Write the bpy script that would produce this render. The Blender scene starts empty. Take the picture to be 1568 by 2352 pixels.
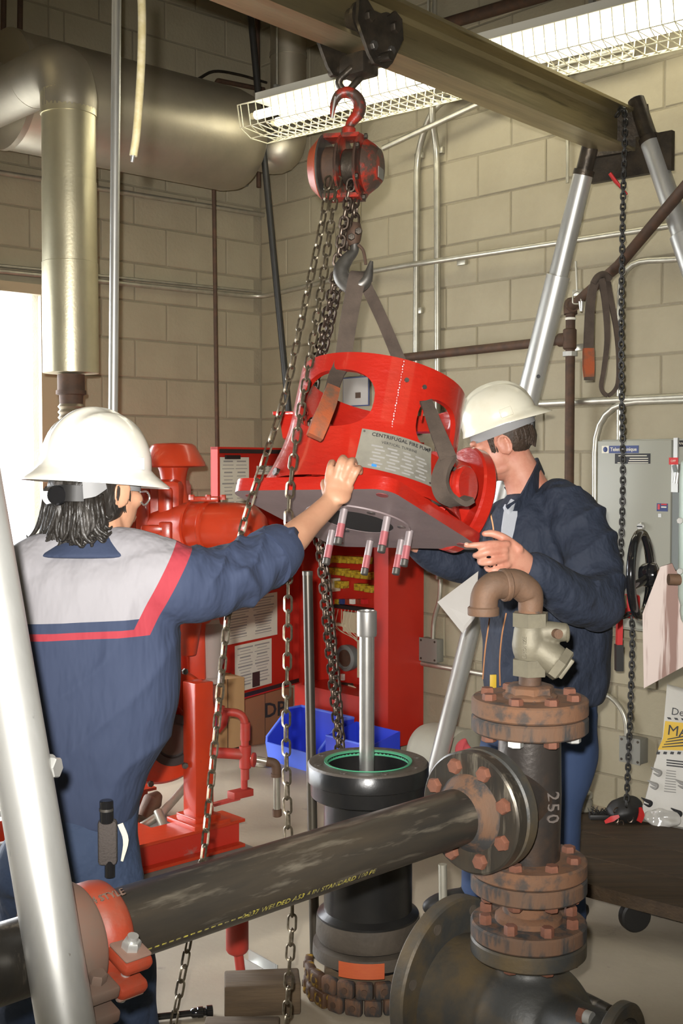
import bpy, bmesh, math, random
from mathutils import Vector, Matrix, noise as mnoise
random.seed(7)
V = Vector
PI = math.pi
# ---------------------------------------------------------------- camera
F = 2750.0                      # focal length in pixels of the 1568 x 2352 frame
CX, CY = 784.0, 1176.0
PITCH = math.radians(-2.37)
CAM = V((0, 0, 1.52))
scene = bpy.context.scene
COL = scene.collection
cam_data = bpy.data.cameras.new('camera')
cam_data.sensor_fit = 'VERTICAL'
cam_data.sensor_height = 36.0
cam_data.lens = F / 2352.0 * 36.0
cam_data.clip_start = 0.05
cam = bpy.data.objects.new('camera', cam_data)
cam.location = CAM
cam.rotation_euler = (PI / 2 + PITCH, 0, 0)
COL.objects.link(cam)
scene.camera = cam
# ---------------------------------------------------------------- world: white overcast daylight outside the door
world = bpy.data.worlds.new('daylight')
scene.world = world
world.use_nodes = True
bg = world.node_tree.nodes['Background']
bg.inputs[0].default_value = (0.93, 0.96, 1.0, 1)
bg.inputs[1].default_value = 12.0
# ---------------------------------------------------------------- lights
def light(name, kind, loc, energy, color, size=0.1, size_y=None, aim=None):
    d = bpy.data.lights.new(name, kind)
    d.energy = energy
    d.color = color
    if kind == 'AREA':
        d.shape = 'RECTANGLE'
        d.size = size
        d.size_y = size_y or size
    else:
        d.shadow_soft_size = size
    o = bpy.data.objects.new(name, d)
    o.location = loc
    if aim is not None:
        o.rotation_euler = (V(aim) - V(loc)).to_track_quat('-Z', 'Y').to_euler()
    COL.objects.link(o)
    return o
# the photographer's flash, just left of and above the lens
flash = light('camera_flash', 'SPOT', (-0.038, -0.01, 1.59), 820, (1.0, 0.97, 0.93), 0.018, aim=(0.15, 5.0, 1.35))
flash.data.spot_size = math.radians(62)
flash.data.spot_blend = 1.0
# fill lights added out of view, overhead in the rest of the room
for lx, ly in ((-1.4, 2.2), (1.9, 0.6), (-3.0, 4.2)):
    light('ceiling_fill_light', 'AREA', (lx, ly, 3.9), 3.5, (1.0, 0.84, 0.48), 2.4, 0.25, aim=(lx, ly, 0))
vs = scene.view_settings
vs.view_transform = 'Standard'
vs.look = 'None'
vs.gamma = 1.0
vs.use_curve_mapping = False
vs.exposure = 0.0

# ---------------------------------------------------------------- pixel -> place
_c, _s = math.cos(PITCH), math.sin(PITCH)
def ray(px, py):
    r = (px - CX) / F
    u = -(py - CY) / F
    return V((r, _c - _s * u, _s + _c * u))
def P(px, py, y):
    """the point seen at a pixel, y metres in front of the camera"""
    d = ray(px, py)
    return CAM + d * (y / d.y)
def S(y):
    return F / y            # pixels per metre at that distance
C0 = V((-0.468, 7.0, 0))                        # corner of the two block walls
RD = V((0.676, -0.737, 0)).normalized()         # along the right wall, towards the viewer
LD = V((-0.737, -0.676, 0)).normalized()        # along the left wall, towards the viewer
UP = V((0, 0, 1))
def on_plane(px, py, p0, n):
    d = ray(px, py)
    t = (p0 - CAM).dot(n) / d.dot(n)
    return CAM + d * t
def WR(px, py, off=0.0):
    return on_plane(px, py, C0 + LD * off, LD)
def WL(px, py, off=0.0):
    return on_plane(px, py, C0 + RD * off, RD)
def FL(px, py, z=0.0):
    return on_plane(px, py, V((0, 0, z)), UP)
def RM(r, l, z):
    return C0 + RD * r + LD * l + UP * z

# ---------------------------------------------------------------- materials
MATS = {}
def nodes_of(name):
    m = bpy.data.materials.new(name)
    m.use_nodes = True
    nt = m.node_tree
    b = nt.nodes['Principled BSDF']
    return m, nt, b
def mat(name, col, rough=0.5, metal=0.0, col2=None, scale=8.0, mix=(0.4, 0.7), col3=None, scale3=30.0, mix3=(0.55, 0.7),
        bump=0.0, bscale=60.0, coat=0.0, stretch=(1, 1, 1), rough2=None, emit=None, estr=0.0, trans=0.0, alpha=1.0, spec=None, bdist=0.01):
    if name in MATS:
        return MATS[name]
    m, nt, b = nodes_of(name)
    N, L = nt.nodes, nt.links
    b.inputs['Base Color'].default_value = (*col, 1)
    b.inputs['Roughness'].default_value = rough
    b.inputs['Metallic'].default_value = metal
    b.inputs['Coat Weight'].default_value = coat
    b.inputs['Coat Roughness'].default_value = 0.08
    if spec is not None:
        b.inputs['Specular IOR Level'].default_value = spec
    if trans:
        b.inputs['Transmission Weight'].default_value = trans
    if alpha < 1:
        b.inputs['Alpha'].default_value = alpha
    if emit:
        b.inputs['Emission Color'].default_value = (*emit, 1)
        b.inputs['Emission Strength'].default_value = estr
    tc = N.new('ShaderNodeTexCoord')
    mp = N.new('ShaderNodeMapping')
    mp.inputs['Scale'].default_value = stretch
    L.new(tc.outputs['Object'], mp.inputs['Vector'])
    cur = None
    def layer(c_from, c_to, sc, mx, seed):
        nz = N.new('ShaderNodeTexNoise')
        nz.inputs['Scale'].default_value = sc
        nz.inputs['Detail'].default_value = 5
        nz.inputs['Roughness'].default_value = 0.62
        nz.noise_dimensions = '4D'
        nz.inputs['W'].default_value = seed
        L.new(mp.outputs[0], nz.inputs['Vector'])
        rp = N.new('ShaderNodeMapRange')
        rp.inputs['From Min'].default_value = mx[0]
        rp.inputs['From Max'].default_value = mx[1]
        L.new(nz.outputs['Fac'], rp.inputs['Value'])
        mi = N.new('ShaderNodeMix')
        mi.data_type = 'RGBA'
        L.new(rp.outputs[0], mi.inputs['Factor'])
        if hasattr(c_from, 'is_output'):
            L.new(c_from, mi.inputs[6])
        else:
            mi.inputs[6].default_value = (*c_from, 1)
        mi.inputs[7].default_value = (*c_to, 1)
        return mi.outputs[2], rp.outputs[0]
    if col2:
        cur, f1 = layer(col, col2, scale, mix, 1.3)
        if rough2 is not None:
            mr = N.new('ShaderNodeMapRange')
            mr.inputs['To Min'].default_value = rough
            mr.inputs['To Max'].default_value = rough2
            L.new(f1, mr.inputs['Value'])
            L.new(mr.outputs[0], b.inputs['Roughness'])
    if col3:
        cur, _ = layer(cur if cur else col, col3, scale3, mix3, 5.7)
    if cur:
        L.new(cur, b.inputs['Base Color'])
    if bump:
        nz = N.new('ShaderNodeTexNoise')
        nz.inputs['Scale'].default_value = bscale
        nz.inputs['Detail'].default_value = 4
        L.new(mp.outputs[0], nz.inputs['Vector'])
        bp = N.new('ShaderNodeBump')
        bp.inputs['Strength'].default_value = bump
        bp.inputs['Distance'].default_value = bdist
        L.new(nz.outputs['Fac'], bp.inputs['Height'])
        L.new(bp.outputs[0], b.inputs['Normal'])
    MATS[name] = m
    return m
def lin(r, g, b):
    f = lambda c: (c / 255.0 / 12.92) if c <= 10 else ((c / 255.0 + 0.055) / 1.055) ** 2.4
    return (f(r), f(g), f(b))
M = {}
M['block'] = mat('painted_block', (0.345, 0.305, 0.21), 0.85, col2=(0.30, 0.262, 0.178), scale=3.0, bump=0.55, bscale=55, col3=(0.22, 0.18, 0.12), scale3=70, mix3=(0.68, 0.76), bdist=0.004)
M['mortar'] = mat('mortar', (0.235, 0.205, 0.14), 0.9, bump=0.4, bscale=80, col2=(0.30, 0.26, 0.18), scale=5)
M['plain_wall'] = mat('plain_wall', (0.38, 0.33, 0.22), 0.9)
M['ceiling'] = mat('ceiling_paint', (0.30, 0.28, 0.23), 0.9)
M['floor'] = mat('concrete_floor', (0.43, 0.37, 0.275), 0.72, col2=(0.32, 0.27, 0.20), scale=1.6, col3=(0.16, 0.14, 0.12), scale3=9, mix3=(0.66, 0.78), bump=0.1, bscale=40, rough2=0.5)
M['plinth'] = mat('plinth_concrete', (0.22, 0.22, 0.20), 0.85, col2=(0.16, 0.16, 0.145), scale=4, bump=0.3, bscale=50, bdist=0.004)
M['red'] = mat('red_paint', (0.43, 0.017, 0.008), 0.33, coat=0.45, col2=(0.34, 0.011, 0.006), scale=5, bump=0.30, bscale=34, bdist=0.006, stretch=(1, 1, 2.2))
M['red_panel'] = mat('red_panel_paint', (0.50, 0.024, 0.012), 0.42, col2=(0.43, 0.019, 0.010), scale=3)
M['red_engine'] = mat('red_engine_paint', (0.52, 0.044, 0.012), 0.30, coat=0.3, col2=(0.42, 0.036, 0.013), scale=4, col3=(0.24, 0.05, 0.03), scale3=16, mix3=(0.64, 0.76), bump=0.08, bscale=30)
M['red_dusty'] = mat('red_dusty_paint', (0.40, 0.035, 0.022), 0.55, col2=(0.33, 0.07, 0.045), scale=12)
M['primer'] = mat('grey_primer_face', (0.24, 0.185, 0.185), 0.55, col2=(0.19, 0.15, 0.15), scale=8, bump=0.06, bscale=60)
M['steel'] = mat('bright_steel', (0.62, 0.61, 0.57), 0.26, 0.85, col2=(0.50, 0.49, 0.46), scale=12)
M['galv'] = mat('galvanised', (0.60, 0.60, 0.57), 0.38, 0.68, col2=(0.47, 0.47, 0.44), scale=14, stretch=(1, 1, 0.25), col3=(0.25, 0.25, 0.24), scale3=60, mix3=(0.66, 0.75))
M['conduit'] = mat('galvanised_conduit', (0.50, 0.48, 0.40), 0.38, 0.7, col2=(0.40, 0.38, 0.31), scale=20)
M['alu'] = mat('aluminium_jacket', (0.72, 0.67, 0.48), 0.34, 0.86, col2=(0.64, 0.59, 0.41), scale=6, bump=0.05, bscale=90, rough2=0.44)
M['dullalu'] = mat('dull_aluminium_jacket', (0.50, 0.46, 0.37), 0.46, 0.85, col2=(0.42, 0.385, 0.31), scale=5, bump=0.04, bscale=60)
M['beam'] = mat('beam_steel', (0.62, 0.54, 0.33), 0.33, 0.95, col2=(0.40, 0.345, 0.21), scale=9, stretch=(2, 2, 0.12), col3=(0.11, 0.09, 0.06), scale3=16, mix3=(0.60, 0.74), rough2=0.55, bump=0.06, bscale=50)
M['darksteel'] = mat('dark_oily_steel', (0.045, 0.038, 0.030), 0.42, 0.6, col2=(0.09, 0.07, 0.05), scale=18, bump=0.15, bscale=80)
M['chain'] = mat('chain_steel', (0.22, 0.185, 0.13), 0.36, 0.85, col2=(0.11, 0.088, 0.06), scale=40, mix=(0.45, 0.65))
M['darkchain'] = mat('dark_chain_steel', (0.14, 0.105, 0.08), 0.36, 0.8, col2=(0.055, 0.04, 0.03), scale=40, mix=(0.4, 0.65))
M['rust'] = mat('rusty_iron', (0.150, 0.072, 0.036), 0.85, 0.1, col2=(0.115, 0.068, 0.041), scale=11, col3=(0.055, 0.042, 0.034), scale3=26, mix3=(0.50, 0.64), bump=0.35, bscale=90, bdist=0.003)
M['rustflange'] = mat('rusty_flange', (0.130, 0.066, 0.035), 0.85, 0.1, col2=(0.098, 0.060, 0.038), scale=12, stretch=(1.6, 1.6, 0.5), col3=(0.036, 0.034, 0.032), scale3=17, mix3=(0.46, 0.57), bump=0.35, bscale=90, bdist=0.003)
M['rustbolt'] = mat('rusty_bolt', (0.165, 0.062, 0.034), 0.8, 0.1, col2=(0.11, 0.047, 0.028), scale=40, bump=0.3, bscale=120, bdist=0.002)
M['rustpipe'] = mat('brown_rust_pipe', (0.072, 0.044, 0.029), 0.7, 0.3, col2=(0.115, 0.060, 0.034), scale=24, bump=0.1)
M['elbow'] = mat('rust_film_fitting', (0.135, 0.074, 0.042), 0.7, 0.2, col2=(0.092, 0.058, 0.038), scale=14, bump=0.3, bscale=110, bdist=0.003)
M['bronze'] = mat('grey_bronze', (0.165, 0.148, 0.102), 0.6, 0.3, col2=(0.125, 0.112, 0.080), scale=14, bump=0.15, bscale=120, bdist=0.003)
M['blackiron'] = mat('black_mill_iron', (0.044, 0.040, 0.034), 0.34, 0.5, col2=(0.085, 0.068, 0.048), scale=9, stretch=(1.6, 1.6, 0.22), col3=(0.24, 0.21, 0.16), scale3=20, mix3=(0.54, 0.70), bump=0.10, bscale=70, bdist=0.004)
M['tee'] = mat('tee_iron', (0.050, 0.043, 0.038), 0.36, 0.5, col2=(0.105, 0.066, 0.044), scale=7, mix=(0.48, 0.66), bump=0.2, bscale=80, bdist=0.004)
M['casting'] = mat('dark_casting', (0.050, 0.050, 0.046), 0.5, 0.3, col2=(0.11, 0.08, 0.042), scale=7, mix=(0.40, 0.62), bump=0.25, bscale=70, bdist=0.004)
M['blackpaint'] = mat('black_gloss_coating', (0.010, 0.010, 0.010), 0.28, col2=(0.016, 0.015, 0.014), scale=8, bump=0.12, bscale=30, bdist=0.006)
M['blackflange'] = mat('black_dull_flange', (0.060, 0.049, 0.038), 0.5, col2=(0.095, 0.078, 0.06), scale=9, bump=0.15, bscale=80)
M['rubber'] = mat('black_rubber', (0.018, 0.017, 0.016), 0.5)
M['blackgloss'] = mat('black_enamel', (0.010, 0.010, 0.011), 0.12, coat=0.6)
M['green'] = mat('green_lining', (0.06, 0.30, 0.16), 0.4)
M['hat'] = mat('white_hat_shell', (0.80, 0.78, 0.70), 0.24, coat=0.25, col2=(0.74, 0.71, 0.60), scale=6)
M['hat2'] = mat('aged_white_hat_shell', (0.72, 0.69, 0.56), 0.30, coat=0.2, col2=(0.62, 0.57, 0.42), scale=9, mix=(0.5, 0.75))
M['webbing'] = mat('grey_suspension', (0.26, 0.26, 0.26), 0.7)
M['skin'] = mat('skin', (0.50, 0.27, 0.165), 0.5, col2=(0.45, 0.225, 0.135), scale=16, bump=0.15, bscale=120, bdist=0.002)
M['skin_red'] = mat('ruddy_skin', (0.56, 0.27, 0.185), 0.5, col2=(0.48, 0.19, 0.125), scale=18, mix=(0.42, 0.66), bump=0.25, bscale=110, bdist=0.002)
M['nail'] = mat('finger_nail', (0.55, 0.34, 0.25), 0.35)
M['hair'] = mat('dark_greying_hair', (0.020, 0.017, 0.014), 0.42, col2=(0.13, 0.12, 0.11), scale=22, stretch=(1, 1, 0.3), mix=(0.56, 0.74), bump=0.6, bscale=60, bdist=0.01)
M['hairb'] = mat('dark_brown_hair', (0.035, 0.022, 0.014), 0.6, col2=(0.07, 0.045, 0.03), scale=50, bump=0.6, bscale=120, bdist=0.006)
M['denim'] = mat('navy_work_trousers', (0.031, 0.050, 0.098), 0.85, col2=(0.024, 0.040, 0.080), scale=6, bump=0.7, bscale=9, bdist=0.04)
M['jacket'] = mat('dark_navy_jacket', (0.016, 0.023, 0.042), 0.8, col2=(0.022, 0.030, 0.052), scale=5, bump=0.8, bscale=9, bdist=0.05, stretch=(1, 1, 0.7))
M['jeans'] = mat('dark_blue_jeans', (0.028, 0.052, 0.12), 0.85, bump=0.2, bscale=30)
M['undershirt'] = mat('pale_blue_shirt', (0.44, 0.46, 0.50), 0.8, bump=0.2, bscale=30)
M['strap'] = mat('brown_sling_webbing', (0.082, 0.060, 0.045), 0.9, col2=(0.056, 0.041, 0.031), scale=20, bump=0.35, bscale=180, bdist=0.003)
M['strap2'] = mat('sling_wear_sleeve', (0.34, 0.075, 0.022), 0.85, col2=(0.13, 0.075, 0.045), scale=16, mix=(0.42, 0.62), bump=0.3, bscale=150, bdist=0.003)
M['cabinet'] = mat('grey_cabinet_paint', (0.315, 0.315, 0.262), 0.45)
M['cabinet2'] = mat('blue_grey_cabinet_paint', (0.16, 0.175, 0.165), 0.45)
M['boxgrey'] = mat('grey_junction_box', (0.235, 0.23, 0.20), 0.5, 0.2)
M['paper'] = mat('white_paper', (0.66, 0.63, 0.52), 0.8)
M['sheet'] = mat('grey_white_card', (0.42, 0.40, 0.37), 0.6, col2=(0.36, 0.34, 0.31), scale=4)
M['ink'] = mat('black_ink', (0.02, 0.02, 0.022), 0.6)
M['greyink'] = mat('grey_print', (0.30, 0.29, 0.27), 0.7)
M['plate'] = mat('nameplate_metal', (0.42, 0.40, 0.33), 0.36, 0.45, col2=(0.30, 0.285, 0.24), scale=14)
M['blue'] = mat('blue_plastic', (0.028, 0.055, 0.60), 0.38)
M['bluerim'] = mat('pale_blue_plastic', (0.11, 0.19, 0.80), 0.38)
M['card'] = mat('brown_cardboard', (0.215, 0.10, 0.045), 0.85, col2=(0.19, 0.088, 0.04), scale=5)
M['card2'] = mat('tan_cardboard', (0.40, 0.24, 0.105), 0.85)
M['wood'] = mat('weathered_timber', (0.115, 0.077, 0.042), 0.85, col2=(0.066, 0.044, 0.025), scale=6, stretch=(0.6, 6, 6), bump=0.4, bscale=18, bdist=0.006)
M['darkplank'] = mat('dark_oiled_plank', (0.060, 0.036, 0.016), 0.75, col2=(0.035, 0.021, 0.010), scale=5, stretch=(0.5, 9, 9), col3=(0.16, 0.085, 0.03), scale3=14, mix3=(0.64, 0.74), bump=0.5, bscale=14, bdist=0.006)
M['orange'] = mat('orange_coupling_paint', (0.27, 0.036, 0.013), 0.55, col2=(0.19, 0.062, 0.036), scale=14, mix=(0.48, 0.7), bump=0.1)
M['dustcoup'] = mat('dusty_coupling_face', (0.125, 0.085, 0.062), 0.8, col2=(0.15, 0.078, 0.052), scale=16)
M['yellow'] = mat('yellow_relay', (0.50, 0.36, 0.03), 0.4, col2=(0.24, 0.15, 0.02), scale=60, mix=(0.5, 0.6))
M['yellowpaint'] = mat('yellow_chipped_paint', (0.55, 0.33, 0.02), 0.5, col2=(0.07, 0.035, 0.018), scale=30, mix=(0.34, 0.46))
M['cream'] = mat('cream_plastic', (0.60, 0.55, 0.38), 0.5)
M['white'] = mat('white_enamel', (0.78, 0.76, 0.66), 0.35)
M['guard'] = mat('white_wire_guard', (0.78, 0.74, 0.55), 0.4)
M['tube'] = mat('fluorescent_tube', (1, 1, 1), 0.4, emit=(1.0, 0.955, 0.78), estr=8.0)
M['mint'] = mat('mint_enamel', (0.50, 0.60, 0.53), 0.35)
M['board'] = mat('pinkish_white_board', (0.52, 0.43, 0.39), 0.7, col2=(0.22, 0.13, 0.105), scale=2.6, stretch=(7, 7, 0.45), mix=(0.52, 0.60), col3=(0.22, 0.13, 0.10), scale3=8, mix3=(0.62, 0.74))
M['tank'] = mat('grey_beige_tank', (0.34, 0.32, 0.25), 0.55, col2=(0.29, 0.27, 0.21), scale=6)
M['pink'] = mat('red_shop_rag', (0.55, 0.08, 0.09), 0.85, bump=0.5, bscale=40)
M['glass'] = mat('clear_glass', (0.9, 0.92, 0.9), 0.05, trans=1.0)
M['hoist'] = mat('worn_red_hoist', (0.34, 0.024, 0.011), 0.4, col2=(0.06, 0.036, 0.026), scale=16, mix=(0.43, 0.53), bump=0.15, bscale=80)
M['hoist2'] = mat('orange_red_hoist_cover', (0.36, 0.052, 0.014), 0.4, col2=(0.25, 0.075, 0.03), scale=12, mix=(0.48, 0.62), bump=0.1)
M['hook'] = mat('hook_steel', (0.15, 0.14, 0.125), 0.42, 0.7, col2=(0.09, 0.085, 0.075), scale=30)
M['sack'] = mat('white_paper_sack', (0.62, 0.60, 0.55), 0.6, bump=0.3, bscale=14, bdist=0.02)
M['sackyellow'] = mat('yellow_print', (0.70, 0.44, 0.02), 0.55)
M['plastic'] = mat('clear_wrap', (0.75, 0.73, 0.68), 0.15, trans=0.35)
M['bluetape'] = mat('blue_label', (0.03, 0.05, 0.16), 0.5)
M['redlabel'] = mat('red_label', (0.55, 0.02, 0.02), 0.5)
M['fabric_tape'] = mat('red_tape', (0.5, 0.05, 0.03), 0.6)
M['hosep'] = mat('yellowed_hose', (0.40, 0.335, 0.17), 0.4, col2=(0.50, 0.44, 0.28), scale=60)
M['blackrod'] = mat('black_rod', (0.022, 0.021, 0.019), 0.5)
M['truck'] = mat('pale_vehicle', (0.75, 0.76, 0.76), 0.6)
M['truckglass'] = mat('vehicle_window', (0.30, 0.33, 0.28), 0.5)
M['asphalt'] = mat('pale_yard', (0.60, 0.60, 0.58), 0.9)
# ---------------------------------------------------------------- mesh builder
def frame(z, xh=None):
    z = V(z).normalized()
    if xh is None:
        xh = V((0, 0, 1)) if abs(z.z) < 0.95 else V((1, 0, 0))
    x = V(xh) - z * V(xh).dot(z)
    if x.length < 1e-6:
        x = z.orthogonal()
    x.normalize()
    return x, z.cross(x).normalized(), z
def mx(o, z=(0, 0, 1), xh=None):
    x, y, zz = frame(z, xh)
    m = Matrix((x, y, zz)).transposed().to_4x4()
    m.translation = V(o)
    return m
class MB:
    def __init__(self):
        self.v = []
        self.f = []
    def add(self, vs, fs):
        k = len(self.v)
        self.v += [V(p) for p in vs]
        self.f += [tuple(i + k for i in q) for q in fs]
        return self
    def box(self, m, sx, sy, sz, bev=0.0):
        """box centred on matrix m (or a point)"""
        if not isinstance(m, Matrix):
            m = Matrix.Translation(V(m))
        hx, hy, hz = sx / 2, sy / 2, sz / 2
        if bev <= 0:
            vs = [m @ V((a * hx, b * hy, c * hz)) for a in (-1, 1) for b in (-1, 1) for c in (-1, 1)]
            return self.add(vs, [(0, 1, 3, 2), (4, 6, 7, 5), (0, 4, 5, 1), (2, 3, 7, 6), (0, 2, 6, 4), (1, 5, 7, 3)])
        bm = bmesh.new()
        bmesh.ops.create_cube(bm, size=1.0)
        for q in bm.verts:
            q.co = V((q.co.x * sx, q.co.y * sy, q.co.z * sz))
        bmesh.ops.bevel(bm, geom=list(bm.edges), offset=bev, segments=2, affect='EDGES', profile=0.5)
        bm.verts.index_update()
        self.add([m @ q.co for q in bm.verts], [tuple(q.index for q in fc.verts) for fc in bm.faces])
        bm.free()
        return self
    def bar(self, a, b, w, h, up=None, bev=0.0):
        a, b = V(a), V(b)
        m = mx((a + b) / 2, b - a, up)
        return self.box(m, h, w, (b - a).length, bev)
    def lathe(self, m, prof, n=32, a0=0.0, a1=2 * PI, caps=True):
        """prof: (radius, height) list turned about m's z axis"""
        full = abs(a1 - a0 - 2 * PI) < 1e-6
        k0 = len(self.v)
        cols = n if full else n + 1
        for r, z in prof:
            for i in range(cols):
                a = a0 + (a1 - a0) * i / n
                self.v.append(m @ V((r * math.cos(a), r * math.sin(a), z)))
        for j in range(len(prof) - 1):
            for i in range(n):
                i2 = (i + 1) % cols if full else i + 1
                self.f.append((k0 + j * cols + i, k0 + j * cols + i2, k0 + (j + 1) * cols + i2, k0 + (j + 1) * cols + i))
        if caps and full:
            if prof[0][0] > 1e-5:
                self.f.append(tuple(k0 + i for i in reversed(range(n))))
            if prof[-1][0] > 1e-5:
                kk = k0 + (len(prof) - 1) * cols
                self.f.append(tuple(kk + i for i in range(n)))
        return self
    def cyl(self, a, b, r0, r1=None, n=20, bev=0.0):
        a, b = V(a), V(b)
        r1 = r0 if r1 is None else r1
        h = (b - a).length
        if bev:
            pr = [(r0 - bev, 0), (r0, bev), (r1, h - bev), (r1 - bev, h)]
        else:
            pr = [(r0, 0), (r1, h)]
        return self.lathe(mx(a, b - a), pr, n)
    def ring(self, m, prof, n=36):
        """closed profile turned into a ring"""
        return self.lathe(m, list(prof) + [prof[0]], n, caps=False)
    def tube(self, pts, rad, n=10, caps=True, up=None, flat=None, closed=False):
        """tube along points; rad number / list / list of (rx, ry)"""
        pts = [V(p) for p in pts]
        k0 = len(self.v)
        N_ = len(pts)
        prevx = V(up) if up is not None else None
        for i, p in enumerate(pts):
            if closed:
                t = pts[(i + 1) % N_] - pts[i - 1]
            else:
                t = pts[min(i + 1, N_ - 1)] - pts[max(i - 1, 0)]
            x, y, z = frame(t, prevx)
            prevx = x
            r = rad[i] if isinstance(rad, (list, tuple)) else rad
            rx, ry = r if isinstance(r, (list, tuple)) else (r, r)
            for j in range(n):
                a = 2 * PI * j / n
                self.v.append(p + x * (rx * math.cos(a)) + y * (ry * math.sin(a)))
        last = N_ if closed else N_ - 1
        for i in range(last):
            i2 = (i + 1) % N_
            for j in range(n):
                j2 = (j + 1) % n
                self.f.append((k0 + i * n + j, k0 + i * n + j2, k0 + i2 * n + j2, k0 + i2 * n + j))
        if caps and not closed:
            self.f.append(tuple(k0 + j for j in reversed(range(n))))
            self.f.append(tuple(k0 + (N_ - 1) * n + j for j in range(n)))
        return self
    def ball(self, m, rx, ry, rz, n=20, k=12):
        if not isinstance(m, Matrix):
            m = Matrix.Translation(V(m))
        m = m @ Matrix.Diagonal((rx, ry, rz, 1))
        prof = [(math.sin(PI * j / k), -math.cos(PI * j / k)) for j in range(k + 1)]
        prof[0] = (0.0005, -1)
        prof[-1] = (0.0005, 1)
        return self.lathe(m, prof, n)
    def prism(self, m, poly, h, z0=0.0):
        n = len(poly)
        vs = [m @ V((x, y, z0)) for x, y in poly] + [m @ V((x, y, z0 + h)) for x, y in poly]
        fs = [tuple(reversed(range(n))), tuple(range(n, 2 * n))]
        fs += [(i, (i + 1) % n, n + (i + 1) % n, n + i) for i in range(n)]
        return self.add(vs, fs)
    def hexnut(self, a, d, r, h, rot=0.0, chamfer=0.0):
        m = mx(a, d)
        c = chamfer
        if not c:
            return self.prism(m, [(r * math.cos(PI / 3 * i + rot), r * math.sin(PI / 3 * i + rot)) for i in range(6)], h)
        rr = [(r, 0), (r, h - c), (r * 0.86, h)]
        k0 = len(self.v)
        for q, z in rr:
            for i in range(6):
                self.v.append(m @ V((q * math.cos(PI / 3 * i + rot), q * math.sin(PI / 3 * i + rot), z)))
        self.f.append(tuple(k0 + i for i in reversed(range(6))))
        for j in range(2):
            for i in range(6):
                i2 = (i + 1) % 6
                self.f.append((k0 + j * 6 + i, k0 + j * 6 + i2, k0 + j * 6 + 6 + i2, k0 + j * 6 + 6 + i))
        self.f.append(tuple(k0 + 12 + i for i in range(6)))
        return self
    def strip(self, pts, widths, w_dirs, th):
        """flat band: points along it, width, width direction per point, thickness"""
        pts = [V(p) for p in pts]
        k0 = len(self.v)
        N_ = len(pts)
        for i, p in enumerate(pts):
            t = (pts[min(i + 1, N_ - 1)] - pts[max(i - 1, 0)]).normalized()
            wd = V(w_dirs[i] if isinstance(w_dirs, list) else w_dirs)
            wd = (wd - t * wd.dot(t)).normalized()
            nn = t.cross(wd)
            w = (widths[i] if isinstance(widths, (list, tuple)) else widths) / 2
            for a, b in ((-1, -1), (1, -1), (1, 1), (-1, 1)):
                self.v.append(p + wd * (a * w) + nn * (b * th / 2))
        for i in range(N_ - 1):
            for j in range(4):
                j2 = (j + 1) % 4
                self.f.append((k0 + i * 4 + j, k0 + i * 4 + j2, k0 + i * 4 + 4 + j2, k0 + i * 4 + 4 + j))
        self.f.append((k0 + 3, k0 + 2, k0 + 1, k0))
        e = k0 + (N_ - 1) * 4
        self.f.append((e, e + 1, e + 2, e + 3))
        return self
    def mesh(self, name, smooth=40, origin=None):
        me = bpy.data.meshes.new(name)
        o = V(origin) if origin is not None else V((0, 0, 0))
        me.from_pydata([tuple(p - o) for p in self.v], [], self.f)
        me.validate()
        bm = bmesh.new()
        bm.from_mesh(me)
        bmesh.ops.recalc_face_normals(bm, faces=list(bm.faces))
        bm.to_mesh(me)
        bm.free()
        if smooth:
            me.polygons.foreach_set('use_smooth', [True] * len(me.polygons))
            me.set_sharp_from_angle(angle=math.radians(smooth))
        me.update()
        return me
    def centre(self):
        lo = [min(p[i] for p in self.v) for i in range(3)]
        hi = [max(p[i] for p in self.v) for i in range(3)]
        return V([(a + b) / 2 for a, b in zip(lo, hi)])
    def build(self, name, m, parent=None, smooth=40, label=None):
        c = self.centre()
        me = self.mesh(name, smooth, c)
        return put(name, me, m, c, parent, label)
WORLD = {}
def put(name, me, m, loc, parent=None, label=None, rot=None):
    """link a mesh; rot: a 4x4 / 3x3 rotation matrix in world space"""
    if m is not None and len(me.materials) == 0:
        me.materials.append(M[m] if isinstance(m, str) else m)
    o = bpy.data.objects.new(name, me)
    COL.objects.link(o)
    w = Matrix.Translation(V(loc))
    if rot is not None:
        w = w @ rot.to_4x4()
    set_world(o, w, parent)
    if label:
        o['label'] = label
    return o
def set_world(o, w, parent=None):
    if parent is not None:
        o.parent = parent
        o.matrix_basis = WORLD[parent.name].inverted() @ w
    else:
        o.matrix_basis = w
    WORLD[o.name] = w
def thing(name, loc, label, cat, group=None):
    o = bpy.data.objects.new(name, None)
    COL.objects.link(o)
    o.empty_display_size = 0.05
    set_world(o, Matrix.Translation(V(loc)))
    return tag(o, label, cat, group)
def tag(o, label, cat, group=None, kind=None):
    if label:
        o['label'] = label
    if cat:
        o['category'] = cat
    if group:
        o['group'] = group
    if kind:
        o['kind'] = kind
    return o
def struct(o):
    o['kind'] = 'structure'
    return o
def curve(pts, n=8):
    """Catmull-Rom through points"""
    pts = [V(p) for p in pts]
    out = []
    for i in range(len(pts) - 1):
        p0 = pts[i - 1] if i else pts[0] * 2 - pts[1]
        p1, p2 = pts[i], pts[i + 1]
        p3 = pts[i + 2] if i + 2 < len(pts) else pts[-1] * 2 - pts[-2]
        for k in range(n):
            t = k / n
            out.append(0.5 * ((2 * p1) + (p2 - p0) * t + (2 * p0 - 5 * p1 + 4 * p2 - p3) * t * t + (3 * p1 - p0 - 3 * p2 + p3) * t ** 3))
    out.append(pts[-1])
    return out
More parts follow.
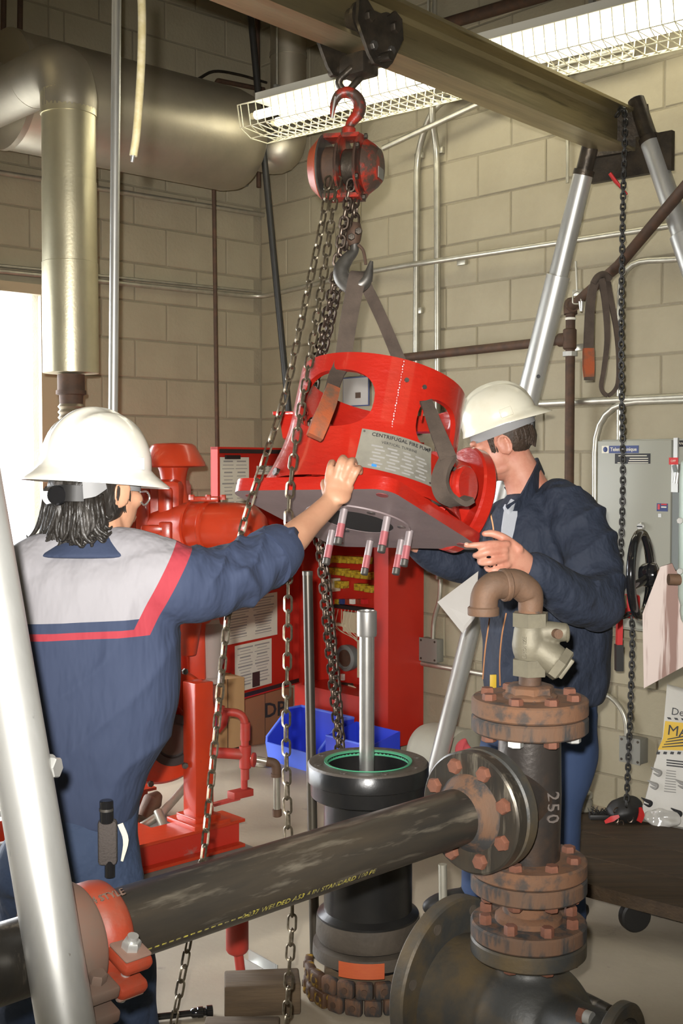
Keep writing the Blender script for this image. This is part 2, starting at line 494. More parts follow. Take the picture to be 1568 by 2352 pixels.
def lerpl(vals, n=8):
    out = []
    for i in range(len(vals) - 1):
        for k in range(n):
            t = k / n
            a, b = vals[i], vals[i + 1]
            if isinstance(a, (tuple, list)):
                out.append(tuple(p + (q - p) * t for p, q in zip(a, b)))
            else:
                out.append(a + (b - a) * t)
    out.append(vals[-1])
    return out
def rounded(pts, rad, n=6):
    """polyline with rounded corners"""
    pts = [V(p) for p in pts]
    out = [pts[0]]
    for i in range(1, len(pts) - 1):
        a, b, c = pts[i - 1], pts[i], pts[i + 1]
        d1, d2 = (a - b), (c - b)
        r = min(rad, d1.length * 0.49, d2.length * 0.49)
        p, q = b + d1.normalized() * r, b + d2.normalized() * r
        for k in range(n + 1):
            t = k / n
            out.append(p * (1 - t) ** 2 + b * 2 * t * (1 - t) + q * t * t)
    out.append(pts[-1])
    return out
def remesh(mb, voxel, smooth=2, disp=None):
    """closed shells fused into one continuous surface"""
    me = mb.mesh('tmp', 0)
    o = bpy.data.objects.new('tmp', me)
    COL.objects.link(o)
    md = o.modifiers.new('r', 'REMESH')
    md.mode = 'VOXEL'
    md.voxel_size = voxel
    if smooth:
        sm = o.modifiers.new('s', 'SMOOTH')
        sm.factor = 0.5
        sm.iterations = smooth
    dg = bpy.context.evaluated_depsgraph_get()
    ev = o.evaluated_get(dg)
    m2 = bpy.data.meshes.new_from_object(ev)
    bpy.data.objects.remove(o)
    bpy.data.meshes.remove(me)
    if disp:
        m2.update()
        nr = [V(v.normal) for v in m2.vertices]
        for v, q in zip(m2.vertices, nr):
            d = disp(v.co, q)
            if d:
                v.co = v.co + (q * d if not isinstance(d, Vector) else d)
    m2.polygons.foreach_set('use_smooth', [True] * len(m2.polygons))
    m2.update()
    return m2
def recentre(me):
    xs = [v.co.copy() for v in me.vertices]
    c = V([(min(p[i] for p in xs) + max(p[i] for p in xs)) / 2 for i in range(3)])
    for v in me.vertices:
        v.co = v.co - c
    return c
def boolean(mb_a, cutters, name, smooth=40):
    """mb_a minus the cutters, as a mesh in world coordinates"""
    a = bpy.data.objects.new('ba', mb_a.mesh('ba', 0))
    COL.objects.link(a)
    tmp = [a]
    for c in cutters:
        b = bpy.data.objects.new('bb', c.mesh('bb', 0))
        COL.objects.link(b)
        tmp.append(b)
        md = a.modifiers.new('b', 'BOOLEAN')
        md.operation = 'DIFFERENCE'
        md.solver = 'EXACT'
        md.object = b
    dg = bpy.context.evaluated_depsgraph_get()
    me = bpy.data.meshes.new_from_object(a.evaluated_get(dg))
    for t in tmp:
        bpy.data.objects.remove(t)
    me.name = name
    me.polygons.foreach_set('use_smooth', [True] * len(me.polygons))
    me.set_sharp_from_angle(angle=math.radians(smooth))
    return me
def text_mesh(s, size, depth=0.0008, bold=False, spacing=1.0, align='CENTER'):
    """lettering as a mesh in its own xy plane"""
    cu = bpy.data.curves.new('txt', 'FONT')
    cu.body = s
    cu.size = size
    cu.align_x = align
    cu.align_y = 'CENTER'
    cu.extrude = depth
    cu.space_character = spacing
    cu.resolution_u = 2
    if bold:
        cu.offset = size * 0.018
    o = bpy.data.objects.new('txt', cu)
    COL.objects.link(o)
    dg = bpy.context.evaluated_depsgraph_get()
    me = bpy.data.meshes.new_from_object(o.evaluated_get(dg))
    bpy.data.objects.remove(o)
    return me
def put_text(s, size, centre, xdir, ydir, m, parent, name='lettering', depth=0.0008, bold=False, spacing=1.0, align='CENTER', bend=None):
    me = text_mesh(s, size, depth, bold, spacing, align)
    x = V(xdir).normalized()
    y = (V(ydir) - x * V(ydir).dot(x)).normalized()
    z = x.cross(y)
    for v in me.vertices:
        v.co = x * v.co.x + y * v.co.y + z * v.co.z
        if bend:
            v.co = bend(V(centre) + v.co) - V(centre)
    me.materials.clear()
    return put(name, me, m, centre, parent)
# ================================================================ THE ROOM
HW = 4.4
def slab(name, corners, off, mname):
    """thick wall / floor slab from 4 face corners, thickness along off"""
    c = [V(p) for p in corners]
    vs = c + [p + V(off) for p in c]
    mb = MB().add(vs, [(0, 1, 2, 3), (7, 6, 5, 4), (0, 4, 5, 1), (1, 5, 6, 2), (2, 6, 7, 3), (3, 7, 4, 0)])
    return struct(mb.build(name, mname, None, 0))
RL, LL = 9.0, 8.0                 # room lengths along the two block walls
floor = slab('floor', [RM(-0.2, -0.2, 0), RM(RL, -0.2, 0), RM(RL, LL, 0), RM(-0.2, LL, 0)], (0, 0, -0.2), 'floor')
ceil = slab('ceiling', [RM(-0.2, -0.2, HW), RM(RL, -0.2, HW), RM(RL, LL, HW), RM(-0.2, LL, HW)], (0, 0, 0.2), 'ceiling')
REC = 0.006
wall_r = slab('wall_right', [RM(-0.2, -REC, 0), RM(RL, -REC, 0), RM(RL, -REC, HW), RM(-0.2, -REC, HW)], -LD * 0.2, 'mortar')
D0, D1, DH = 1.35, 4.6, 2.40      # roller-door opening in the left wall
wl = MB()
for l0, l1, z0, z1 in ((-0.2, D0, 0, HW), (D0, D1, DH, HW), (D1, LL, 0, HW)):
    c = [RM(-REC, l0, z0), RM(-REC, l1, z0), RM(-REC, l1, z1), RM(-REC, l0, z1)]
    vs = c + [p - RD * 0.2 for p in c]
    wl.add(vs, [(0, 1, 2, 3), (7, 6, 5, 4), (0, 4, 5, 1), (1, 5, 6, 2), (2, 6, 7, 3), (3, 7, 4, 0)])
wall_l = struct(wl.build('wall_left', 'mortar', None, 0))
slab('wall_back', [RM(RL, -0.2, 0), RM(RL, LL, 0), RM(RL, LL, HW), RM(RL, -0.2, HW)], RD * 0.2, 'plain_wall')
slab('wall_near', [RM(-0.2, LL, 0), RM(RL, LL, 0), RM(RL, LL, HW), RM(-0.2, LL, HW)], LD * 0.2, 'plain_wall')
# concrete blocks, one by one
BH, BL, BZ0, JT = 0.203, 0.406, -0.057, 0.0085
block_mesh = {}
def block_me(length):
    k = round(length, 3)
    if k not in block_mesh:
        mb = MB()
        h = BH - JT
        e = 0.004
        mb.add([(-k / 2, -0.02, -h / 2), (k / 2, -0.02, -h / 2), (k / 2, -0.02, h / 2), (-k / 2, -0.02, h / 2),
                (-k / 2, -e, -h / 2), (k / 2, -e, -h / 2), (k / 2, -e, h / 2), (-k / 2, -e, h / 2),
                (-k / 2 + e, 0, -h / 2 + e), (k / 2 - e, 0, -h / 2 + e), (k / 2 - e, 0, h / 2 - e), (-k / 2 + e, 0, h / 2 - e)],
               [(0, 1, 5, 4), (1, 2, 6, 5), (2, 3, 7, 6), (3, 0, 4, 7), (4, 5, 9, 8), (5, 6, 10, 9), (6, 7, 11, 10), (7, 4, 8, 11), (8, 9, 10, 11)])
        block_mesh[k] = mb.mesh('block', 0)
    return block_mesh[k]
def blocks(parent, along, normal, offset, odd_at, s0, s1, z_lo, z_hi, skip=None):
    ident = Matrix((along, normal, UP)).transposed()
    rot = ident.to_4x4()
    k = int((z_lo - BZ0) / BH)
    while BZ0 + k * BH < z_hi:
        zc = BZ0 + (k + 0.5) * BH
        sh = offset + (0 if (k - odd_at) % 2 == 0 else BL / 2)
        edges = [s0]
        e = sh
        while e < s1:
            if e > s0 + 0.03:
                edges.append(e)
            e += BL
        edges.append(s1)
        for a, b in zip(edges[:-1], edges[1:]):
            if b - a < 0.06:
                continue
            if skip and skip((a + b) / 2, zc):
                continue
            me = block_me(b - a - JT)
            p = C0 + along * ((a + b) / 2) + UP * zc + normal * random.uniform(-0.0012, 0.0008)
            put('block', me, 'block', p, parent, rot=rot)
        k += 1
blocks(wall_r, RD, LD, 0.031 + BL / 2, 13, 0.0, 3.05, 0.0, 4.15)
blocks(wall_l, LD, RD, 0.045, 10, 0.0, D0, 0.0, 4.2)
blocks(wall_l, LD, RD, 0.045, 10, D0, 2.2, DH, 4.2)
# door frame
tf = MB()
tf.bar(RM(0.012, D0 + 0.03, 0), RM(0.012, D0 + 0.03, DH), 0.09, 0.03, RD)
tf.bar(RM(0.015, D0 - 0.02, DH - 0.02), RM(0.015, D1, DH - 0.02), 0.05, 0.05, RD)
struct(tf.build('trim_1', mat('door_trim', (0.42, 0.34, 0.22), 0.5), None, 0))
# the yard outside: pale ground, rail and a parked van, washed out by daylight
yard = slab('yard_ground', [RM(-0.2, -6, -0.05), RM(-26, -6, -0.05), RM(-26, 26, -0.05), RM(-0.2, 26, -0.05)], (0, 0, -0.1), 'asphalt')
def yard_pt(px, py, d):
    return on_plane(px, py, C0 - RD * d, RD)
vb = MB()
p = yard_pt(60, 1180, 7.5)
vroot = thing('parked_van', (p.x, p.y, -0.05), 'pale van parked in the yard beyond the open door', 'van')
q = V((p.x, p.y, 0))
mvan = Matrix((LD, -RD, UP)).transposed().to_4x4()
mvan.translation = q + UP * 0.85
vb.box(mvan, 4.0, 1.7, 1.1, 0.12)
m2 = mvan.copy(); m2.translation = q + UP * 1.6
vb.box(m2, 2.6, 1.55, 0.55, 0.12)
vb.build('body', 'truck', vroot)
for s in (-0.75, 0.0, 0.75):
    MB().box(mx(q + UP * 1.55 + LD * s + RD * 0.79, RD, UP), 0.36, 0.62, 0.02).build('window', 'truckglass', vroot, 0)
for s in (-1.3, 1.3):
    MB().cyl(q + LD * s + UP * 0.33 + RD * 0.70, q + LD * s + UP * 0.33 + RD * 0.9, 0.36, n=20).build('wheel', 'rubber', vroot)
rroot = thing('yard_railing', RM(-3.5, 2.2, -0.05), 'white painted railing in the yard outside the door', 'railing')
rm = mat('railing_white', (0.78, 0.75, 0.70), 0.6)
for py, nm in ((1022, 'top_rail'), (1176, 'mid_rail')):
    a = on_plane(20, py, C0 - RD * 3.5, RD); b = on_plane(135, py, C0 - RD * 3.5, RD)
    MB().bar(a - LD * -1.2, b, 0.03, 0.03).build(nm, rm, rroot, 0)
for px in (30, 48, 86, 104):
    a = on_plane(px, 1022, C0 - RD * 3.5, RD)
    MB().bar(V((a.x, a.y, -0.05)), a, 0.04, 0.04).build('post', rm, rroot, 0)

# ---------------------------------------------------------------- conduits on the block walls
def pipe_thing(name, pts, r, m, label, cat='conduit', group=None, n=10, bend=0.08, straps=None, parent_mat=None):
    path = rounded(pts, bend) if len(pts) > 2 else [V(p) for p in pts]
    o = MB().tube(path, r, n).build(name, m)
    return tag(o, label, cat, group)
g = 'wall conduits'
pipe_thing('conduit', [WL(-60, 387, 0.03), WL(606, 494, 0.03)], 0.014, 'conduit', 'upper thin conduit running along the left block wall to the corner', 'conduit', g)
pc = C0 + RD * 0.03 + LD * 0.03
za = WL(480, 669, 0.03)
pipe_thing('conduit', [WL(-60, 617, 0.03), V((pc.x, pc.y, za.z)), WR(760, 644, 0.03), WR(860, 622, 0.03)], 0.014, 'conduit',
           'long conduit along the left wall bending round the corner behind the chains', 'conduit', g, bend=0.12)
pipe_thing('conduit', [WL(-60, 604, 0.02), WL(598, 671, 0.02)], 0.009, 'conduit', 'thin conduit just above the corner-bending conduit on the left wall', 'conduit', g)
z1 = WR(980, 603, 0.05).z
a = WR(860, 622, 0.03); b = WR(1660, 500, 0.03)
pipe_thing('conduit', [a, WR(935, 609, 0.04), WR(985, 602, 0.056), WR(1660, 500, 0.056)], 0.014, 'conduit', 'horizontal conduit crossing the right wall behind the two upright conduits', 'conduit', g, bend=0.05)
pipe_thing('conduit', [WR(954, 1000, 0.02), WR(957, 345, 0.02), WR(1000, 235, 0.10), WR(1075, 215, 0.10)], 0.016, 'conduit',
           'left one of two upright conduits, bending over at the strip lamp', 'conduit', g, bend=0.16)
pipe_thing('conduit', [WR(1006, 1330, 0.02), WR(1003, 345, 0.02), WR(992, 270, 0.10), WR(993, 225, 0.12)], 0.016, 'conduit',
           'right one of two upright conduits, ending at the strip lamp', 'conduit', g, bend=0.1)
for px, py, wh_ in ((957, 358, 'left upright conduit below the strip lamp'), (1003, 346, 'right upright conduit below the strip lamp'), (955, 714, 'left upright conduit above the pump casting'),
                   (1055, 602, 'horizontal conduit right of the upright pair'), (1322, 672, 'wall by the sprinkler elbow'), (1325, 798, 'sprinkler drop below the tee')):
    tag(MB().box(mx(WR(px + 6, py, 0.012), LD, UP), 0.03, 0.055, 0.02, 0.003).build('conduit_clip', 'conduit'),
        'small steel clip on the ' + wh_, 'clip', 'conduit clips')
pipe_thing('conduit', [WR(1200, 929, 0.03), WR(1660, 907, 0.03)], 0.017, 'conduit', 'conduit crossing the right wall just above the grey cabinet', 'conduit', g)
pipe_thing('conduit', [WR(1366, 1350, 0.03), WR(1366, 925, 0.03), WR(1660, 917, 0.03)], 0.015, 'conduit', 'conduit dropping down the left edge of the grey cabinet', 'conduit', g, bend=0.22)
pipe_thing('conduit', [WR(1420, 1500, 0.02), WR(1424, 600, 0.02), WR(1560, 596, 0.02), WR(1700, 582, 0.02)], 0.014, 'conduit', 'conduit bending right above the hanging sling loop', 'conduit', g, bend=0.24)
pipe_thing('conduit', [WR(1303, 420, 0.02), WR(1303, 120, 0.02)], 0.008, 'conduit', 'thin upright conduit behind the gantry beam near its far end', 'conduit', g)
pipe_thing('conduit', [WR(880, 340, 0.14), WR(1310, 140, 0.14), WR(1440, 106, 0.14), WR(1455, 118, 0.14), WR(1440, 130, 0.14), WR(1270, 170, 0.14)], 0.014, 'conduit',
           'looped conduit running under the strip lamp', 'conduit', g, bend=0.06)
pipe_thing('rusty_pipe', [WR(860, 103, 0.05), WR(1430, -65, 0.05)], 0.03, 'rustpipe', 'dark rusty pipe high on the right wall above the lamp', 'pipe')
pipe_thing('conduit', [WR(998, 80, 0.04), WR(998, -60, 0.04)], 0.012, 'conduit', 'short upright conduit at the top behind the beam', 'conduit', g)
# junction boxes
def jbox(px0, py0, px1, py1, depth, label, m='boxgrey'):
    a = WR(px0, py0, depth); b = WR(px1, py0, depth); c = WR(px0, py1, depth)
    w = (b - a).length; h = (a - c).length
    ctr = (a + b) / 2 - UP * h / 2 - LD * depth / 2
    r = thing('junction_box', ctr - UP * h / 2, label, 'junction box', 'junction boxes on the right wall')
    MB().box(mx(ctr, LD, RD), w, h, depth, 0.004).build('body', m, r)
    cv = MB().box(mx(ctr + LD * (depth / 2 + 0.002), LD, RD), w * 1.03, h * 1.03, 0.004).build('cover', m, r, 0)
    for sx in (-1, 1):
        for sz in (-1, 1):
            MB().hexnut(ctr + LD * (depth / 2 + 0.003) + RD * (sx * w * 0.4) + UP * (sz * h * 0.4), LD, 0.006, 0.003).build('screw', 'darksteel', r, 0)
    return r
jbox(964, 1467, 1003, 1519, 0.05, 'grey junction box on the wall beside the red control panel')
jbox(1424, 1695, 1470, 1752, 0.06, 'grey junction box low on the wall behind the dark chain')
pipe_thing('conduit', [WR(1012, 1330, 0.03), WR(1010, 1380, 0.03), WR(996, 1420, 0.03), WR(994, 1468, 0.03)], 0.012, 'conduit', 'short conduit dropping into the junction box by the red panel', 'conduit', g, bend=0.1)
pipe_thing('conduit', [WR(968, 1523, 0.03), WR(1130, 1552, 0.03)], 0.014, 'conduit', 'low conduit leaving the junction box towards the jacketed man', 'conduit', g)
pipe_thing('conduit', [WR(1370, 1590, 0.03), WR(1405, 1600, 0.03), WR(1436, 1640, 0.03), WR(1440, 1696, 0.03)], 0.012, 'conduit', 'bent conduit dropping into the low junction box', 'conduit', g, bend=0.12)
# iron sprinkler pipe: drop, tee, branch and the long diagonal run
sp = thing('sprinkler_pipe', (WR(1303, 1100, 0.08)), 'brown rusty sprinkler pipe with tee, elbow and long diagonal branch on right wall', 'pipe')
x0 = WR(1310, 700, 0.08)
bot = V((x0.x, x0.y, 0.9))
MB().tube([bot, V((x0.x, x0.y, WR(1310, 712, 0.08).z))], 0.021, 12).build('drop', 'rustpipe', sp)
MB().tube([WR(905, 824, 0.08), WR(1308, 779, 0.08)], 0.021, 12).build('branch', 'rustpipe', sp)
tz = WR(1308, 779, 0.08)
MB().cyl(tz - UP * 0.045, tz + UP * 0.045, 0.030, n=14, bev=0.005).build('tee', 'rustpipe', sp)
MB().cyl(tz - RD * 0.055, tz - RD * 0.01, 0.030, n=14).build('tee_branch', 'rustpipe', sp)
MB().cyl(V((x0.x, x0.y, tz.z - 0.075)), V((x0.x, x0.y, tz.z - 0.055)), 0.033, n=8).build('collar', 'galv', sp)
el = V((x0.x, x0.y, WR(1310, 706, 0.08).z))
dp = P(1420, 610, 4.55)
far = P(1900, 40, 3.6)
MB().tube(curve([el - UP * 0.03, el + UP * 0.012, el + (dp - el).normalized() * 0.05], 5), 0.030, 12).build('elbow', 'rustpipe', sp)
MB().tube([el, dp, far], 0.021, 12).build('diagonal_run', 'rustpipe', sp)
for t_ in (0.010, 0.075):
    MB().cyl(el - UP * (0.035 + t_), el - UP * (0.045 + t_), 0.024, n=12).build('thread', 'white', sp)
pe = P(1335, 690, 5.0)
MB().cyl(pe - UP * 0.005, pe - UP * 0.045, 0.014, 0.008, n=10).build('sprinkler_head', 'steel', sp)
hg = thing('pipe_hanger', P(1325, 690, 5.02), 'thin threaded hanger rod with ring holding the sprinkler pipe', 'hanger')
MB().tube([P(1322, 600, 5.05), P(1325, 668, 5.05)], 0.004, 6).build('rod', 'conduit', hg)
MB().tube(rounded([P(1325, 668, 5.05), P(1315, 674, 5.05), P(1315, 698, 5.05), P(1334, 698, 5.05), P(1334, 672, 5.05), P(1325, 668, 5.05)], 0.01), 0.003, 6).build('ring', 'conduit', hg)
# ================================================================ STRIP LAMP
la, lb = P(602, 294, 6.0), P(1568, 72, 4.62)
lb.z = la.z
ld = (lb - la).normalized()
lb = la + ld * 2.55
side = ld.cross(UP).normalized()          # towards the viewer
if side.y > 0:
    side = -side
lr = thing('strip_lamp', (la + lb) / 2, 'long white fluorescent strip lamp with wire guard above the men', 'lamp')
hm = MB()
# reflector: sloped trough
for s_, m_ in ((0, 0),):
    prof = [(-0.150, 0.085), (-0.05, 0.125), (0.05, 0.125), (0.150, 0.085), (0.150, 0.078), (0.05, 0.115), (-0.05, 0.115), (-0.150, 0.078)]
    mm = Matrix((side, UP, ld)).transposed().to_4x4()
    mm.translation = la
    hm.prism(mm, prof, (lb - la).length)
hm.build('reflector', 'white', lr)
MB().bar(la + UP * 0.142, lb + UP * 0.142, 0.10, 0.036, UP).build('housing', 'white', lr, 0)
for s in (-0.075, 0.075):
    a = la + side * s + UP * 0.040
    b = lb + side * s + UP * 0.040
    MB().cyl(a + ld * 0.03, b - ld * 0.03, 0.021, n=14).build('tube', 'tube', lr)
    for e, dd in ((a, ld), (b, -ld)):
        MB().cyl(e, e + dd * 0.035, 0.016, n=12).build('lamp_holder', 'cream', lr)
gd = MB()
wr = 0.0028
gp = [(-0.155, 0.080), (-0.135, -0.025), (-0.06, -0.060), (0.06, -0.060), (0.135, -0.025), (0.155, 0.080)]
nlen = (lb - la).length
def gpt(i, s):
    return la + ld * s + side * gp[i][0] + UP * gp[i][1]
for i in (0, 1, 2, 3, 4, 5):
    gd.cyl(gpt(i, -0.02), gpt(i, nlen + 0.02), wr, n=5)
nst = 52
for k in range(nst + 1):
    s = nlen * k / nst
    s2 = min(nlen, s + nlen / nst)
    gd.tube([gpt(4, s), gpt(5, s)], wr * 0.9, 4)
    gd.tube([gpt(1, s), gpt(0, s)], wr * 0.9, 4)
    if k < nst:
        gd.tube([gpt(1, s), gpt(3, s2), gpt(4, s2)], wr * 0.9, 4)
        gd.tube([gpt(4, s), gpt(2, s2), gpt(1, s2)], wr * 0.9, 4)
for s in (-0.02, nlen + 0.02):
    gd.tube([gpt(i, s) for i in range(6)], wr, 5)
gd.build('wire_guard', 'guard', lr)
for s in (0.1, 1.0, 1.8):
    MB().bar(la + ld * s + UP * 0.165 - ld * 0.01, la + ld * s + UP * 0.165 + ld * 0.01, 0.03, 0.05).build('bracket', 'boxgrey', lr, 0)
    MB().tube([la + ld * s + UP * 0.18, V((la.x, la.y, HW)) + V((ld.x, ld.y, 0)) * s], 0.005, 6).build('hanger_rod', 'conduit', lr)

# ================================================================ GANTRY
bd = V((0.659, 0.752, 0)).normalized()        # along the beam, away from the viewer
bp_ = V((0.752, -0.659, 0)).normalized()      # across it, right and towards the viewer
bz0 = 2.665                                   # underside of the beam
BD, BW, TW, TF = 0.155, 0.112, 0.008, 0.014
be = V((1.045, 4.5, bz0))                     # far end, on the centre line
bn = be - bd * 3.75
ga = thing('gantry_crane', V((0.3, 3.6, 0)), 'steel gantry crane with I-beam on splayed tubular legs over the pump', 'gantry')
mm = Matrix((bp_, UP, bd)).transposed().to_4x4()
mm.translation = bn
h2, w2, t2 = BD, BW / 2, TW / 2
ipoly = [(-w2, 0), (w2, 0), (w2, TF * 0.8), (t2 + 0.012, TF * 1.5), (t2, TF * 2.4), (t2, h2 - TF * 2.4), (t2 + 0.012, h2 - TF * 1.5), (w2, h2 - TF * 0.8), (w2, h2),
         (-w2, h2), (-w2, h2 - TF * 0.8), (-t2 - 0.012, h2 - TF * 1.5), (-t2, h2 - TF * 2.4), (-t2, TF * 2.4), (-t2 - 0.012, TF * 1.5), (-w2, TF * 0.8)]
put('beam', MB().prism(Matrix.Identity(4), ipoly, (be - bn).length).mesh('beam', 0), 'beam', bn, ga, rot=mm.to_3x3())
def leg(top, sgn, splay, name_extra=''):
    """stub, upper tube, wide sleeve, lower tube and foot of one leg"""
    d = (bp_ * (sgn * splay) - UP).normalized()
    L = top.z / -d.z
    MB().cyl(top - d * 0.13, top + d * 0.05, 0.031, n=18, bev=0.003).build('leg_stub', 'darksteel', ga)
    MB().cyl(top + d * 0.03, top + d * 0.05, 0.039, n=18).build('leg_collar', 'darksteel', ga)
    lg = MB().cyl(top + d * 0.045, top + d * (L - 0.02), 0.0365, n=24).build('leg', 'galv', ga)
    slv = MB().cyl(top + d * 0.42, top + d * 1.42, 0.0445, n=24, bev=0.002).build('leg_sleeve', 'galv', ga)
    MB().cyl(top + d * (L - 0.03), V((top + d * L)) , 0.08, n=20).build('foot', 'darksteel', ga)
    xx, yy, zz = frame(d, V((0, -1, 0)))
    for t in (0.80, 0.98, 1.3):
        MB().cyl(top + d * t + xx * 0.040 - yy * 0.012, top + d * t + xx * 0.0455 - yy * 0.012, 0.0075, n=12).build('pin_hole', 'ink', slv)
    return d, L
# far frame, end plate
topA, topB = P(1346, 372, 4.46), P(1484, 300, 4.44)
zA = (topA.z + topB.z) / 2
pA = be - bp_ * 0.10 + UP * (-0.02); pB = be + bp_ * 0.125 + UP * 0.045
leg(topA, -1, 0.285)
leg(topB, 1, 0.36)
MB().bar(topA + V((0, 0, 0.10)) + bd * 0.03, topB + V((0, 0, 0.02)) + bd * 0.03, 0.03, 0.16, UP).build('end_plate', 'darksteel', ga, 0)
MB().bar(be - bp_ * 0.13 + V((0, 0, -0.02)), be + bp_ * 0.2 + V((0, 0, -0.02)), 0.14, 0.025, bd).build('base_plate', 'darksteel', ga, 0)
# near frame: the leg that crosses the left of the view and its twin out of sight
l1, l2 = P(64, 1800, 1.74), P(143, 2300, 1.66)
dn = (bp_ * 0.285 - UP).normalized()
topN = l2 - dn * ((bz0 - l2.z) / -dn.z)
MB().cyl(topN, topN + dn * (topN.z / -dn.z - 0.02), 0.0405, n=40).build('leg', 'galv', ga)
MB().cyl(topN - UP * topN.z + dn * 0 + V((dn.x, dn.y, 0)) * (topN.z / -dn.z) , topN - UP * (topN.z - 0.015) + V((dn.x, dn.y, 0)) * (topN.z / -dn.z), 0.08, n=20).build('foot', 'darksteel', ga)
dm = (-bp_ * 0.285 - UP).normalized()
topM = topN - bp_ * 0.26
MB().cyl(topM, topM + dm * (topM.z / -dm.z), 0.0405, n=24).build('leg', 'galv', ga)
MB().bar(topM + UP * 0.0, topN + UP * 0.0, 0.14, 0.025, bd).build('base_plate', 'darksteel', ga, 0)
# bolt through the near leg
def leg_at(py):
    t = (py - 1800) / 500.0
    return l1.lerp(l2, t)
for px, py in ((124, 1763), (-2, 1850)):
    c = P(px, py, 1.735)
    s = 1 if px > 60 else -1
    d = V((0.95 * s, -0.3, 0)).normalized()
    MB().hexnut(c - d * 0.006, d, 0.0165, 0.013, 0.3, 0.003).build('bolt', 'galv', ga)
    MB().cyl(c - d * 0.010, c - d * 0.006, 0.019, n=16).build('washer', 'galv', ga)
c = P(158, 2193, 1.645)
MB().cyl(c + V((0, 0.01, 0)), c - V((0, 0.001, 0)), 0.0025, n=8).build('rivet', 'steel', ga)

# ================================================================ TROLLEY on the beam's lower flange
tx = P(826, 110, 3.36)
s_t = (tx - be).dot(bd)
tc = be + bd * s_t                            # on the beam centre line, underside
tc.z = bz0
tr = thing('beam_trolley', tc - UP * 0.07, 'dark oily four-wheel trolley riding on the beam flange', 'trolley')
for sg in (-1, 1):
    o = tc + bp_ * (sg * 0.075)
    mmm = Matrix((bd, UP, bp_)).transposed().to_4x4()
    mmm.translation = o
    poly = [(-0.092, 0.085), (-0.062, 0.10), (-0.03, 0.075), (0.03, 0.075), (0.062, 0.10), (0.092, 0.085), (0.098, 0.03), (0.05, -0.045), (0.028, -0.065), (-0.028, -0.065), (-0.05, -0.045), (-0.098, 0.03)]
    MB().prism(mmm, poly, 0.010, -0.005).build('side_plate', 'darksteel', tr)
    for s in (-0.055, 0.055):
        w0 = tc + bp_ * (sg * 0.022) + bd * s + UP * (TF + 0.037)
        MB().lathe(mx(w0, bp_ * sg), [(0.030, 0), (0.036, 0.004), (0.036, 0.026), (0.046, 0.030), (0.046, 0.040), (0.018, 0.042)], 24).build('wheel', 'darksteel', tr)
        ax = o + bd * s + UP * (TF + 0.037) + bp_ * (sg * 0.005)
        MB().hexnut(ax, bp_ * sg, 0.017, 0.014, 0.2, 0.003).build('axle_nut', 'darksteel', tr)
    for s, z in ((-0.035, -0.02), (0.04, -0.015), (0.0, -0.045)):
        MB().hexnut(o + bd * s + UP * z + bp_ * (sg * 0.005), bp_ * sg, 0.013, 0.010, 0.5, 0.002).build('bolt', 'hook', tr)
MB().cyl(tc - bp_ * 0.105 - UP * 0.045, tc + bp_ * 0.115 - UP * 0.045, 0.013, n=14).build('cross_pin', 'darksteel', tr)
MB().box(mx(tc - UP * 0.05, bp_, UP), 0.06, 0.07, 0.09, 0.008).build('hanger_block', 'darksteel', tr)
hx = P(795, 205, 3.36)
MB().tube(rounded([tc - UP * 0.06 + bd * 0.028, hx + V((0.028, 0, 0.02)), hx - UP * 0.012, hx + V((-0.028, 0, 0.02)), tc - UP * 0.06 - bd * 0.028], 0.03), 0.010, 10).build('shackle', 'darksteel', tr)

# ================================================================ CHAIN HOIST
def link_mesh(name, L, W, r, n=10, k=6):
    """one chain link, long axis z, flat in xz"""
    pts = []
    h = L / 2 - W / 2
    for i in range(n + 1):
        a = PI * i / n
        pts.append(V((W / 2 * math.cos(a), 0, h + W / 2 * math.sin(a))))
    for i in range(n + 1):
        a = PI + PI * i / n
        pts.append(V((W / 2 * math.cos(a), 0, -h + W / 2 * math.sin(a))))
    return MB().tube(pts, r, k, closed=True).mesh(name, 60)
def chain(path, L, W, r, name, m, parent, twist=0.6, n=8, as_objects=True, link=None, joined_name=None):
    """lay links end to end along a path"""
    pitch = L - 2 * r * 1.02 - r * 0
    pitch = L - 2 * r
    seg = [V(p) for p in path]
    out = []
    d, i, pos = 0.0, 0, seg[0]
    acc = 0.0
    want = 0.0
    pts = []
    for a, b in zip(seg[:-1], seg[1:]):
        l = (b - a).length
        while want <= acc + l:
            pts.append((a.lerp(b, (want - acc) / l), (b - a).normalized()))
            want += pitch
        acc += l
    if link is None:
        link = link_mesh(name, L, W, r, n)
        link.materials.append(M[m])
    res = []
    mb = MB()
    for j, (p, t) in enumerate(pts):
        x, y, z = frame(t, V((1, 0, 0)))
        ang = twist + (PI / 2 if j % 2 else 0) + random.uniform(-0.14, 0.14)
        rot = Matrix((x, y, z)).transposed() @ Matrix.Rotation(ang, 3, 'Z')
        if as_objects:
            res.append(put(name, link, m, p, parent, rot=rot))
        else:
            k0 = len(mb.v)
            mb.v += [p + rot @ v.co for v in link.vertices]
            mb.f += [tuple(q + k0 for q in pl.vertices) for pl in link.polygons]
    if not as_objects:
        o = mb.build(joined_name or name, m, parent, 60)
        return o
    return res
HY = 3.36
hc = P(800, 385, HY)                          # centre of the hoist body
ho = thing('chain_hoist', hc - UP * 0.09, 'worn red hand chain hoist hanging from the beam trolley', 'hoist')
ax = (bd * 0.55 + bp_ * 0.84).normalized()    # wheel axis, to the right and slightly towards us
ax = V((0.93, -0.30, -0.03)).normalized()
k_ = 1 / S(HY)
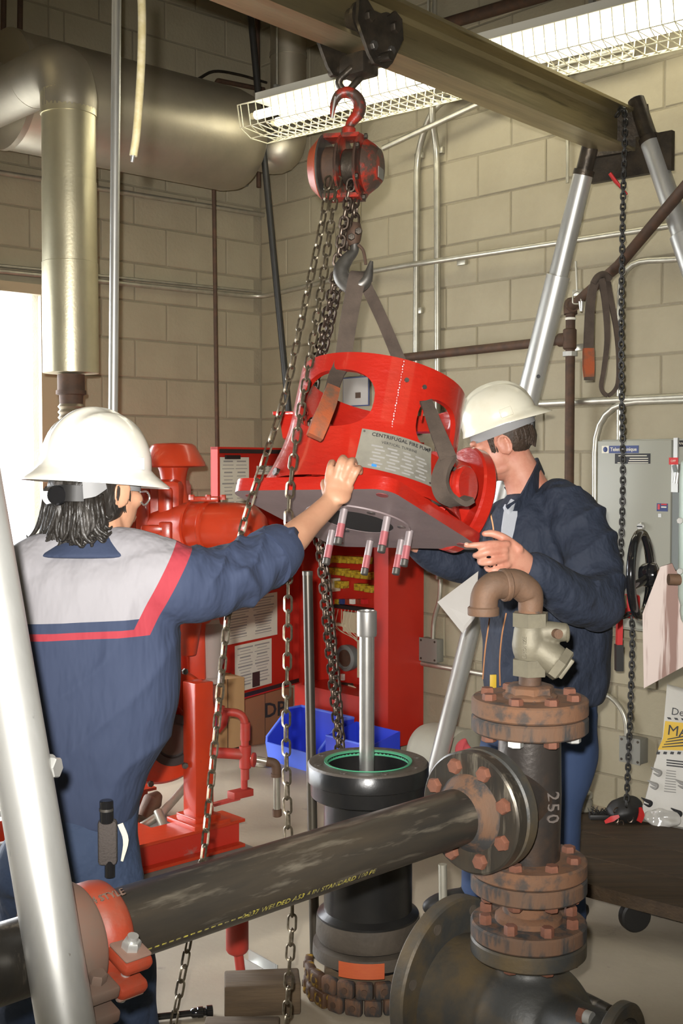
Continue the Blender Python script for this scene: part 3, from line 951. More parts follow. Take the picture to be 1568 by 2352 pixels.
# top hook
hk = curve([P(800, 300, HY), P(806, 282, HY), P(822, 262, HY), P(826, 240, HY), P(815, 220, HY), P(797, 212, HY), P(778, 218, HY), P(766, 240, HY), P(762, 268, HY)], 5)
MB().tube(hk, lerpl([0.011, 0.014, 0.017, 0.018, 0.017, 0.016, 0.014, 0.010, 0.005], 5), 12).build('top_hook', 'hoist', ho, label='worn red top hook')
MB().tube([P(770, 222, HY - 0.012), P(765, 250, HY - 0.014), P(762, 272, HY - 0.012)], 0.003, 6).build('hook_latch', 'galv', ho)
MB().cyl(P(800, 312, HY), P(801, 292, HY), 0.02, n=14, bev=0.004).build('hook_swivel', 'hoist', ho)
def hcyl(s0, s1, r0, r1=None, bev=0.004, n=36):
    return MB().cyl(hc + ax * s0, hc + ax * s1, r0, r1, n, bev)
R0 = 0.090
hcyl(-0.100, -0.068, 0.066, 0.088, 0.004).build('hand_wheel_cover', 'hoist2', ho, label='orange-red dished wheel cover')
hcyl(-0.070, -0.064, 0.092).build('cover_rim', 'hook', ho)
hcyl(-0.064, -0.018, 0.058).build('hand_wheel', 'rustpipe', ho)
hcyl(-0.018, -0.010, 0.090).build('frame_plate', 'hoist', ho)
hcyl(-0.010, 0.036, 0.050).build('load_sheave', 'darksteel', ho)
hcyl(0.036, 0.044, 0.090).build('frame_plate', 'hoist', ho)
hcyl(0.044, 0.092, 0.074, 0.058, 0.012).build('gear_cover', 'hoist', ho)
for s0, s1 in ((-0.066, -0.012), (-0.012, 0.04)):
    for u_ in (1, -1):
        c = hc + UP * (0.082 * u_)
        MB().bar(c + ax * s0, c + ax * s1, 0.07, 0.012, UP).build('spacer_bar', 'hoist', ho, 0)
xx, yy, zz = frame(ax, UP)
for a in range(6):
    q = hc + (xx * math.cos(a * PI / 3) + yy * math.sin(a * PI / 3)) * 0.083
    MB().hexnut(q + ax * 0.044, ax, 0.009, 0.008, 0, 0.002).build('bolt', 'darksteel', ho)
MB().box(mx(hc + ax * 0.0935 + V((0, 0, -0.02)), ax, UP), 0.03, 0.05, 0.002).build('rating_plate', 'boxgrey', ho, 0)
# hand chain: two falls of one endless loop
link_hand = link_mesh('chain_link', 0.0415, 0.0188, 0.0031, 8, 5)
link_hand.materials.append(M['chain'])
s1 = [P(752, 420, 3.31), P(742, 500, 3.28), P(700, 700, 3.2), P(655, 905, 3.13), P(606, 1060, 3.08), P(556, 1215, 3.05), P(526, 1390, 3.02), P(500, 1640, 2.96), P(478, 1860, 2.90), P(463, 1995, 2.86), P(436, 2150, 2.82), P(402, 2330, 2.80), P(385, 2420, 2.80)]
s2 = [P(774, 420, 3.31), P(764, 480, 3.28), P(742, 640, 3.2), P(712, 820, 3.08), P(680, 1010, 2.98), P(664, 1150, 2.94), P(662, 1300, 2.94), P(660, 1500, 2.93), P(657, 1700, 2.92), P(662, 1920, 2.90), P(671, 2080, 2.88), P(664, 2230, 2.87), P(655, 2400, 2.87)]
chain(curve(s1, 10), 0.0415, 0.0188, 0.0031, 'chain_link', 'chain', ho, 0.5, link=link_hand)
chain(curve(s2, 10), 0.0415, 0.0188, 0.0031, 'chain_link', 'chain', ho, 0.2, link=link_hand)
# load chain to the hook and its long slack bight
link_load = link_mesh('load_chain_link', 0.034, 0.0225, 0.0042, 8, 6)
link_load.materials.append(M['darkchain'])
hb = P(812, 545, 3.36)
chain(curve([P(815, 420, 3.36), P(815, 470, 3.36), P(816, 520, 3.36)], 8), 0.034, 0.0225, 0.0042, 'load_chain_link', 'darkchain', ho, 0.5, link=link_load)
sl = [[P(806, 425, 3.32), P(792, 500, 3.34), P(764, 660, 3.38), P(732, 800, 3.48), P(712, 880, 3.58), P(700, 1000, 3.74), P(712, 1150, 3.78), P(735, 1275, 3.76), P(748, 1420, 3.75), P(766, 1600, 3.75), P(778, 1725, 3.74)],
      [P(812, 430, 3.33), P(800, 510, 3.35), P(776, 660, 3.40), P(750, 780, 3.50), P(726, 880, 3.62), P(716, 1000, 3.78), P(724, 1150, 3.82), P(744, 1275, 3.80), P(760, 1420, 3.79), P(776, 1600, 3.79), P(786, 1735, 3.78)]]
chain(curve(sl[0], 8), 0.034, 0.0225, 0.0042, 'load_chain_link', 'darkchain', ho, 0.3, link=link_load)
chain(curve(sl[1], 8), 0.034, 0.0225, 0.0042, 'load_chain_link', 'darkchain', ho, 0.9, link=link_load)
# bottom hook block
MB().tube([P(816, 512, 3.36), P(814, 528, 3.36), P(810, 552, 3.36), P(813, 562, 3.36)], [0.014, 0.022, 0.022, 0.016], 10).build('hook_block', 'rustpipe', ho)
for px, py in ((822, 532), (806, 545)):
    MB().hexnut(P(px, py, 3.335), V((0.1, -1, 0)), 0.010, 0.012, 0, 0.002).build('bolt', 'darksteel', ho)
hk2 = curve([P(814, 560, 3.36), P(812, 578, 3.36), P(796, 596, 3.355), P(784, 618, 3.35), P(787, 640, 3.345), P(804, 656, 3.335), P(826, 655, 3.325), P(843, 638, 3.32), P(853, 600, 3.32)], 6)
MB().tube(hk2, lerpl([0.012, 0.013, 0.018, 0.022, 0.024, 0.024, 0.022, 0.016, 0.005], 6), 14).build('bottom_hook', 'hook', ho, label='large forged steel load hook')
MB().tube(curve([P(822, 562, 3.345), P(834, 576, 3.345), P(840, 608, 3.345)], 5), 0.0045, 8).build('hook_latch', 'rustpipe', ho)

# ================================================================ CHAIN over the far end of the beam
chp = [P(1418, 262, 4.40), P(1426, 250, 4.38), P(1434, 262, 4.34), P(1434, 330, 4.32), P(1430, 480, 4.32), P(1426, 800, 4.32), P(1430, 1100, 4.32), P(1424, 1395, 4.32), P(1450, 1420, 4.32), P(1448, 1600, 4.32), P(1438, 1852, 4.32)]
o = chain(curve(chp, 6), 0.026, 0.0155, 0.0036, 'hanging_chain', 'blackrod', None, 0.5, n=6, as_objects=False)
o.name = 'hanging_chain'
tag(o, 'thin dark chain hanging from the far end of the gantry beam to the plank', 'chain')
tgo = MB().tube([P(1400, 398, 4.42), P(1412, 415, 4.42), P(1440, 446, 4.40)], [(0.006, 0.014), (0.006, 0.016), (0.003, 0.004)], 8).build('red_tag', 'redlabel')
tag(tgo, 'small torn red tag hanging under the end of the beam', 'tag')
# ================================================================ EXHAUST: stack, muffler drum, riser in the corner
ex = thing('exhaust_system', P(166, 960, 4.85), 'silver clad engine exhaust stack with elbow, big muffler drum and corner riser', 'exhaust')
vY = 4.85
va, vb_ = P(163, 857, vY), P(156, 170, vY)
vb_ = V((va.x, va.y, vb_.z))
rv = 0.111
MB().lathe(mx(va, UP), [(0.075, 0.0), (rv, 0.0), (rv, 0.44), (rv - 0.002, 0.442), (rv - 0.002, (vb_.z - va.z) * 0.64)], 48).build('lower_cladding', 'alu', ex)
zt = (vb_.z - va.z)
MB().lathe(mx(va, UP), [(rv - 0.004, 0.43), (rv - 0.004, zt * 0.9)], 48).build('stack_cladding', 'alu', ex)
# mitred elbow turning back towards the muffler inlet
top = V((va.x, va.y, vb_.z - 0.05))
hd = -RD
MB().lathe(mx(V((va.x, va.y, va.z + zt * 0.86)), UP), [(rv, 0.0), (rv, zt * 0.06 + 0.02), (rv - 0.004, zt * 0.06 + 0.021)], 48).build('cladding_band', 'alu', ex)
pts = curve([V((va.x, va.y, va.z + zt * 0.88)), top - UP * 0.03, top + hd * 0.05 + UP * 0.06, top + hd * 0.18 + UP * 0.085, top + hd * 0.40 + UP * 0.085], 6)
MB().tube(pts, rv, 36).build('elbow', 'dullalu', ex)
hz = top.z + 0.085
e0 = top + hd * 0.40 + UP * 0.085
e1 = top + hd * 0.98 + UP * 0.085
MB().tube([e0 - hd * 0.12, e1], rv * 1.0, 36).build('cross_pipe', 'dullalu', ex)
# muffler drum parallel to the left wall
def wl_l(px):
    return (WL(px, 300, 0.40) - C0).dot(LD)
lr_, ll_ = wl_l(556), wl_l(10)
dz = WL(540, 325, 0.40).z
dR = 0.262
da, db = C0 + RD * 0.40 + LD * lr_ + UP * dz, C0 + RD * 0.40 + LD * ll_ + UP * dz
Ld = (db - da).length
MB().lathe(mx(da, LD), [(0.12, -0.02), (dR - 0.05, 0.0), (dR - 0.015, 0.03), (dR, 0.10), (dR, Ld - 0.02), (dR - 0.01, Ld)], 56).build('muffler_drum', 'dullalu', ex)
MB().lathe(mx(db, LD), [(dR + 0.006, -0.03), (dR + 0.006, 0.0), (dR - 0.02, 0.004), (0.13, 0.02)], 56).build('drum_end', 'dullalu', ex)
MB().tube(curve([db, db + LD * 0.18, e1 + LD * 0.06 - UP * 0.02, e1], 6), rv * 0.95, 32).build('inlet_elbow', 'dullalu', ex)
rp_ = P(663, 380, 6.42)
axis_pt = da - LD * 0.10
rc = C0 + RD * 0.42 + LD * (lr_ - 0.36)
rc = P(662, 330, 6.45)
rise = V((rc.x, rc.y, dz + 0.10))
MB().tube(curve([da + LD * 0.05, da - LD * 0.10, V((rise.x, rise.y, dz - 0.005)) + LD * 0.06 - UP * 0.03, V((rise.x, rise.y, dz + 0.10)), V((rise.x, rise.y, dz + 0.22))], 7), lerpl([0.135, 0.125, 0.118, 0.100, 0.098], 7), 36).build('outlet_elbow', 'dullalu', ex)
MB().cyl(V((rise.x, rise.y, dz + 0.18)), V((rise.x, rise.y, HW)), 0.095, n=36).build('riser', 'dullalu', ex)
MB().cyl(V((rise.x, rise.y, dz + 0.46)), V((rise.x, rise.y, dz + 0.485)), 0.099, n=36).build('riser_band', 'dullalu', ex)
# rusty neck and bellows below the cladding
bl = V((va.x, va.y, 0))
nb = [(0.054, P(166, 860, vY).z), (0.054, P(166, 897, vY).z), (0.060, P(166, 897, vY).z), (0.060, P(166, 906, vY).z), (0.048, P(166, 908, vY).z), (0.046, P(166, 928, vY).z)]
MB().lathe(Matrix.Translation(bl), nb, 32).build('neck', 'rustpipe', ex)
zz_ = P(166, 928, vY).z
pr = []
for i in range(16):
    pr += [(0.046, zz_ - i * 0.022), (0.054, zz_ - i * 0.022 - 0.011)]
MB().lathe(Matrix.Translation(bl), pr, 32).build('bellows', mat('bellows_steel', (0.28, 0.24, 0.17), 0.45, 0.7), ex)
# hanging rods and hose
tag(MB().cyl(P(268, -60, 4.2), P(256, 1420, 4.2), 0.0165, n=18).build('galvanised_pole', 'galv'), 'thin bright galvanised pole hanging in front of the muffler drum', 'pole')
hr = thing('air_hose', P(318, -20, 2.2), 'yellowed hose end dangling in front of the muffler drum', 'hose')
MB().tube(curve([P(324, -40, 2.2), P(326, 60, 2.2), P(323, 170, 2.2), P(314, 300, 2.2), P(306, 358, 2.2)], 6), 0.0075, 12).build('hose', 'hosep', hr)
MB().tube([P(306, 352, 2.2), P(303, 372, 2.2)], [0.0045, 0.003], 10).build('hose_tip', 'steel', hr)
tag(MB().cyl(WL(491, 436, 0.30), WL(499, 1060, 0.30), 0.011, n=10).build('hanger_rod', 'rustpipe'), 'rusty upright rod on the left wall below the muffler drum', 'rod', 'rods')
tag(MB().cyl(P(590, -20, 6.75), P(594, 430, 6.75), 0.013, n=10).build('hanger_rod', 'rustpipe'), 'rusty upright rod beside the corner riser', 'rod', 'rods')
tag(MB().cyl(P(570, -20, 6.3), P(664, 960, 6.3), 0.017, n=10).build('brace_rod', 'blackrod'), 'black slanting brace rod in the corner', 'rod', 'rods')
for px in (9, 47):
    tag(MB().cyl(WL(px, -40, 0.12), WL(px - 2, 95, 0.12), 0.014, n=8).build('hanger_rod', 'rustpipe'), 'short rusty rod above the exhaust elbow, ' + ('at the frame edge' if px < 20 else 'second from the frame edge'), 'rod', 'rods')
tag(MB().tube(curve([WL(370, 172, 0.06), WL(440, 186, 0.06), WL(490, 164, 0.06), WL(550, 172, 0.06), WL(612, 190, 0.06)], 5), 0.008, 8).build('cable', 'darksteel'), 'thin dark cable along the wall above the muffler drum', 'cable')
tag(MB().tube(rounded([WL(497, 205, 0.12), WL(497, 184, 0.12), WL(606, 206, 0.12)], 0.03), 0.014, 8).build('drain_pipe', 'rustpipe'), 'short bent rusty pipe on top of the muffler drum', 'pipe')
tag(MB().box(mx(WL(555, 417, 0.03), RD, UP), 0.05, 0.07, 0.04, 0.004).build('wall_bracket', 'boxgrey'), 'small grey bracket on the left wall behind the drum end', 'bracket')

# ================================================================ DIESEL ENGINE behind the left man
EY = 4.75
en = thing('diesel_engine', P(430, 1870, 4.62), 'red diesel pump engine with domed air cleaner on rail base behind left man', 'engine')
ac = P(398, 1040, EY + 0.15)
ecz = V((ac.x, ac.y, 0))
def ez(py, y=EY + 0.15):
    return P(398, py, y).z
MB().lathe(Matrix.Translation(V((ac.x, ac.y, 0))), [(0.005, ez(1017)), (0.075, ez(1019)), (0.090, ez(1024)), (0.128, ez(1062)), (0.132, ez(1070)), (0.120, ez(1072)), (0.06, ez(1074))], 48).build('rain_cap', 'red_engine', en, label='domed orange-red rain cap')
MB().lathe(Matrix.Translation(V((ac.x, ac.y, 0))), [(0.064, ez(1074)), (0.058, ez(1082)), (0.050, ez(1105)), (0.055, ez(1130)), (0.075, ez(1165)), (0.085, ez(1185))], 40).build('air_intake_neck', 'red_engine', en)
# air cleaner drum, axis nearly across the view
c0, c1 = P(330, 1205, EY + 0.10), P(600, 1215, EY - 0.10)
dd = (c1 - c0).normalized()
Lc = (c1 - c0).length
MB().lathe(mx(c0, dd), [(0.075, 0), (0.080, Lc * 0.30), (0.094, Lc * 0.36), (0.100, Lc * 0.55), (0.106, Lc * 0.56), (0.106, Lc * 0.585), (0.100, Lc * 0.595), (0.100, Lc * 0.80), (0.092, Lc * 0.93), (0.06, Lc * 1.0), (0.01, Lc * 1.02)], 48).build('air_cleaner', 'red_engine', en)
MB().lathe(mx(c0, dd), [(0.103, Lc * 0.42), (0.103, Lc * 0.44)], 48).build('air_cleaner_strap', 'red_engine', en)
MB().box(mx(P(470, 1146, EY - 0.06), V((0, -1, 0)), V((1, 0, 0))), 0.11, 0.02, 0.04, 0.004).build('clamp', 'red_engine', en)
for px in (440, 478, 512):
    MB().hexnut(P(px, 1148, EY - 0.08), UP, 0.012, 0.02, 0.2, 0.003).build('bolt', 'red_engine', en)
# upper block
MB().box(P(345, 1200, EY + 0.2), 0.30, 0.36, 0.36, 0.03).build('cylinder_head', 'red_engine', en)
MB().box(P(352, 1216, EY - 0.1), 0.09, 0.05, 0.035, 0.008).build('bracket', 'red_engine', en)
MB().box(P(380, 1228, EY - 0.1), 0.05, 0.05, 0.10, 0.008).build('bracket', 'red_engine', en)
MB().box(P(330, 1480, EY + 0.45), 0.62, 0.55, 0.62, 0.05).build('engine_block', 'red_engine', en)
MB().tube(curve([P(420, 1290, EY), P(440, 1340, EY - 0.05), P(430, 1420, EY - 0.06), P(424, 1500, EY - 0.05)], 6), lerpl([0.07, 0.075, 0.06, 0.045], 6), 24).build('exhaust_manifold', 'red_engine', en)
MB().box(P(455, 1395, EY - 0.02), 0.13, 0.05, 0.03, 0.01).build('manifold_flange', 'red_engine', en)
MB().cyl(P(505, 1424, EY - 0.05), P(520, 1422, EY - 0.05), 0.02, n=14, bev=0.004).build('plug', 'red_engine', en)
MB().box(P(480, 1480, EY + 0.3), 0.12, 0.10, 0.20, 0.02).build('filter_housing', mat('dusty_grey_filter', (0.30, 0.25, 0.22), 0.7), en)
MB().lathe(Matrix.Translation(V((P(482, 1480, EY + 0.25).x, P(482, 1480, EY + 0.25).y, 0))), [(0.05, P(482, 1430, EY + .25).z), (0.058, P(482, 1450, EY + .25).z), (0.05, P(482, 1552, EY + .25).z), (0.06, P(482, 1556, EY + .25).z), (0.06, P(482, 1566, EY + .25).z), (0.03, P(482, 1572, EY + .25).z)], 24).build('fuel_filter', mat('dusty_grey_filter', (0.30, 0.25, 0.22), 0.7), en)
for k in range(4):
    q = P(330, 1480, EY + 0.45) + V((-0.21 + 0.14 * k, -0.27, 0.0))
    MB().box(q, 0.05, 0.05, 0.50, 0.012).build('block_rib', 'red_engine', en)
    MB().hexnut(q + V((0, -0.025, 0.2)), V((0, -1, 0)), 0.014, 0.012, 0.2, 0.003).build('bolt', 'red_engine', en)
for k in range(3):
    MB().box(P(345, 1200, EY + 0.2) + V((-0.09 + 0.09 * k, -0.17, 0.05)), 0.06, 0.05, 0.20, 0.015).build('rocker_cover', 'red_engine', en)
# bell housing plate: big round red disc with black hub opening
fc = P(372, 1668, EY - 0.10)
fn = V((0.42, -0.90, 0)).normalized()
rb = 0.232
MB().lathe(mx(fc - fn * 0.05, fn), [(rb, 0), (rb, 0.035), (rb - 0.012, 0.05), (0.10, 0.055), (0.095, 0.05), (0.09, 0.03)], 64).build('bell_housing', 'red_engine', en)
fh = P(398, 1700, EY - 0.14)
MB().lathe(mx(fh - fn * 0.005, fn), [(0.100, 0), (0.100, 0.012), (0.070, 0.014), (0.066, 0.004)], 48).build('hub_ring', mat('dusty_black_hub', (0.035, 0.028, 0.026), 0.5), en)
MB().lathe(mx(fh - fn * 0.012, fn), [(0.072, 0), (0.066, 0.010), (0.030, 0.016), (0.005, 0.017)], 40).build('hub_face', mat('rusty_hub', (0.10, 0.066, 0.055), 0.5, 0.4), en)
for px, py in ((424, 1542), (424, 1758), (345, 1800)):
    MB().hexnut(P(px, py, EY - 0.16), fn, 0.013, 0.012, 0.2, 0.003).build('bolt', 'hook', en)
for a in (0.5, -0.5):
    q = fh + frame(fn)[1] * (0.085 * math.cos(a)) * 1 + UP * (0.085 * math.sin(a))
    MB().box(mx(q + fn * 0.012, fn, UP), 0.006, 0.02, 0.004).build('hub_mark', 'white', en, 0)
# support post and rail base
pa = P(456, 1890, 4.62)
pst = MB()
pt_ = P(462, 1560, 4.66)
rotm = Matrix((RD, LD, UP)).transposed().to_4x4()
mm = rotm.copy(); mm.translation = V((pa.x, pa.y, (pa.z + pt_.z) / 2))
pst.box(mm, 0.085, 0.085, pt_.z - pa.z, 0.004)
pst.build('support_post', 'red_engine', en)
mm = rotm.copy(); mm.translation = V((pa.x, pa.y, pa.z + 0.012))
MB().box(mm, 0.19, 0.17, 0.02, 0.003).build('post_foot', 'red_engine', en)
mm = rotm.copy(); mm.translation = V((pa.x, pa.y, pa.z + 0.03))
MB().box(mm, 0.13, 0.12, 0.02, 0.003).build('post_foot', 'red_engine', en)
# rail: channel along the left-wall direction
ra, rb_ = P(536, 1872, 4.72), None
rtop = pa.z - 0.002
r_end = V((ra.x, ra.y, rtop))
r_start = r_end + LD * 1.75
MB().bar(r_end, r_start, 0.15, 0.012, UP).build('rail_top', 'red_engine', en, 0)
web = MB().bar(r_end + V((0, 0, -0.05)) - RD * -0.03, r_start + V((0, 0, -0.05)) - RD * -0.03, 0.012, 0.10, UP)
web.build('rail_web', mat('scraped_red_rail', (0.48, 0.03, 0.016), 0.45, col2=(0.22, 0.20, 0.17), scale=5, mix=(0.60, 0.66)), en, 0)
MB().bar(r_end + V((0, 0, -0.10)), r_start + V((0, 0, -0.10)), 0.15, 0.012, UP).build('rail_bottom', 'red_engine', en, 0)
far_r = -RD * 0.62
MB().bar(r_end + far_r, r_start + far_r, 0.15, 0.012, UP).build('rail_top', 'red_engine', en, 0)
MB().bar(r_end + far_r + V((0, 0, -0.05)), r_start + far_r + V((0, 0, -0.05)), 0.012, 0.10, UP).build('rail_web', 'red_engine', en, 0)
MB().bar(r_end - RD * 0.60 + LD * 0.35 - UP * 0.03, r_end + LD * 0.35 - UP * 0.03, 0.10, 0.03, UP).build('cross_member', 'red_engine', en, 0)
# grey drain piping between the rails
gp_ = [P(300, 1915, 4.75), P(372, 1868, 4.8), P(432, 1800, 4.95)]
MB().tube(gp_, 0.017, 12).build('drain_pipe', 'conduit', en)
MB().cyl(P(362, 1862, 4.78), P(376, 1898, 4.74), 0.018, n=12).build('drain_branch', 'conduit', en)
MB().tube([P(328, 1880, 4.8), P(350, 1840, 4.85), P(364, 1825, 4.88)], [0.03, 0.042, 0.02], 12).build('drain_union', 'elbow', en)
# plinth the rails stand on
pz = rtop - 0.106
plA = FL(603, 1952, pz)
pl = MB()
cA = V((plA.x, plA.y, 0))
poly = [cA, cA - RD * 1.1, cA - RD * 1.1 + LD * 2.6, cA + LD * 2.6]
vs = [V((q.x, q.y, 0)) for q in poly] + [V((q.x, q.y, pz - 0.002)) for q in poly]
pl.add(vs, [(3, 2, 1, 0), (4, 5, 6, 7), (0, 1, 5, 4), (1, 2, 6, 5), (2, 3, 7, 6), (3, 0, 4, 7)])
tag(pl.build('engine_plinth', 'plinth', None, 0), 'grey concrete plinth under the red engine rails', 'plinth')
# red cooling pipework beside the post
cw = thing('cooling_pipework', P(560, 1830, 4.9), 'dusty red cooling-water pipe loop with valves in front of cardboard boxes', 'pipework')
CWY = 4.95
def cp(px, py, d=0.0):
    return P(px, py, CWY + d)
MB().tube(rounded([cp(462, 1620, -0.05), cp(498, 1634), cp(562, 1638), cp(563, 1790)], 0.05), 0.017, 14).build('upper_pipe', 'red_dusty', cw)
MB().tube(rounded([cp(470, 1728, 0.05), cp(520, 1730), cp(560, 1733)], 0.03), 0.023, 14).build('lower_pipe', 'red_dusty', cw)
MB().cyl(cp(563, 1660), cp(563, 1700), 0.021, n=14).build('coupling', 'red_dusty', cw)
MB().cyl(cp(563, 1712), cp(563, 1765), 0.025, n=14, bev=0.004).build('tee', 'red_dusty', cw)
MB().cyl(cp(495, 1628), cp(512, 1634), 0.024, n=14).build('union', 'red_dusty', cw)
MB().tube([cp(518, 1630), cp(512, 1662), cp(500, 1680)], [0.02, 0.018, 0.012], 10).build('strainer', 'red_dusty', cw)
MB().lathe(mx(cp(577, 1745, -0.03), V((1, -0.2, 0))), [(0.012, 0), (0.03, 0.005), (0.03, 0.015), (0.012, 0.02)], 18).build('valve_wheel', 'red_dusty', cw)
MB().tube([cp(470, 1560), cp(474, 1620)], [0.010, 0.022], 12).build('solenoid', 'red_dusty', cw)
MB().tube([cp(462, 1545), cp(470, 1570)], 0.008, 8).build('solenoid_stem', 'red_dusty', cw)
for py in (1590, 1606):
    MB().cyl(cp(473, py), cp(474, py + 8), 0.027, n=12).build('hex_collar', 'red_dusty', cw)
MB().cyl(cp(560, 1765), cp(561, 1812), 0.014, n=12).build('drop_leg', 'red_dusty', cw)
mm = rotm.copy(); mm.translation = cp(552, 1822, -0.02)
MB().box(mm, 0.05, 0.10, 0.03, 0.002).build('drop_foot', 'red_dusty', cw)
MB().bar(cp(490, 1848, -0.05), cp(550, 1832, -0.03), 0.03, 0.012, UP).build('foot_bar', 'red_dusty', cw, 0)
MB().bar(cp(549, 1832, -0.03), cp(549, 1836, -0.03), 0.01, 0.01).build('foot_bolt', 'red_dusty', cw, 0)
dg = thing('drain_elbow_pipe', cp(634, 1872), 'grey threaded drain pipe with brown elbow dropping towards the floor', 'pipe')
MB().tube([cp(575, 1741), cp(618, 1750)], 0.013, 12).build('nipple', 'conduit', dg)
MB().tube(rounded([cp(612, 1749), cp(634, 1753), cp(635, 1782)], 0.03), 0.020, 14).build('elbow', 'elbow', dg)
MB().tube([cp(635, 1778), cp(636, 1862)], 0.0145, 12).build('drop', 'conduit', dg)
MB().cyl(cp(636, 1858), cp(636, 1875), 0.020, n=14, bev=0.003).build('end_cap', 'elbow', dg)
MB().cyl(cp(634, 1776), cp(634, 1784), 0.022, n=14).build('elbow_band', 'elbow', dg)

# ================================================================ RED CONTROL PANEL with open door
w0 = WR(978, 1690, 0.0)
cd = 0.271
rr0 = (V((w0.x, w0.y, 0)) - C0).dot(RD)
fz0, fz1 = 0.11, 1.62
cwid = 0.71
cb = thing('control_panel', C0 + RD * (rr0 - cwid / 2) + LD * cd / 2 + UP * fz0, 'open red fire-pump control panel cabinet with relays inside', 'control panel')
def cpt(r, l, z):
    return C0 + RD * (rr0 - cwid + r) + LD * l + UP * z
def cbox(name, r0, r1, l0, l1, z0, z1, m, parent, bev=0.0):
    c = cpt((r0 + r1) / 2, (l0 + l1) / 2, (z0 + z1) / 2)
    mm = Matrix((RD, LD, UP)).transposed().to_4x4()
    mm.translation = c
    return MB().box(mm, r1 - r0, l1 - l0, z1 - z0, bev).build(name, m, parent, 0 if not bev else 40)
zs = 0.32
cbox('back_panel', 0.0, cwid, 0.02, 0.05, fz0, fz1, 'red_panel', cb)
cbox('side_panel', 0.0, 0.02, 0.05, cd, fz0, fz1, 'red_panel', cb)
cbox('side_panel', cwid - 0.02, cwid, 0.05, cd, fz0, fz1, 'red_panel', cb)
cbox('top_panel', 0.0, cwid, 0.05, cd, fz1 - 0.02, fz1, 'red_panel', cb)
cbox('floor_panel', 0.02, cwid - 0.02, 0.05, cd, zs, zs + 0.02, 'red_panel', cb)
cbox('plinth_panel', 0.02, cwid - 0.02, cd - 0.03, cd, fz0, zs, 'red_panel', cb)
cbox('front_flange', cwid - 0.10, cwid - 0.02, cd - 0.012, cd, zs, fz1, 'red_panel', cb)
cbox('front_flange', 0.02, 0.06, cd - 0.012, cd, zs, fz1, 'red_panel', cb)
cbox('mounting_plate', 0.05, cwid - 0.10, 0.055, 0.065, zs + 0.06, fz1 - 0.05, 'red_panel', cb)
fr = cd - 0.15
def inner(px, py, l=0.10):
    return on_plane(px, py, C0 + LD * l, LD)
def iblock(name, px0, py0, px1, py1, m, depth=0.04, l=0.07, bev=0.0):
    a = inner(px0, py0, l + depth); b = inner(px1, py0, l + depth); c = inner(px0, py1, l + depth)
    w = (b - a).length; h = abs(a.z - c.z)
    ctr = (a + b) / 2; ctr.z = (a.z + c.z) / 2; ctr = ctr - LD * depth / 2
    mm = Matrix((RD, LD, UP)).transposed().to_4x4(); mm.translation = ctr
    return MB().box(mm, w, depth, h, bev).build(name, m, cb, 0 if not bev else 40)
for k, (x0, y0) in enumerate(((748, 1303), (769, 1305), (791, 1309), (813, 1312), (832, 1314))):
    o = iblock('relay', x0, y0, x0 + 19, y0 + 16, 'yellow', 0.05, bev=0.003)
for x0, y0 in ((742, 1276), (762, 1276), (782, 1277), (802, 1278), (822, 1279), (767, 1334), (812, 1340), (835, 1344)):
    iblock('relay', x0, y0, x0 + 19, y0 + 16, 'yellow', 0.05, bev=0.003)
iblock('timer', 751, 1328, 763, 1358, 'cream', 0.06, bev=0.003)
iblock('terminal_strip', 766, 1388, 846, 1396, 'rubber', 0.04)
cols = [('yellow', 772), ('bluetape', 782), ('orange', 796), ('white', 806), ('orange', 820), ('redlabel', 832)]
for nm, px in cols:
    o = iblock('wire_ferrule', px - 4, 1376, px + 4, 1387, nm, 0.03)
iblock('terminal_strip', 764, 1430, 790, 1436, 'cream', 0.03)
iblock('tag_card', 787, 1404, 816, 1450, 'cream', 0.02)
wm = MB()
for i in range(9):
    a = inner(768 + i * 8, 1400, 0.10); b = inner(770 + i * 7 + random.uniform(-6, 6), 1440, 0.13); c = inner(820, 1466 + random.uniform(-6, 8), 0.11)
    wm.tube(curve([a, b, c], 5), 0.0018, 4)
wm.build('wiring', 'cream', cb)
gc = inner(790, 1512, 0.12)
MB().lathe(mx(gc - LD * 0.05, LD), [(0.066, 0), (0.070, 0.02), (0.070, 0.045), (0.056, 0.055), (0.052, 0.045), (0.01, 0.042)], 36).build('pressure_gauge', 'cabinet2', cb)
MB().lathe(mx(gc - LD * 0.004, LD), [(0.046, 0), (0.006, 0.004)], 30).build('gauge_works', 'rustpipe', cb)
MB().cyl(inner(787, 1548, 0.10), inner(787, 1562, 0.10), 0.012, n=12).build('gauge_fitting', 'white', cb)
MB().cyl(inner(780, 1572, 0.10), inner(808, 1574, 0.10), 0.012, n=12).build('gauge_pipe', 'darksteel', cb)
MB().tube(curve([inner(800, 1574, 0.11), inner(816, 1580, 0.12), inner(820, 1594, 0.12)], 5), 0.004, 6).build('gauge_lead', 'cream', cb)
iblock('duct_cover', 820, 1470, 834, 1556, 'cream', 0.03)
iblock('switch', 680, 1316, 700, 1344, 'rubber', 0.07)
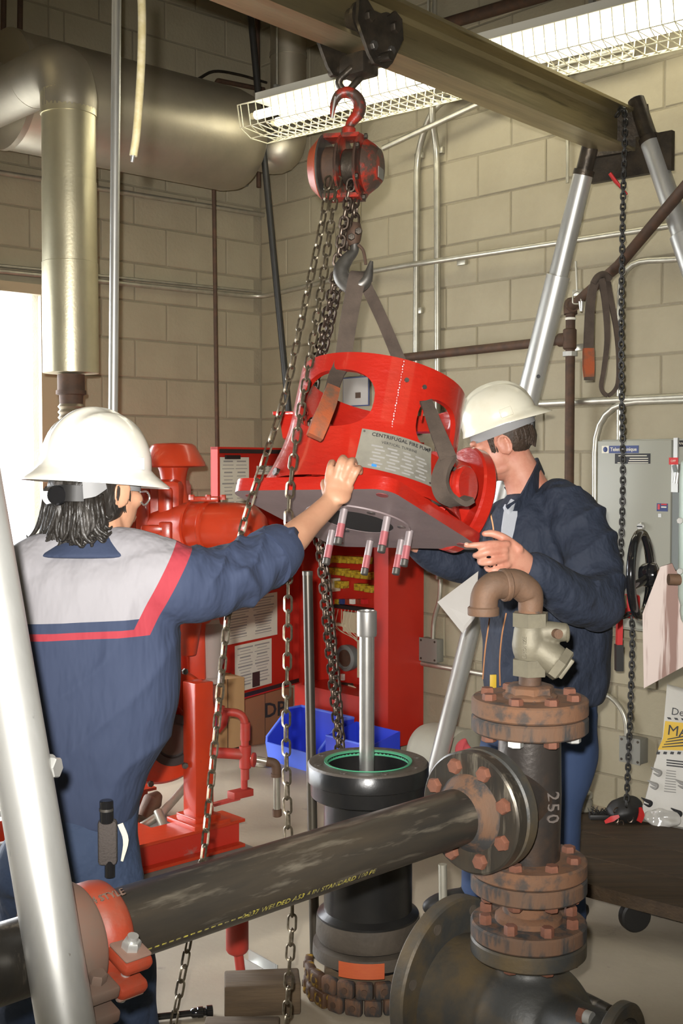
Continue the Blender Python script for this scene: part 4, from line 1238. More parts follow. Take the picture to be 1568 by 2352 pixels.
# door leaf
hg0 = cpt(0.0, cd + 0.004, 0)
fe = P(487, 1300, 5.76)
fe = V((fe.x, fe.y, 0))
ddr = (fe - hg0).normalized()
dw_ = 0.71
dnrm = V((ddr.y, -ddr.x, 0))
if dnrm.y > 0:
    dnrm = -dnrm                              # inside face, towards the viewer
dz0, dz1 = 0.345, 1.595
dmid = hg0 + ddr * (dw_ / 2) + UP * ((dz0 + dz1) / 2)
dr = MB()
mm = Matrix((ddr, dnrm, UP)).transposed().to_4x4(); mm.translation = dmid
dr.box(mm, dw_, 0.004, dz1 - dz0)
door = dr.build('door', 'red_panel', cb, 0)
for r0, r1, z0, z1 in ((0, 0.012, dz0, dz1), (dw_ - 0.012, dw_, dz0, dz1), (0, dw_, dz0, dz0 + 0.012), (0, dw_, dz1 - 0.012, dz1)):
    mm = Matrix((ddr, dnrm, UP)).transposed().to_4x4(); mm.translation = hg0 + ddr * ((r0 + r1) / 2) + UP * ((z0 + z1) / 2) + dnrm * 0.02
    MB().box(mm, r1 - r0, 0.04, z1 - z0).build('door_flange', 'red_panel', door, 0)
mm = Matrix((ddr, dnrm, UP)).transposed().to_4x4(); mm.translation = hg0 + ddr * (dw_ / 2) + UP * (dz1 - 0.02) + dnrm * 0.041
MB().box(mm, dw_ - 0.03, 0.003, 0.02).build('door_gasket', 'rubber', door, 0)
mm.translation = hg0 + ddr * (dw_ / 2) + UP * (dz0 + 0.018) + dnrm * 0.041
MB().box(mm, dw_ - 0.03, 0.003, 0.02).build('door_gasket', 'rubber', door, 0)
def dpt(px, py, off=0.008):
    return on_plane(px, py, hg0 + dnrm * off, dnrm)
def doc(name, px0, py0, px1, py1, label, m='paper', lines=9):
    """sheet fixed to the inside of the open door"""
    a, b, c = dpt(px0, py0), dpt(px1, py0), dpt(px0, py1)
    u0, u1 = (a - hg0).dot(ddr), (b - hg0).dot(ddr)
    zt, zb = a.z, c.z
    r = thing(name, hg0 + ddr * ((u0 + u1) / 2) + UP * zb + dnrm * 0.008, label, 'paper', 'papers on the panel door')
    mm = Matrix((ddr, dnrm, UP)).transposed().to_4x4(); mm.translation = hg0 + ddr * ((u0 + u1) / 2) + UP * ((zt + zb) / 2) + dnrm * 0.006
    MB().box(mm, abs(u1 - u0), 0.0016, zt - zb).build('sheet', m, r, 0)
    ln = MB()
    for i in range(lines):
        z = zt - (zt - zb) * (0.08 + 0.86 * i / lines)
        w = abs(u1 - u0) * random.uniform(0.25, 0.42)
        for s in (-0.23, 0.23):
            mm.translation = hg0 + ddr * ((u0 + u1) / 2 + s * abs(u1 - u0)) + UP * z + dnrm * 0.0072
            ln.box(mm, w, 0.0006, 0.0035 if i % 3 else 0.007)
    ln.build('print', 'greyink', r, 0)
    return r, mm
# clipboard
r, _ = doc('clipboard_sheet', 506, 1050, 572, 1170, 'sheet on a clipboard high on the inside of the red panel door', lines=12)
a, b = dpt(516, 1050), dpt(548, 1050)
MB().bar(a + dnrm * 0.006, b + dnrm * 0.006, 0.012, 0.02, UP).build('clip', 'rubber', r, 0)
doc('small_note', 590, 1070, 640, 1090, 'small note high on the red panel door behind the chain', lines=3)
doc('wiring_diagram', 512, 1380, 637, 1484, 'large wiring diagram sheet on the red panel door below the clipboard', lines=14)
r, mm = doc('document_sheet', 540, 1484, 624, 1592, 'lowest document sheet on the red panel door, with a dark photo square', lines=13)
a = dpt(588, 1560)
mm.translation = a
MB().box(mm, 0.062, 0.0025, 0.075).build('photo', mat('dark_photo', (0.05, 0.03, 0.03), 0.4), r, 0)
# blue bin on the floor
bn_ = thing('storage_bin', FL(700, 1765), 'blue plastic stacking bin with pale front lip below the red panel', 'bin')
def binp(px, py, y):
    return P(px, py, y)
bl0 = FL(620, 1746); bl1 = FL(722, 1772)
bdir = (bl1 - bl0); bdir.z = 0; bw = bdir.length; bdir.normalize()
bdir = RD
bback = -LD
def bpnt(r, l, z):
    return bl0 + RD * r - LD * l + UP * z
bwid, bdep = 0.40, 0.21
bb = MB()
def panel(mb, pts, th=0.004):
    a, b, c = V(pts[0]), V(pts[1]), V(pts[2])
    n = (b - a).cross(c - a).normalized() * th
    k = len(pts)
    mb.add([V(q) for q in pts] + [V(q) + n for q in pts], [tuple(range(k)), tuple(reversed(range(k, 2 * k)))] + [(i, (i + 1) % k, k + (i + 1) % k, k + i) for i in range(k)])
panel(bb, [bpnt(0, 0, 0), bpnt(bwid, 0, 0), bpnt(bwid, bdep, 0), bpnt(0, bdep, 0)])
panel(bb, [bpnt(0, bdep, 0), bpnt(bwid, bdep, 0), bpnt(bwid, bdep, 0.25), bpnt(0, bdep, 0.25)])
side_ = lambda r: [bpnt(r, 0, 0), bpnt(r, bdep, 0), bpnt(r, bdep, 0.25), bpnt(r, 0.12, 0.25), bpnt(r, -0.02, 0.13), bpnt(r, -0.02, 0.09)]
panel(bb, side_(0.0)); panel(bb, side_(bwid))
bb.build('tub', 'blue', bn_, 0)
fl_ = MB()
panel(fl_, [bpnt(-0.004, -0.002, 0), bpnt(bwid + 0.004, -0.002, 0), bpnt(bwid + 0.004, -0.022, 0.10), bpnt(-0.004, -0.022, 0.10)], 0.006)
fl_.build('front_lip', 'bluerim', bn_, 0)
rimm = MB()
for r in (0.0, bwid):
    rimm.tube([bpnt(r, bdep, 0.25), bpnt(r, 0.12, 0.25), bpnt(r, -0.02, 0.125), bpnt(r, -0.022, 0.09)], 0.007, 6)
rimm.tube([bpnt(0, bdep, 0.25), bpnt(bwid, bdep, 0.25)], 0.007, 6)
rimm.build('rim', 'bluerim', bn_)
# second bin behind it
b2 = thing('storage_bin', FL(790, 1745), 'second blue bin standing behind the pale-lipped one under the panel', 'bin')
q0 = bpnt(bwid + 0.03, 0.0, 0)
mb2 = MB()
g2 = lambda r, l, z: q0 + RD * r - LD * l + UP * z
panel(mb2, [g2(0, 0, 0), g2(0.30, 0, 0), g2(0.30, 0, 0.20), g2(0, 0, 0.20)])
panel(mb2, [g2(0, 0.2, 0), g2(0.30, 0.2, 0), g2(0.30, 0.2, 0.24), g2(0, 0.2, 0.24)])
panel(mb2, [g2(0, 0, 0), g2(0, 0.2, 0), g2(0, 0.2, 0.24), g2(0, 0, 0.20)])
panel(mb2, [g2(0.3, 0, 0), g2(0.3, 0.2, 0), g2(0.3, 0.2, 0.24), g2(0.3, 0, 0.20)])
panel(mb2, [g2(0, 0, 0), g2(0.3, 0, 0), g2(0.3, 0.2, 0), g2(0, 0.2, 0)])
mb2.build('tub', 'blue', b2, 0)
MB().tube([g2(0, 0, 0.2), g2(0.3, 0, 0.2)], 0.005, 6).build('rim', 'bluerim', b2)
# cardboard boxes under the open door
def carton(px0, px1, pyt, pyb, y, m, label, depth=0.25, txt=None):
    a, b = P(px0, pyb, y), P(px1, pyb, y)
    zt_ = P((px0 + px1) / 2, pyt, y).z
    c = (a + b) / 2
    zb = max(0.0, c.z)
    r = thing('cardboard_box', V((c.x, c.y, zb)), label, 'box', 'cardboard boxes')
    xd = V((0.80, 0.6, 0)).normalized(); nd = V((0.6, -0.80, 0)).normalized()
    w = (b - a).length / 0.8
    ctr = V((c.x, c.y, (zb + zt_) / 2)) - nd * depth / 2
    mm = Matrix((xd, -nd, UP)).transposed().to_4x4(); mm.translation = ctr
    MB().box(mm, w, depth, zt_ - zb, 0.004).build('body', m, r)
    mm = mm.copy(); mm.translation = ctr + nd * (depth / 2 + 0.001)
    MB().box(mm, 0.003, 0.002, zt_ - zb).build('flap_seam', 'rustpipe', r, 0)
    mm.translation = ctr + UP * ((zt_ - zb) / 2 + 0.001)
    MB().box(mm, w, 0.004, 0.002).build('lid_seam', 'rustpipe', r, 0)
    if txt:
        put_text(txt, 0.085, P(640, 1634, y - 0.10) , xd, UP, 'ink', r, 'print', 0.001, True)
    return r
carton(545, 672, 1588, 1712, 6.42, 'card', 'brown cardboard box with large black print under the panel door', 0.2)
r = carton(486, 560, 1560, 1720, 5.65, 'card2', 'tan cardboard box behind the red cooling pipes', 0.25)
q = P(634, 1634, 6.02)
xd = V((0.80, 0.6, 0)).normalized(); nd = V((0.6, -0.80, 0)).normalized()
bx = [o for o in bpy.data.objects if o.name.startswith('cardboard_box')][0]
cbx = V((P(608, 1712, 6.42).x, P(608, 1712, 6.42).y, 0))
tp = on_plane(636, 1630, cbx + nd * 0.004, nd)
put_text('DPI', 0.11, tp, xd, UP, 'ink', bx, 'print', 0.001, True)
tag(MB().ball(mx(FL(600, 1752, 0.02), UP), 0.05, 0.035, 0.02, 10, 6).build('crumpled_paper', 'paper'), 'crumpled white paper on the floor beside the blue bin', 'paper')
# beige motor drum behind the column
tk = thing('pressure_tank', FL(955, 1775), 'beige-grey round tank lying on the floor right of the red panel', 'tank')
ta, tb = P(975, 1722, 5.55), P(1075, 1745, 5.30)
MB().lathe(mx(ta, tb - ta), [(0.01, -0.03), (0.09, -0.015), (0.125, 0.02), (0.135, 0.06), (0.135, (tb - ta).length)], 40).build('shell', 'tank', tk)
MB().box((ta + tb) / 2 - UP * 0.17, 0.12, 0.16, 0.09, 0.005).build('saddle', 'tank', tk)
rg = MB().ball(mx(P(1064, 1722, 4.9), V((0, -1, 0.4))), 0.042, 0.032, 0.014, 24, 14)
for v_ in rg.v:
    v_ += V((1, -0.5, 1)) * (0.016 * mnoise.noise(v_ * 26))
tag(rg.build('shop_rag', 'pink'), 'crumpled red shop rag beside the beige tank', 'rag')
# steel bar and thin conduit standing on the floor
br = thing('steel_bar', FL(722, 2020), 'long dark steel bar standing upright left of the black column', 'bar')
ba, bb_ = P(706, 1312, 3.72), P(724, 2250, 3.62)
ba2 = ba + (bb_ - ba).normalized() * ((ba.z - 0.0) / (ba.z - bb_.z) * (bb_ - ba).length)
MB().cyl(ba, V((ba2.x, ba2.y, 0.0)), 0.0155, n=16, bev=0.002).build('shaft', mat('dark_bar', (0.055, 0.048, 0.040), 0.38, 0.6, col2=(0.10, 0.085, 0.06), scale=20, stretch=(1, 1, 0.1)), br)
MB().cyl(ba, ba - UP * 0.012, 0.0165, n=16).build('bright_end', 'hook', br)
# ================================================================ PUMP DISCHARGE HEAD (hanging, tilted)
e1 = V((0.428, -0.304, 0.012)); e2 = V((0.289, 0.399, -0.181))
hx_ = e1.normalized(); hy_ = (e2 - hx_ * e2.dot(hx_)).normalized(); hn = hx_.cross(hy_).normalized()
HO = P(822, 1196, 3.32)
HM = Matrix((hx_, hy_, hn)).transposed().to_4x4()
HM.translation = HO
def H(x, y, z):
    return HM @ V((x, y, z))
def HC(r, deg, z):
    a = math.radians(deg)
    return HM @ V((r * math.cos(a), r * math.sin(a), z))
def HD(deg, z=0.0):
    a = math.radians(deg)
    return (HM.to_3x3() @ V((math.cos(a), math.sin(a), z))).normalized()
hd_ = thing('pump_casting', HO, 'red cast fire-pump discharge casting hanging tilted in slings between the men', 'pump')
half, cr, pth = 0.262, 0.05, 0.036
poly = []
for cx, cy, a0 in ((1, 1, 0), (-1, 1, 90), (-1, -1, 180), (1, -1, 270)):
    for k in range(7):
        a = math.radians(a0 + 15 * k)
        poly.append((cx * (half - cr) + cr * math.cos(a), cy * (half - cr) + cr * math.sin(a)))
pm = MB().prism(HM, poly, pth)
bore = MB().cyl(H(0, 0, -0.05), H(0, 0, 0.30), 0.100, n=48)
me = boolean(pm, [bore], 'base_plate', 30)
me.materials.clear(); me.materials.append(M['red']); me.materials.append(M['primer'])
for p_ in me.polygons:
    if p_.normal.dot(hn) < -0.9:
        p_.material_index = 1
c = recentre(me)
put('base_plate', me, None, c, hd_, label='thick red square base plate with grey machined underside')
# raised register ring, bolt holes and hole rims under the plate
MB().ring(HM, [(0.100, -0.004), (0.148, -0.004), (0.150, 0.002), (0.100, 0.002)], 56).build('register_ring', 'primer', hd_)
MB().lathe(HM, [(0.099, -0.003), (0.099, 0.16), (0.04, 0.165)], 48).build('bore', mat('black_bore', (0.006, 0.006, 0.006), 0.8), hd_)
for sx in (-1, 1):
    for sy in (-1, 1):
        MB().cyl(H(sx * 0.215, sy * 0.215, -0.0015), H(sx * 0.215, sy * 0.215, 0.01), 0.016, n=20).build('bolt_hole', mat('dark_red_hole', (0.25, 0.05, 0.05), 0.5), hd_)
for a in (20, 140, 260, 320):
    MB().cyl(HC(0.125, a, -0.0055), HC(0.125, a, 0.0), 0.012, n=18).build('stud_hole', 'hook', hd_)
# hollow body
prof_o = [(0.283, pth - 0.001), (0.277, 0.055), (0.262, 0.10), (0.249, 0.15), (0.241, 0.195), (0.238, 0.23), (0.237, 0.402)]
prof_i = [(0.221, 0.402), (0.222, 0.23), (0.230, 0.15), (0.25, 0.08), (0.255, pth + 0.01)]
shell = MB()
N_ = 96
full = prof_o + prof_i
k0 = 0
for r, z in full:
    for i in range(N_):
        a = 2 * PI * i / N_
        shell.v.append(H(r * math.cos(a), r * math.sin(a), z))
for j in range(len(full)):
    j2 = (j + 1) % len(full)
    for i in range(N_):
        i2 = (i + 1) % N_
        shell.f.append((j * N_ + i, j * N_ + i2, j2 * N_ + i2, j2 * N_ + i))
def cutter(deg, hw, z0, z1):
    """rounded window through one side of the wall"""
    d = HD(deg)
    t = HM.to_3x3() @ V((-math.sin(math.radians(deg)), math.cos(math.radians(deg)), 0))
    zc, hh = (z0 + z1) / 2, (z1 - z0) / 2
    pts = []
    for k in range(36):
        a = 2 * PI * k / 36
        ca, sa = math.cos(a), math.sin(a)
        e_ = 0.75
        pts.append((hw * math.copysign(abs(ca) ** e_, ca), hh * math.copysign(abs(sa) ** e_, sa)))
    o = HC(0.12, deg, zc)
    mm = Matrix((t, hn, d)).transposed().to_4x4()
    mm.translation = o
    return MB().prism(mm, pts, 0.30)
cuts = [cutter(-88, 0.118, 0.185, 0.352), cutter(-8, 0.083, 0.17, 0.325), cutter(92, 0.118, 0.185, 0.352), cutter(170, 0.083, 0.17, 0.325)]
me = boolean(shell, cuts, 'body', 35)
me.materials.clear(); me.materials.append(M['red'])
c = recentre(me)
put('body', me, None, c, hd_, label='red flared cylindrical casting with four rounded windows')
# inner stuffing-box boss
MB().lathe(HM, [(0.20, pth), (0.19, 0.07), (0.12, 0.12), (0.085, 0.15), (0.085, 0.19), (0.05, 0.195)], 40).build('stuffing_box', 'red', hd_)
for a in (30, 150, 270):
    MB().bar(HC(0.06, a, 0.14), HC(0.24, a, 0.10), 0.02, 0.10, hn).build('inner_rib', 'red', hd_)
# weld seam and screw heads on the rim
sm = MB()
for k in range(26):
    z = 0.395 - k * 0.0075
    q = HC(0.2375, -44 + math.sin(k * 2.1) * 0.25, z)
    sm.ball(q, 0.0034, 0.0034, 0.0052, 6, 4)
sm.build('weld_seam', 'red', hd_)
for a, z in ((-40, 0.345), (-27, 0.342)):
    MB().cyl(HC(0.236, a, z), HC(0.241, a, z), 0.0065, n=10).build('plug_screw', 'hook', hd_)
MB().bar(HC(0.2365, -25, 0.25), HC(0.2365, -25, 0.40), 0.004, 0.003, HD(-25)).build('rib_edge', 'red', hd_, 0)
# studs
studs = [(790, 1170, 777, 1246), (762, 1222, 747, 1298), (849, 1246, 836, 1320), (889, 1188, 874, 1270), (921, 1244, 910, 1320), (940, 1222, 927, 1300)]
for x0, y0, x1, y1 in studs:
    b0 = on_plane(x0 + 1, y0 - 3, HO, hn)
    MB().cyl(b0 + hn * 0.01, b0 - hn * 0.045, 0.0105, n=16).build('stud', mat('bare_stud', (0.42, 0.36, 0.36), 0.4, 0.5), hd_)
    MB().cyl(b0 - hn * 0.045, b0 - hn * 0.083, 0.0108, n=16).build('stud_thread', mat('red_smeared_stud', (0.42, 0.13, 0.14), 0.4, 0.3), hd_)
    MB().cyl(b0 - hn * 0.083, b0 - hn * 0.103, 0.0112, n=16, bev=0.002).build('stud_end', 'hook', hd_)
# discharge neck and flange on the right
fd = HD(61)
f0 = HC(0.180, 58, 0.150)
MB().cyl(f0, f0 + fd * 0.14, 0.108, n=40).build('discharge_neck', 'red', hd_)
MB().lathe(mx(f0 + fd * 0.105, fd), [(0.10, 0), (0.150, 0.0), (0.156, 0.006), (0.156, 0.036), (0.150, 0.042), (0.09, 0.042)], 56).build('discharge_flange', 'red', hd_)
MB().prism(Matrix((HD(62), hn, HD(-28))).transposed().to_4x4().__class__(Matrix.Translation(HC(0.24, 60, 0.04))) @ Matrix((HD(62), hn, HD(-28))).transposed().to_4x4(), [(0, 0), (0.10, 0), (0.07, 0.05), (0.0, 0.12)], 0.016, -0.008).build('gusset', 'red', hd_, 0)
# lifting lugs: round boss right, flat eared bracket left
lgd = HD(-2)
l0 = HC(0.22, -2, 0.095)
MB().lathe(mx(l0, lgd), [(0.040, 0), (0.040, 0.095), (0.050, 0.097), (0.053, 0.102), (0.053, 0.114), (0.048, 0.119), (0.0, 0.121)], 40).build('lifting_boss', 'red', hd_)
lb_ = P(668, 950, 3.42)
MB().box(mx(lb_, UP, V((1, 0, 0))), 0.10, 0.07, 0.010, 0.002).build('ear_top', 'red', hd_)
MB().prism(mx(lb_ - UP * 0.004 + V((0.005, 0.02, 0)), V((-0.35, -0.9, 0.35)), V((1, 0, 0))), [(-0.035, 0), (0.04, 0), (0.05, -0.075), (-0.022, -0.075)], 0.02).build('ear_web', 'red', hd_, 0)
pl_ = HC(0.275, -112, 0.052)
MB().cyl(pl_, pl_ + HD(-112) * 0.012, 0.011, n=12).build('pipe_plug', 'darksteel', hd_)
# nameplate bent round the body
npl = thing  # (kept short)
def body_r(z):
    for (r0, z0), (r1, z1) in zip(prof_o[:-1], prof_o[1:]):
        if z0 <= z <= z1:
            return r0 + (r1 - r0) * (z - z0) / (z1 - z0)
    return prof_o[-1][0]
NA, NZ = -38.5, 0.128
nw, nh = 0.205, 0.112
SK = 0.0
def np_pt(u, w, off):
    """u along the plate (right), w up"""
    z = NZ + w + u * SK
    r = body_r(z) + off
    return HC(r, NA + math.degrees(u / 0.25), z)
nb_ = MB()
nu, nw_ = 14, 6
for off in (0.0015, 0.0045):
    for j in range(nw_ + 1):
        for i in range(nu + 1):
            nb_.v.append(np_pt(-nw / 2 + nw * i / nu, -nh / 2 + nh * j / nw_, off))
K = (nu + 1) * (nw_ + 1)
for j in range(nw_):
    for i in range(nu):
        a = j * (nu + 1) + i
        nb_.f.append((a, a + 1, a + nu + 2, a + nu + 1))
        nb_.f.append((K + a, K + a + nu + 1, K + a + nu + 2, K + a + 1))
npo = nb_.build('nameplate', 'plate', hd_, 60, 'silver nameplate lettered CENTRIFUGAL FIRE PUMP')
def np_text(s, size, u, w, bold=False, sp=1.0, align='CENTER'):
    me = text_mesh(s, size, 0.0002, bold, sp, align)
    vs = [np_pt(u + v.co.x, w + v.co.y, 0.0052 + v.co.z) for v in me.vertices]
    c = sum(vs, V((0, 0, 0))) / max(1, len(vs))
    for v, q in zip(me.vertices, vs):
        v.co = q - c
    me.materials.clear()
    put('lettering', me, 'ink', c, npo)
np_text('CENTRIFUGAL FIRE PUMP', 0.0145, 0.012, 0.044, True, 1.05)
np_text('VERTICAL TURBINE', 0.0105, 0.004, 0.026, False, 1.1)
for row, z in enumerate((0.012, 0.002, -0.008, -0.018, -0.028, -0.038, -0.047)):
    bx_ = MB()
    for col in range(4):
        u = -0.055 + col * 0.040 + (0.008 if row % 2 else 0)
        w = 0.030 - 0.004 * ((row + col) % 3)
        k = len(bx_.v)
        for a, b in ((-w / 2, -0.0024), (w / 2, -0.0024), (w / 2, 0.0024), (-w / 2, 0.0024)):
            bx_.v.append(np_pt(u + a, z + b, 0.0052))
        bx_.f.append((k, k + 1, k + 2, k + 3))
    bx_.build('data_fields', 'greyink', npo, 0)
for u, w in ((-0.095, 0.049), (0.095, 0.049), (-0.095, -0.049), (0.095, -0.049)):
    MB().cyl(np_pt(u, w, 0.003), np_pt(u, w, 0.0065), 0.003, n=8).build('rivet', 'hook', npo)
q = MB(); 
for a, b in ((-0.006, -0.004), (0.006, -0.004), (0.006, 0.004), (-0.006, 0.004)):
    q.v.append(np_pt(-0.055 + a, -0.046 + b, 0.0054))
q.f.append((0, 1, 2, 3))
q.build('blue_mark', mat('blue_marker', (0.05, 0.25, 0.65), 0.5), npo, 0)

# ================================================================ SLING
sg_ = thing('lifting_sling', P(830, 650, 3.33), 'two-leg brown webbing sling from the hoist hook to the pump head', 'sling')
def band(pts, w, wd, th, name, m):
    MB().strip(pts, w, wd, th).build(name, m, sg_, 50)
Xd = V((1, 0.15, 0))
hkp = P(822, 640, 3.335)
band(curve([P(838, 648, 3.37), P(834, 628, 3.345), P(822, 632, 3.315), P(815, 660, 3.305), P(800, 740, 3.29), P(786, 830, 3.26), P(772, 862, 3.22), P(760, 900, 3.13)], 6), lerpl([0.042, 0.046, 0.048, 0.048, 0.046, 0.044, 0.040, 0.036], 6), Xd, 0.007, 'front_strap', 'strap')
band(curve([P(832, 640, 3.35), P(846, 668, 3.36), P(880, 740, 3.42), P(918, 830, 3.46), P(946, 890, 3.42), P(978, 925, 3.20), P(1000, 985, 3.08)], 6), lerpl([0.03, 0.032, 0.034, 0.036, 0.036, 0.034, 0.030], 6), Xd, 0.007, 'rear_strap', 'strap')
band(curve([P(764, 892, 3.135), P(752, 930, 3.07), P(736, 968, 3.02), P(722, 1004, 3.0)], 6), lerpl([0.036, 0.042, 0.044, 0.040], 6), V((1, 0.3, -0.25)), 0.020, 'worn_sleeve', 'strap2')
band(curve([P(756, 905, 3.125), P(742, 950, 3.075), P(735, 985, 3.05)], 4), 0.030, V((1, 0.3, -0.25)), 0.012, 'sleeve_core', 'strap')
# eye choked round the lifting boss
bo = l0 + lgd * 0.045
tx_, ty_, tz_ = frame(lgd, UP)
loop = [P(985, 940, 3.12), P(1006, 1000, 3.055), P(1024, 1050, 3.02)]
arc = []
for k in range(11):
    a = math.radians(62 + 21 * k)
    arc.append(bo + (tx_ * math.sin(a) - ty_ * -math.cos(a)) * 0.050)
p_in = [P(985, 940, 3.12), P(1005, 998, 3.05), P(1026, 1052, 3.005)]
band(curve([P(980, 925, 3.16), P(1000, 980, 3.07), P(1030, 1055, 2.995)], 6), lerpl([0.030, 0.036, 0.042], 6), V((1, 0, 0.3)), 0.016, 'boss_strap', 'strap')
ring_pts = [bo + (tx_ * math.cos(a) + ty_ * math.sin(a)) * 0.047 for a in [2 * PI * k / 28 for k in range(28)]]
eb = MB()
rr_ = [(0.042, -0.020), (0.052, -0.020), (0.052, 0.026), (0.042, 0.026)]
eb.ring(mx(bo, lgd), rr_, 36)
eb.build('boss_eye', 'strap', sg_)
band(curve([P(1030, 1050, 2.995), P(1015, 1080, 2.985), P(1010, 1110, 2.985), P(1022, 1140, 2.985), P(1052, 1156, 2.995), P(1078, 1146, 3.01)], 6), lerpl([0.044, 0.042, 0.044, 0.048, 0.046, 0.04], 6), lgd, 0.014, 'boss_choke', 'strap')

# ================================================================ BLACK COLUMN and SHAFT
CYY = 3.40
cc = P(845, 1748, CYY)
cz = cc.z
col = thing('pump_column', V((cc.x, cc.y, 0.09)), 'glossy black pump column pipe with thick flange standing on timber', 'column pipe')
MT = Matrix.Translation(V((cc.x, cc.y, 0)))
flm = MB().lathe(MT, [(0.118, cz - 0.30), (0.118, cz - 0.004), (0.124, cz), (0.169, cz), (0.174, cz - 0.006), (0.174, cz - 0.052), (0.166, cz - 0.056), (0.164, cz - 0.095), (0.157, cz - 0.10), (0.127, cz - 0.10)], 72, caps=False)
flo = flm.build('flange', 'blackpaint', col)
flo.data.materials.append(M['blackflange'])
for p_ in flo.data.polygons:
    if p_.normal.z > 0.6:
        p_.material_index = 1
MB().lathe(MT, [(0.127, cz - 0.098), (0.127, 0.24), (0.135, 0.235), (0.146, 0.228), (0.148, 0.185), (0.14, 0.175)], 64, caps=False).build('barrel', 'blackpaint', col)
MB().ring(MT, [(0.117, cz + 0.0005), (0.126, cz + 0.003), (0.126, cz - 0.012), (0.116, cz - 0.012)], 64).build('green_liner', 'green', col)
MB().lathe(MT, [(0.1165, cz - 0.002), (0.1165, cz - 0.33), (0.0, cz - 0.331)], 56, caps=False).build('bore', 'blackpaint', col)
for a in range(8):
    q = V((cc.x + 0.149 * math.cos(a * PI / 4 + 0.3), cc.y + 0.149 * math.sin(a * PI / 4 + 0.3), cz))
    MB().cyl(q - UP * 0.002, q + UP * 0.0012, 0.010, n=12).build('bolt_hole', 'hook', col)
MB().lathe(MT, [(0.127, 0.225), (0.148, 0.222), (0.150, 0.17), (0.143, 0.155), (0.12, 0.15)], 56).build('bottom_collar', 'blackflange', col)
MB().ring(MT, [(0.135, 0.150), (0.158, 0.145), (0.160, 0.112), (0.135, 0.105)], 56).build('clamp_ring', 'blackflange', col)
MB().lathe(MT, [(0.127, 0.15), (0.127, 0.09), (0.0, 0.09)], 40).build('foot', 'blackpaint', col)
sh = thing('pump_shaft', V((cc.x, cc.y, cz - 0.32)), 'polished steel pump shaft with coupling rising from the black column', 'shaft')
sx_ = P(843, 1600, CYY)
st_, sb_ = P(843, 1402, CYY), V((cc.x, cc.y, cz - 0.325))
sxy = V((P(842, 1748, CYY).x, CYY, 0))
MB().cyl(V((sxy.x, sxy.y, cz - 0.325)), V((sxy.x, sxy.y, P(843, 1460, CYY).z)), 0.0215, n=32).build('rod', 'steel', sh)
MB().cyl(V((sxy.x, sxy.y, P(843, 1464, CYY).z)), V((sxy.x, sxy.y, P(843, 1455, CYY).z)), 0.019, n=24).build('thread', 'elbow', sh)
MB().lathe(Matrix.Translation(V((sxy.x, sxy.y, 0))), [(0.019, P(843, 1458, CYY).z), (0.027, P(843, 1461, CYY).z), (0.0285, P(843, 1456, CYY).z), (0.0285, P(843, 1404, CYY).z), (0.026, P(843, 1402, CYY).z), (0.021, P(843, 1402, CYY).z), (0.020, P(843, 1412, CYY).z), (0.0, P(843, 1413, CYY).z)], 36).build('coupling', mat('coupling_steel', (0.40, 0.39, 0.37), 0.38, 0.8), sh)
# chain tong clamped round the foot of the column
tg = thing('chain_vise', V((cc.x, cc.y - 0.1, 0.06)), 'rusty chain clamp with yellow chips wrapped round the column foot', 'chain clamp')
for k in range(11):
    a = math.radians(178 + 17.5 * k)
    for j, z in enumerate((0.070, 0.025)):
        rr = 0.170 + 0.004 * (j)
        q = V((cc.x + rr * math.cos(a + j * 0.14), cc.y + rr * math.sin(a + j * 0.14), z))
        d = V((math.cos(a), math.sin(a), 0))
        m_ = 'yellowpaint' if k in (0, 1, 2) else 'rustflange'
        MB().box(mx(q, d, UP), 0.047, 0.049, 0.026, 0.008).build('clamp_link', m_, tg)
        MB().cyl(q - d * 0.012, q + d * 0.016, 0.009, n=10).build('link_pin', 'rustpipe', tg)
tgc = P(828, 2262, 3.21)
ot = MB()
for k in range(9):
    a = math.radians(262 - 23 + 46 * k / 8)
    for z in (0.098, 0.142):
        ot.v.append(V((cc.x + 0.1635 * math.cos(a), cc.y + 0.1635 * math.sin(a), z)))
for k in range(8):
    ot.f.append((2 * k, 2 * k + 2, 2 * k + 3, 2 * k + 1))
tag(ot.build('orange_tag', mat('orange_tag_print', (0.48, 0.10, 0.03), 0.5, col2=(0.45, 0.08, 0.03), scale=40, stretch=(1, 1, 8)), None, 60), 'orange printed tag wrapped on the column foot clamp', 'tag')

# ================================================================ PIPE ASSEMBLY: tee, flanges, check valve, elbows, spool
TX, TY, TZ = P(1215, 1823, 2.6).x, 2.6, P(1215, 1823, 2.6).z
pa_ = thing('pipe_assembly', V((TX, TY, 0.30)), 'rusty flanged pipe tee with check valve, elbows and long black side pipe', 'pipework')
TM = Matrix.Translation(V((TX, TY, 0)))
pd = V((-0.712, -0.702, 0)).normalized()         # branch direction, towards the viewer and left
def fl(z0, z1, name, m, r=0.127, bore=0.05, raised=None):
    e = 0.004
    return MB().lathe(TM, [(bore, z0), (r - e, z0), (r, z0 + e), (r, z1 - e), (r - e, z1), (bore, z1)], 64).build(name, m, pa_)
def vbolts(z, up, n, rad, m, hh=0.014, rot=0.2, parent=None, br=0.0155):
    for k in range(n):
        a = rot + 2 * PI * k / n
        q = V((TX + rad * math.cos(a), TY + rad * math.sin(a), z))
        MB().hexnut(q, UP * up, br, hh, random.uniform(0, 1), 0.003).build('bolt', m, parent)
zt_, zb_ = TZ + 0.176, TZ - 0.176
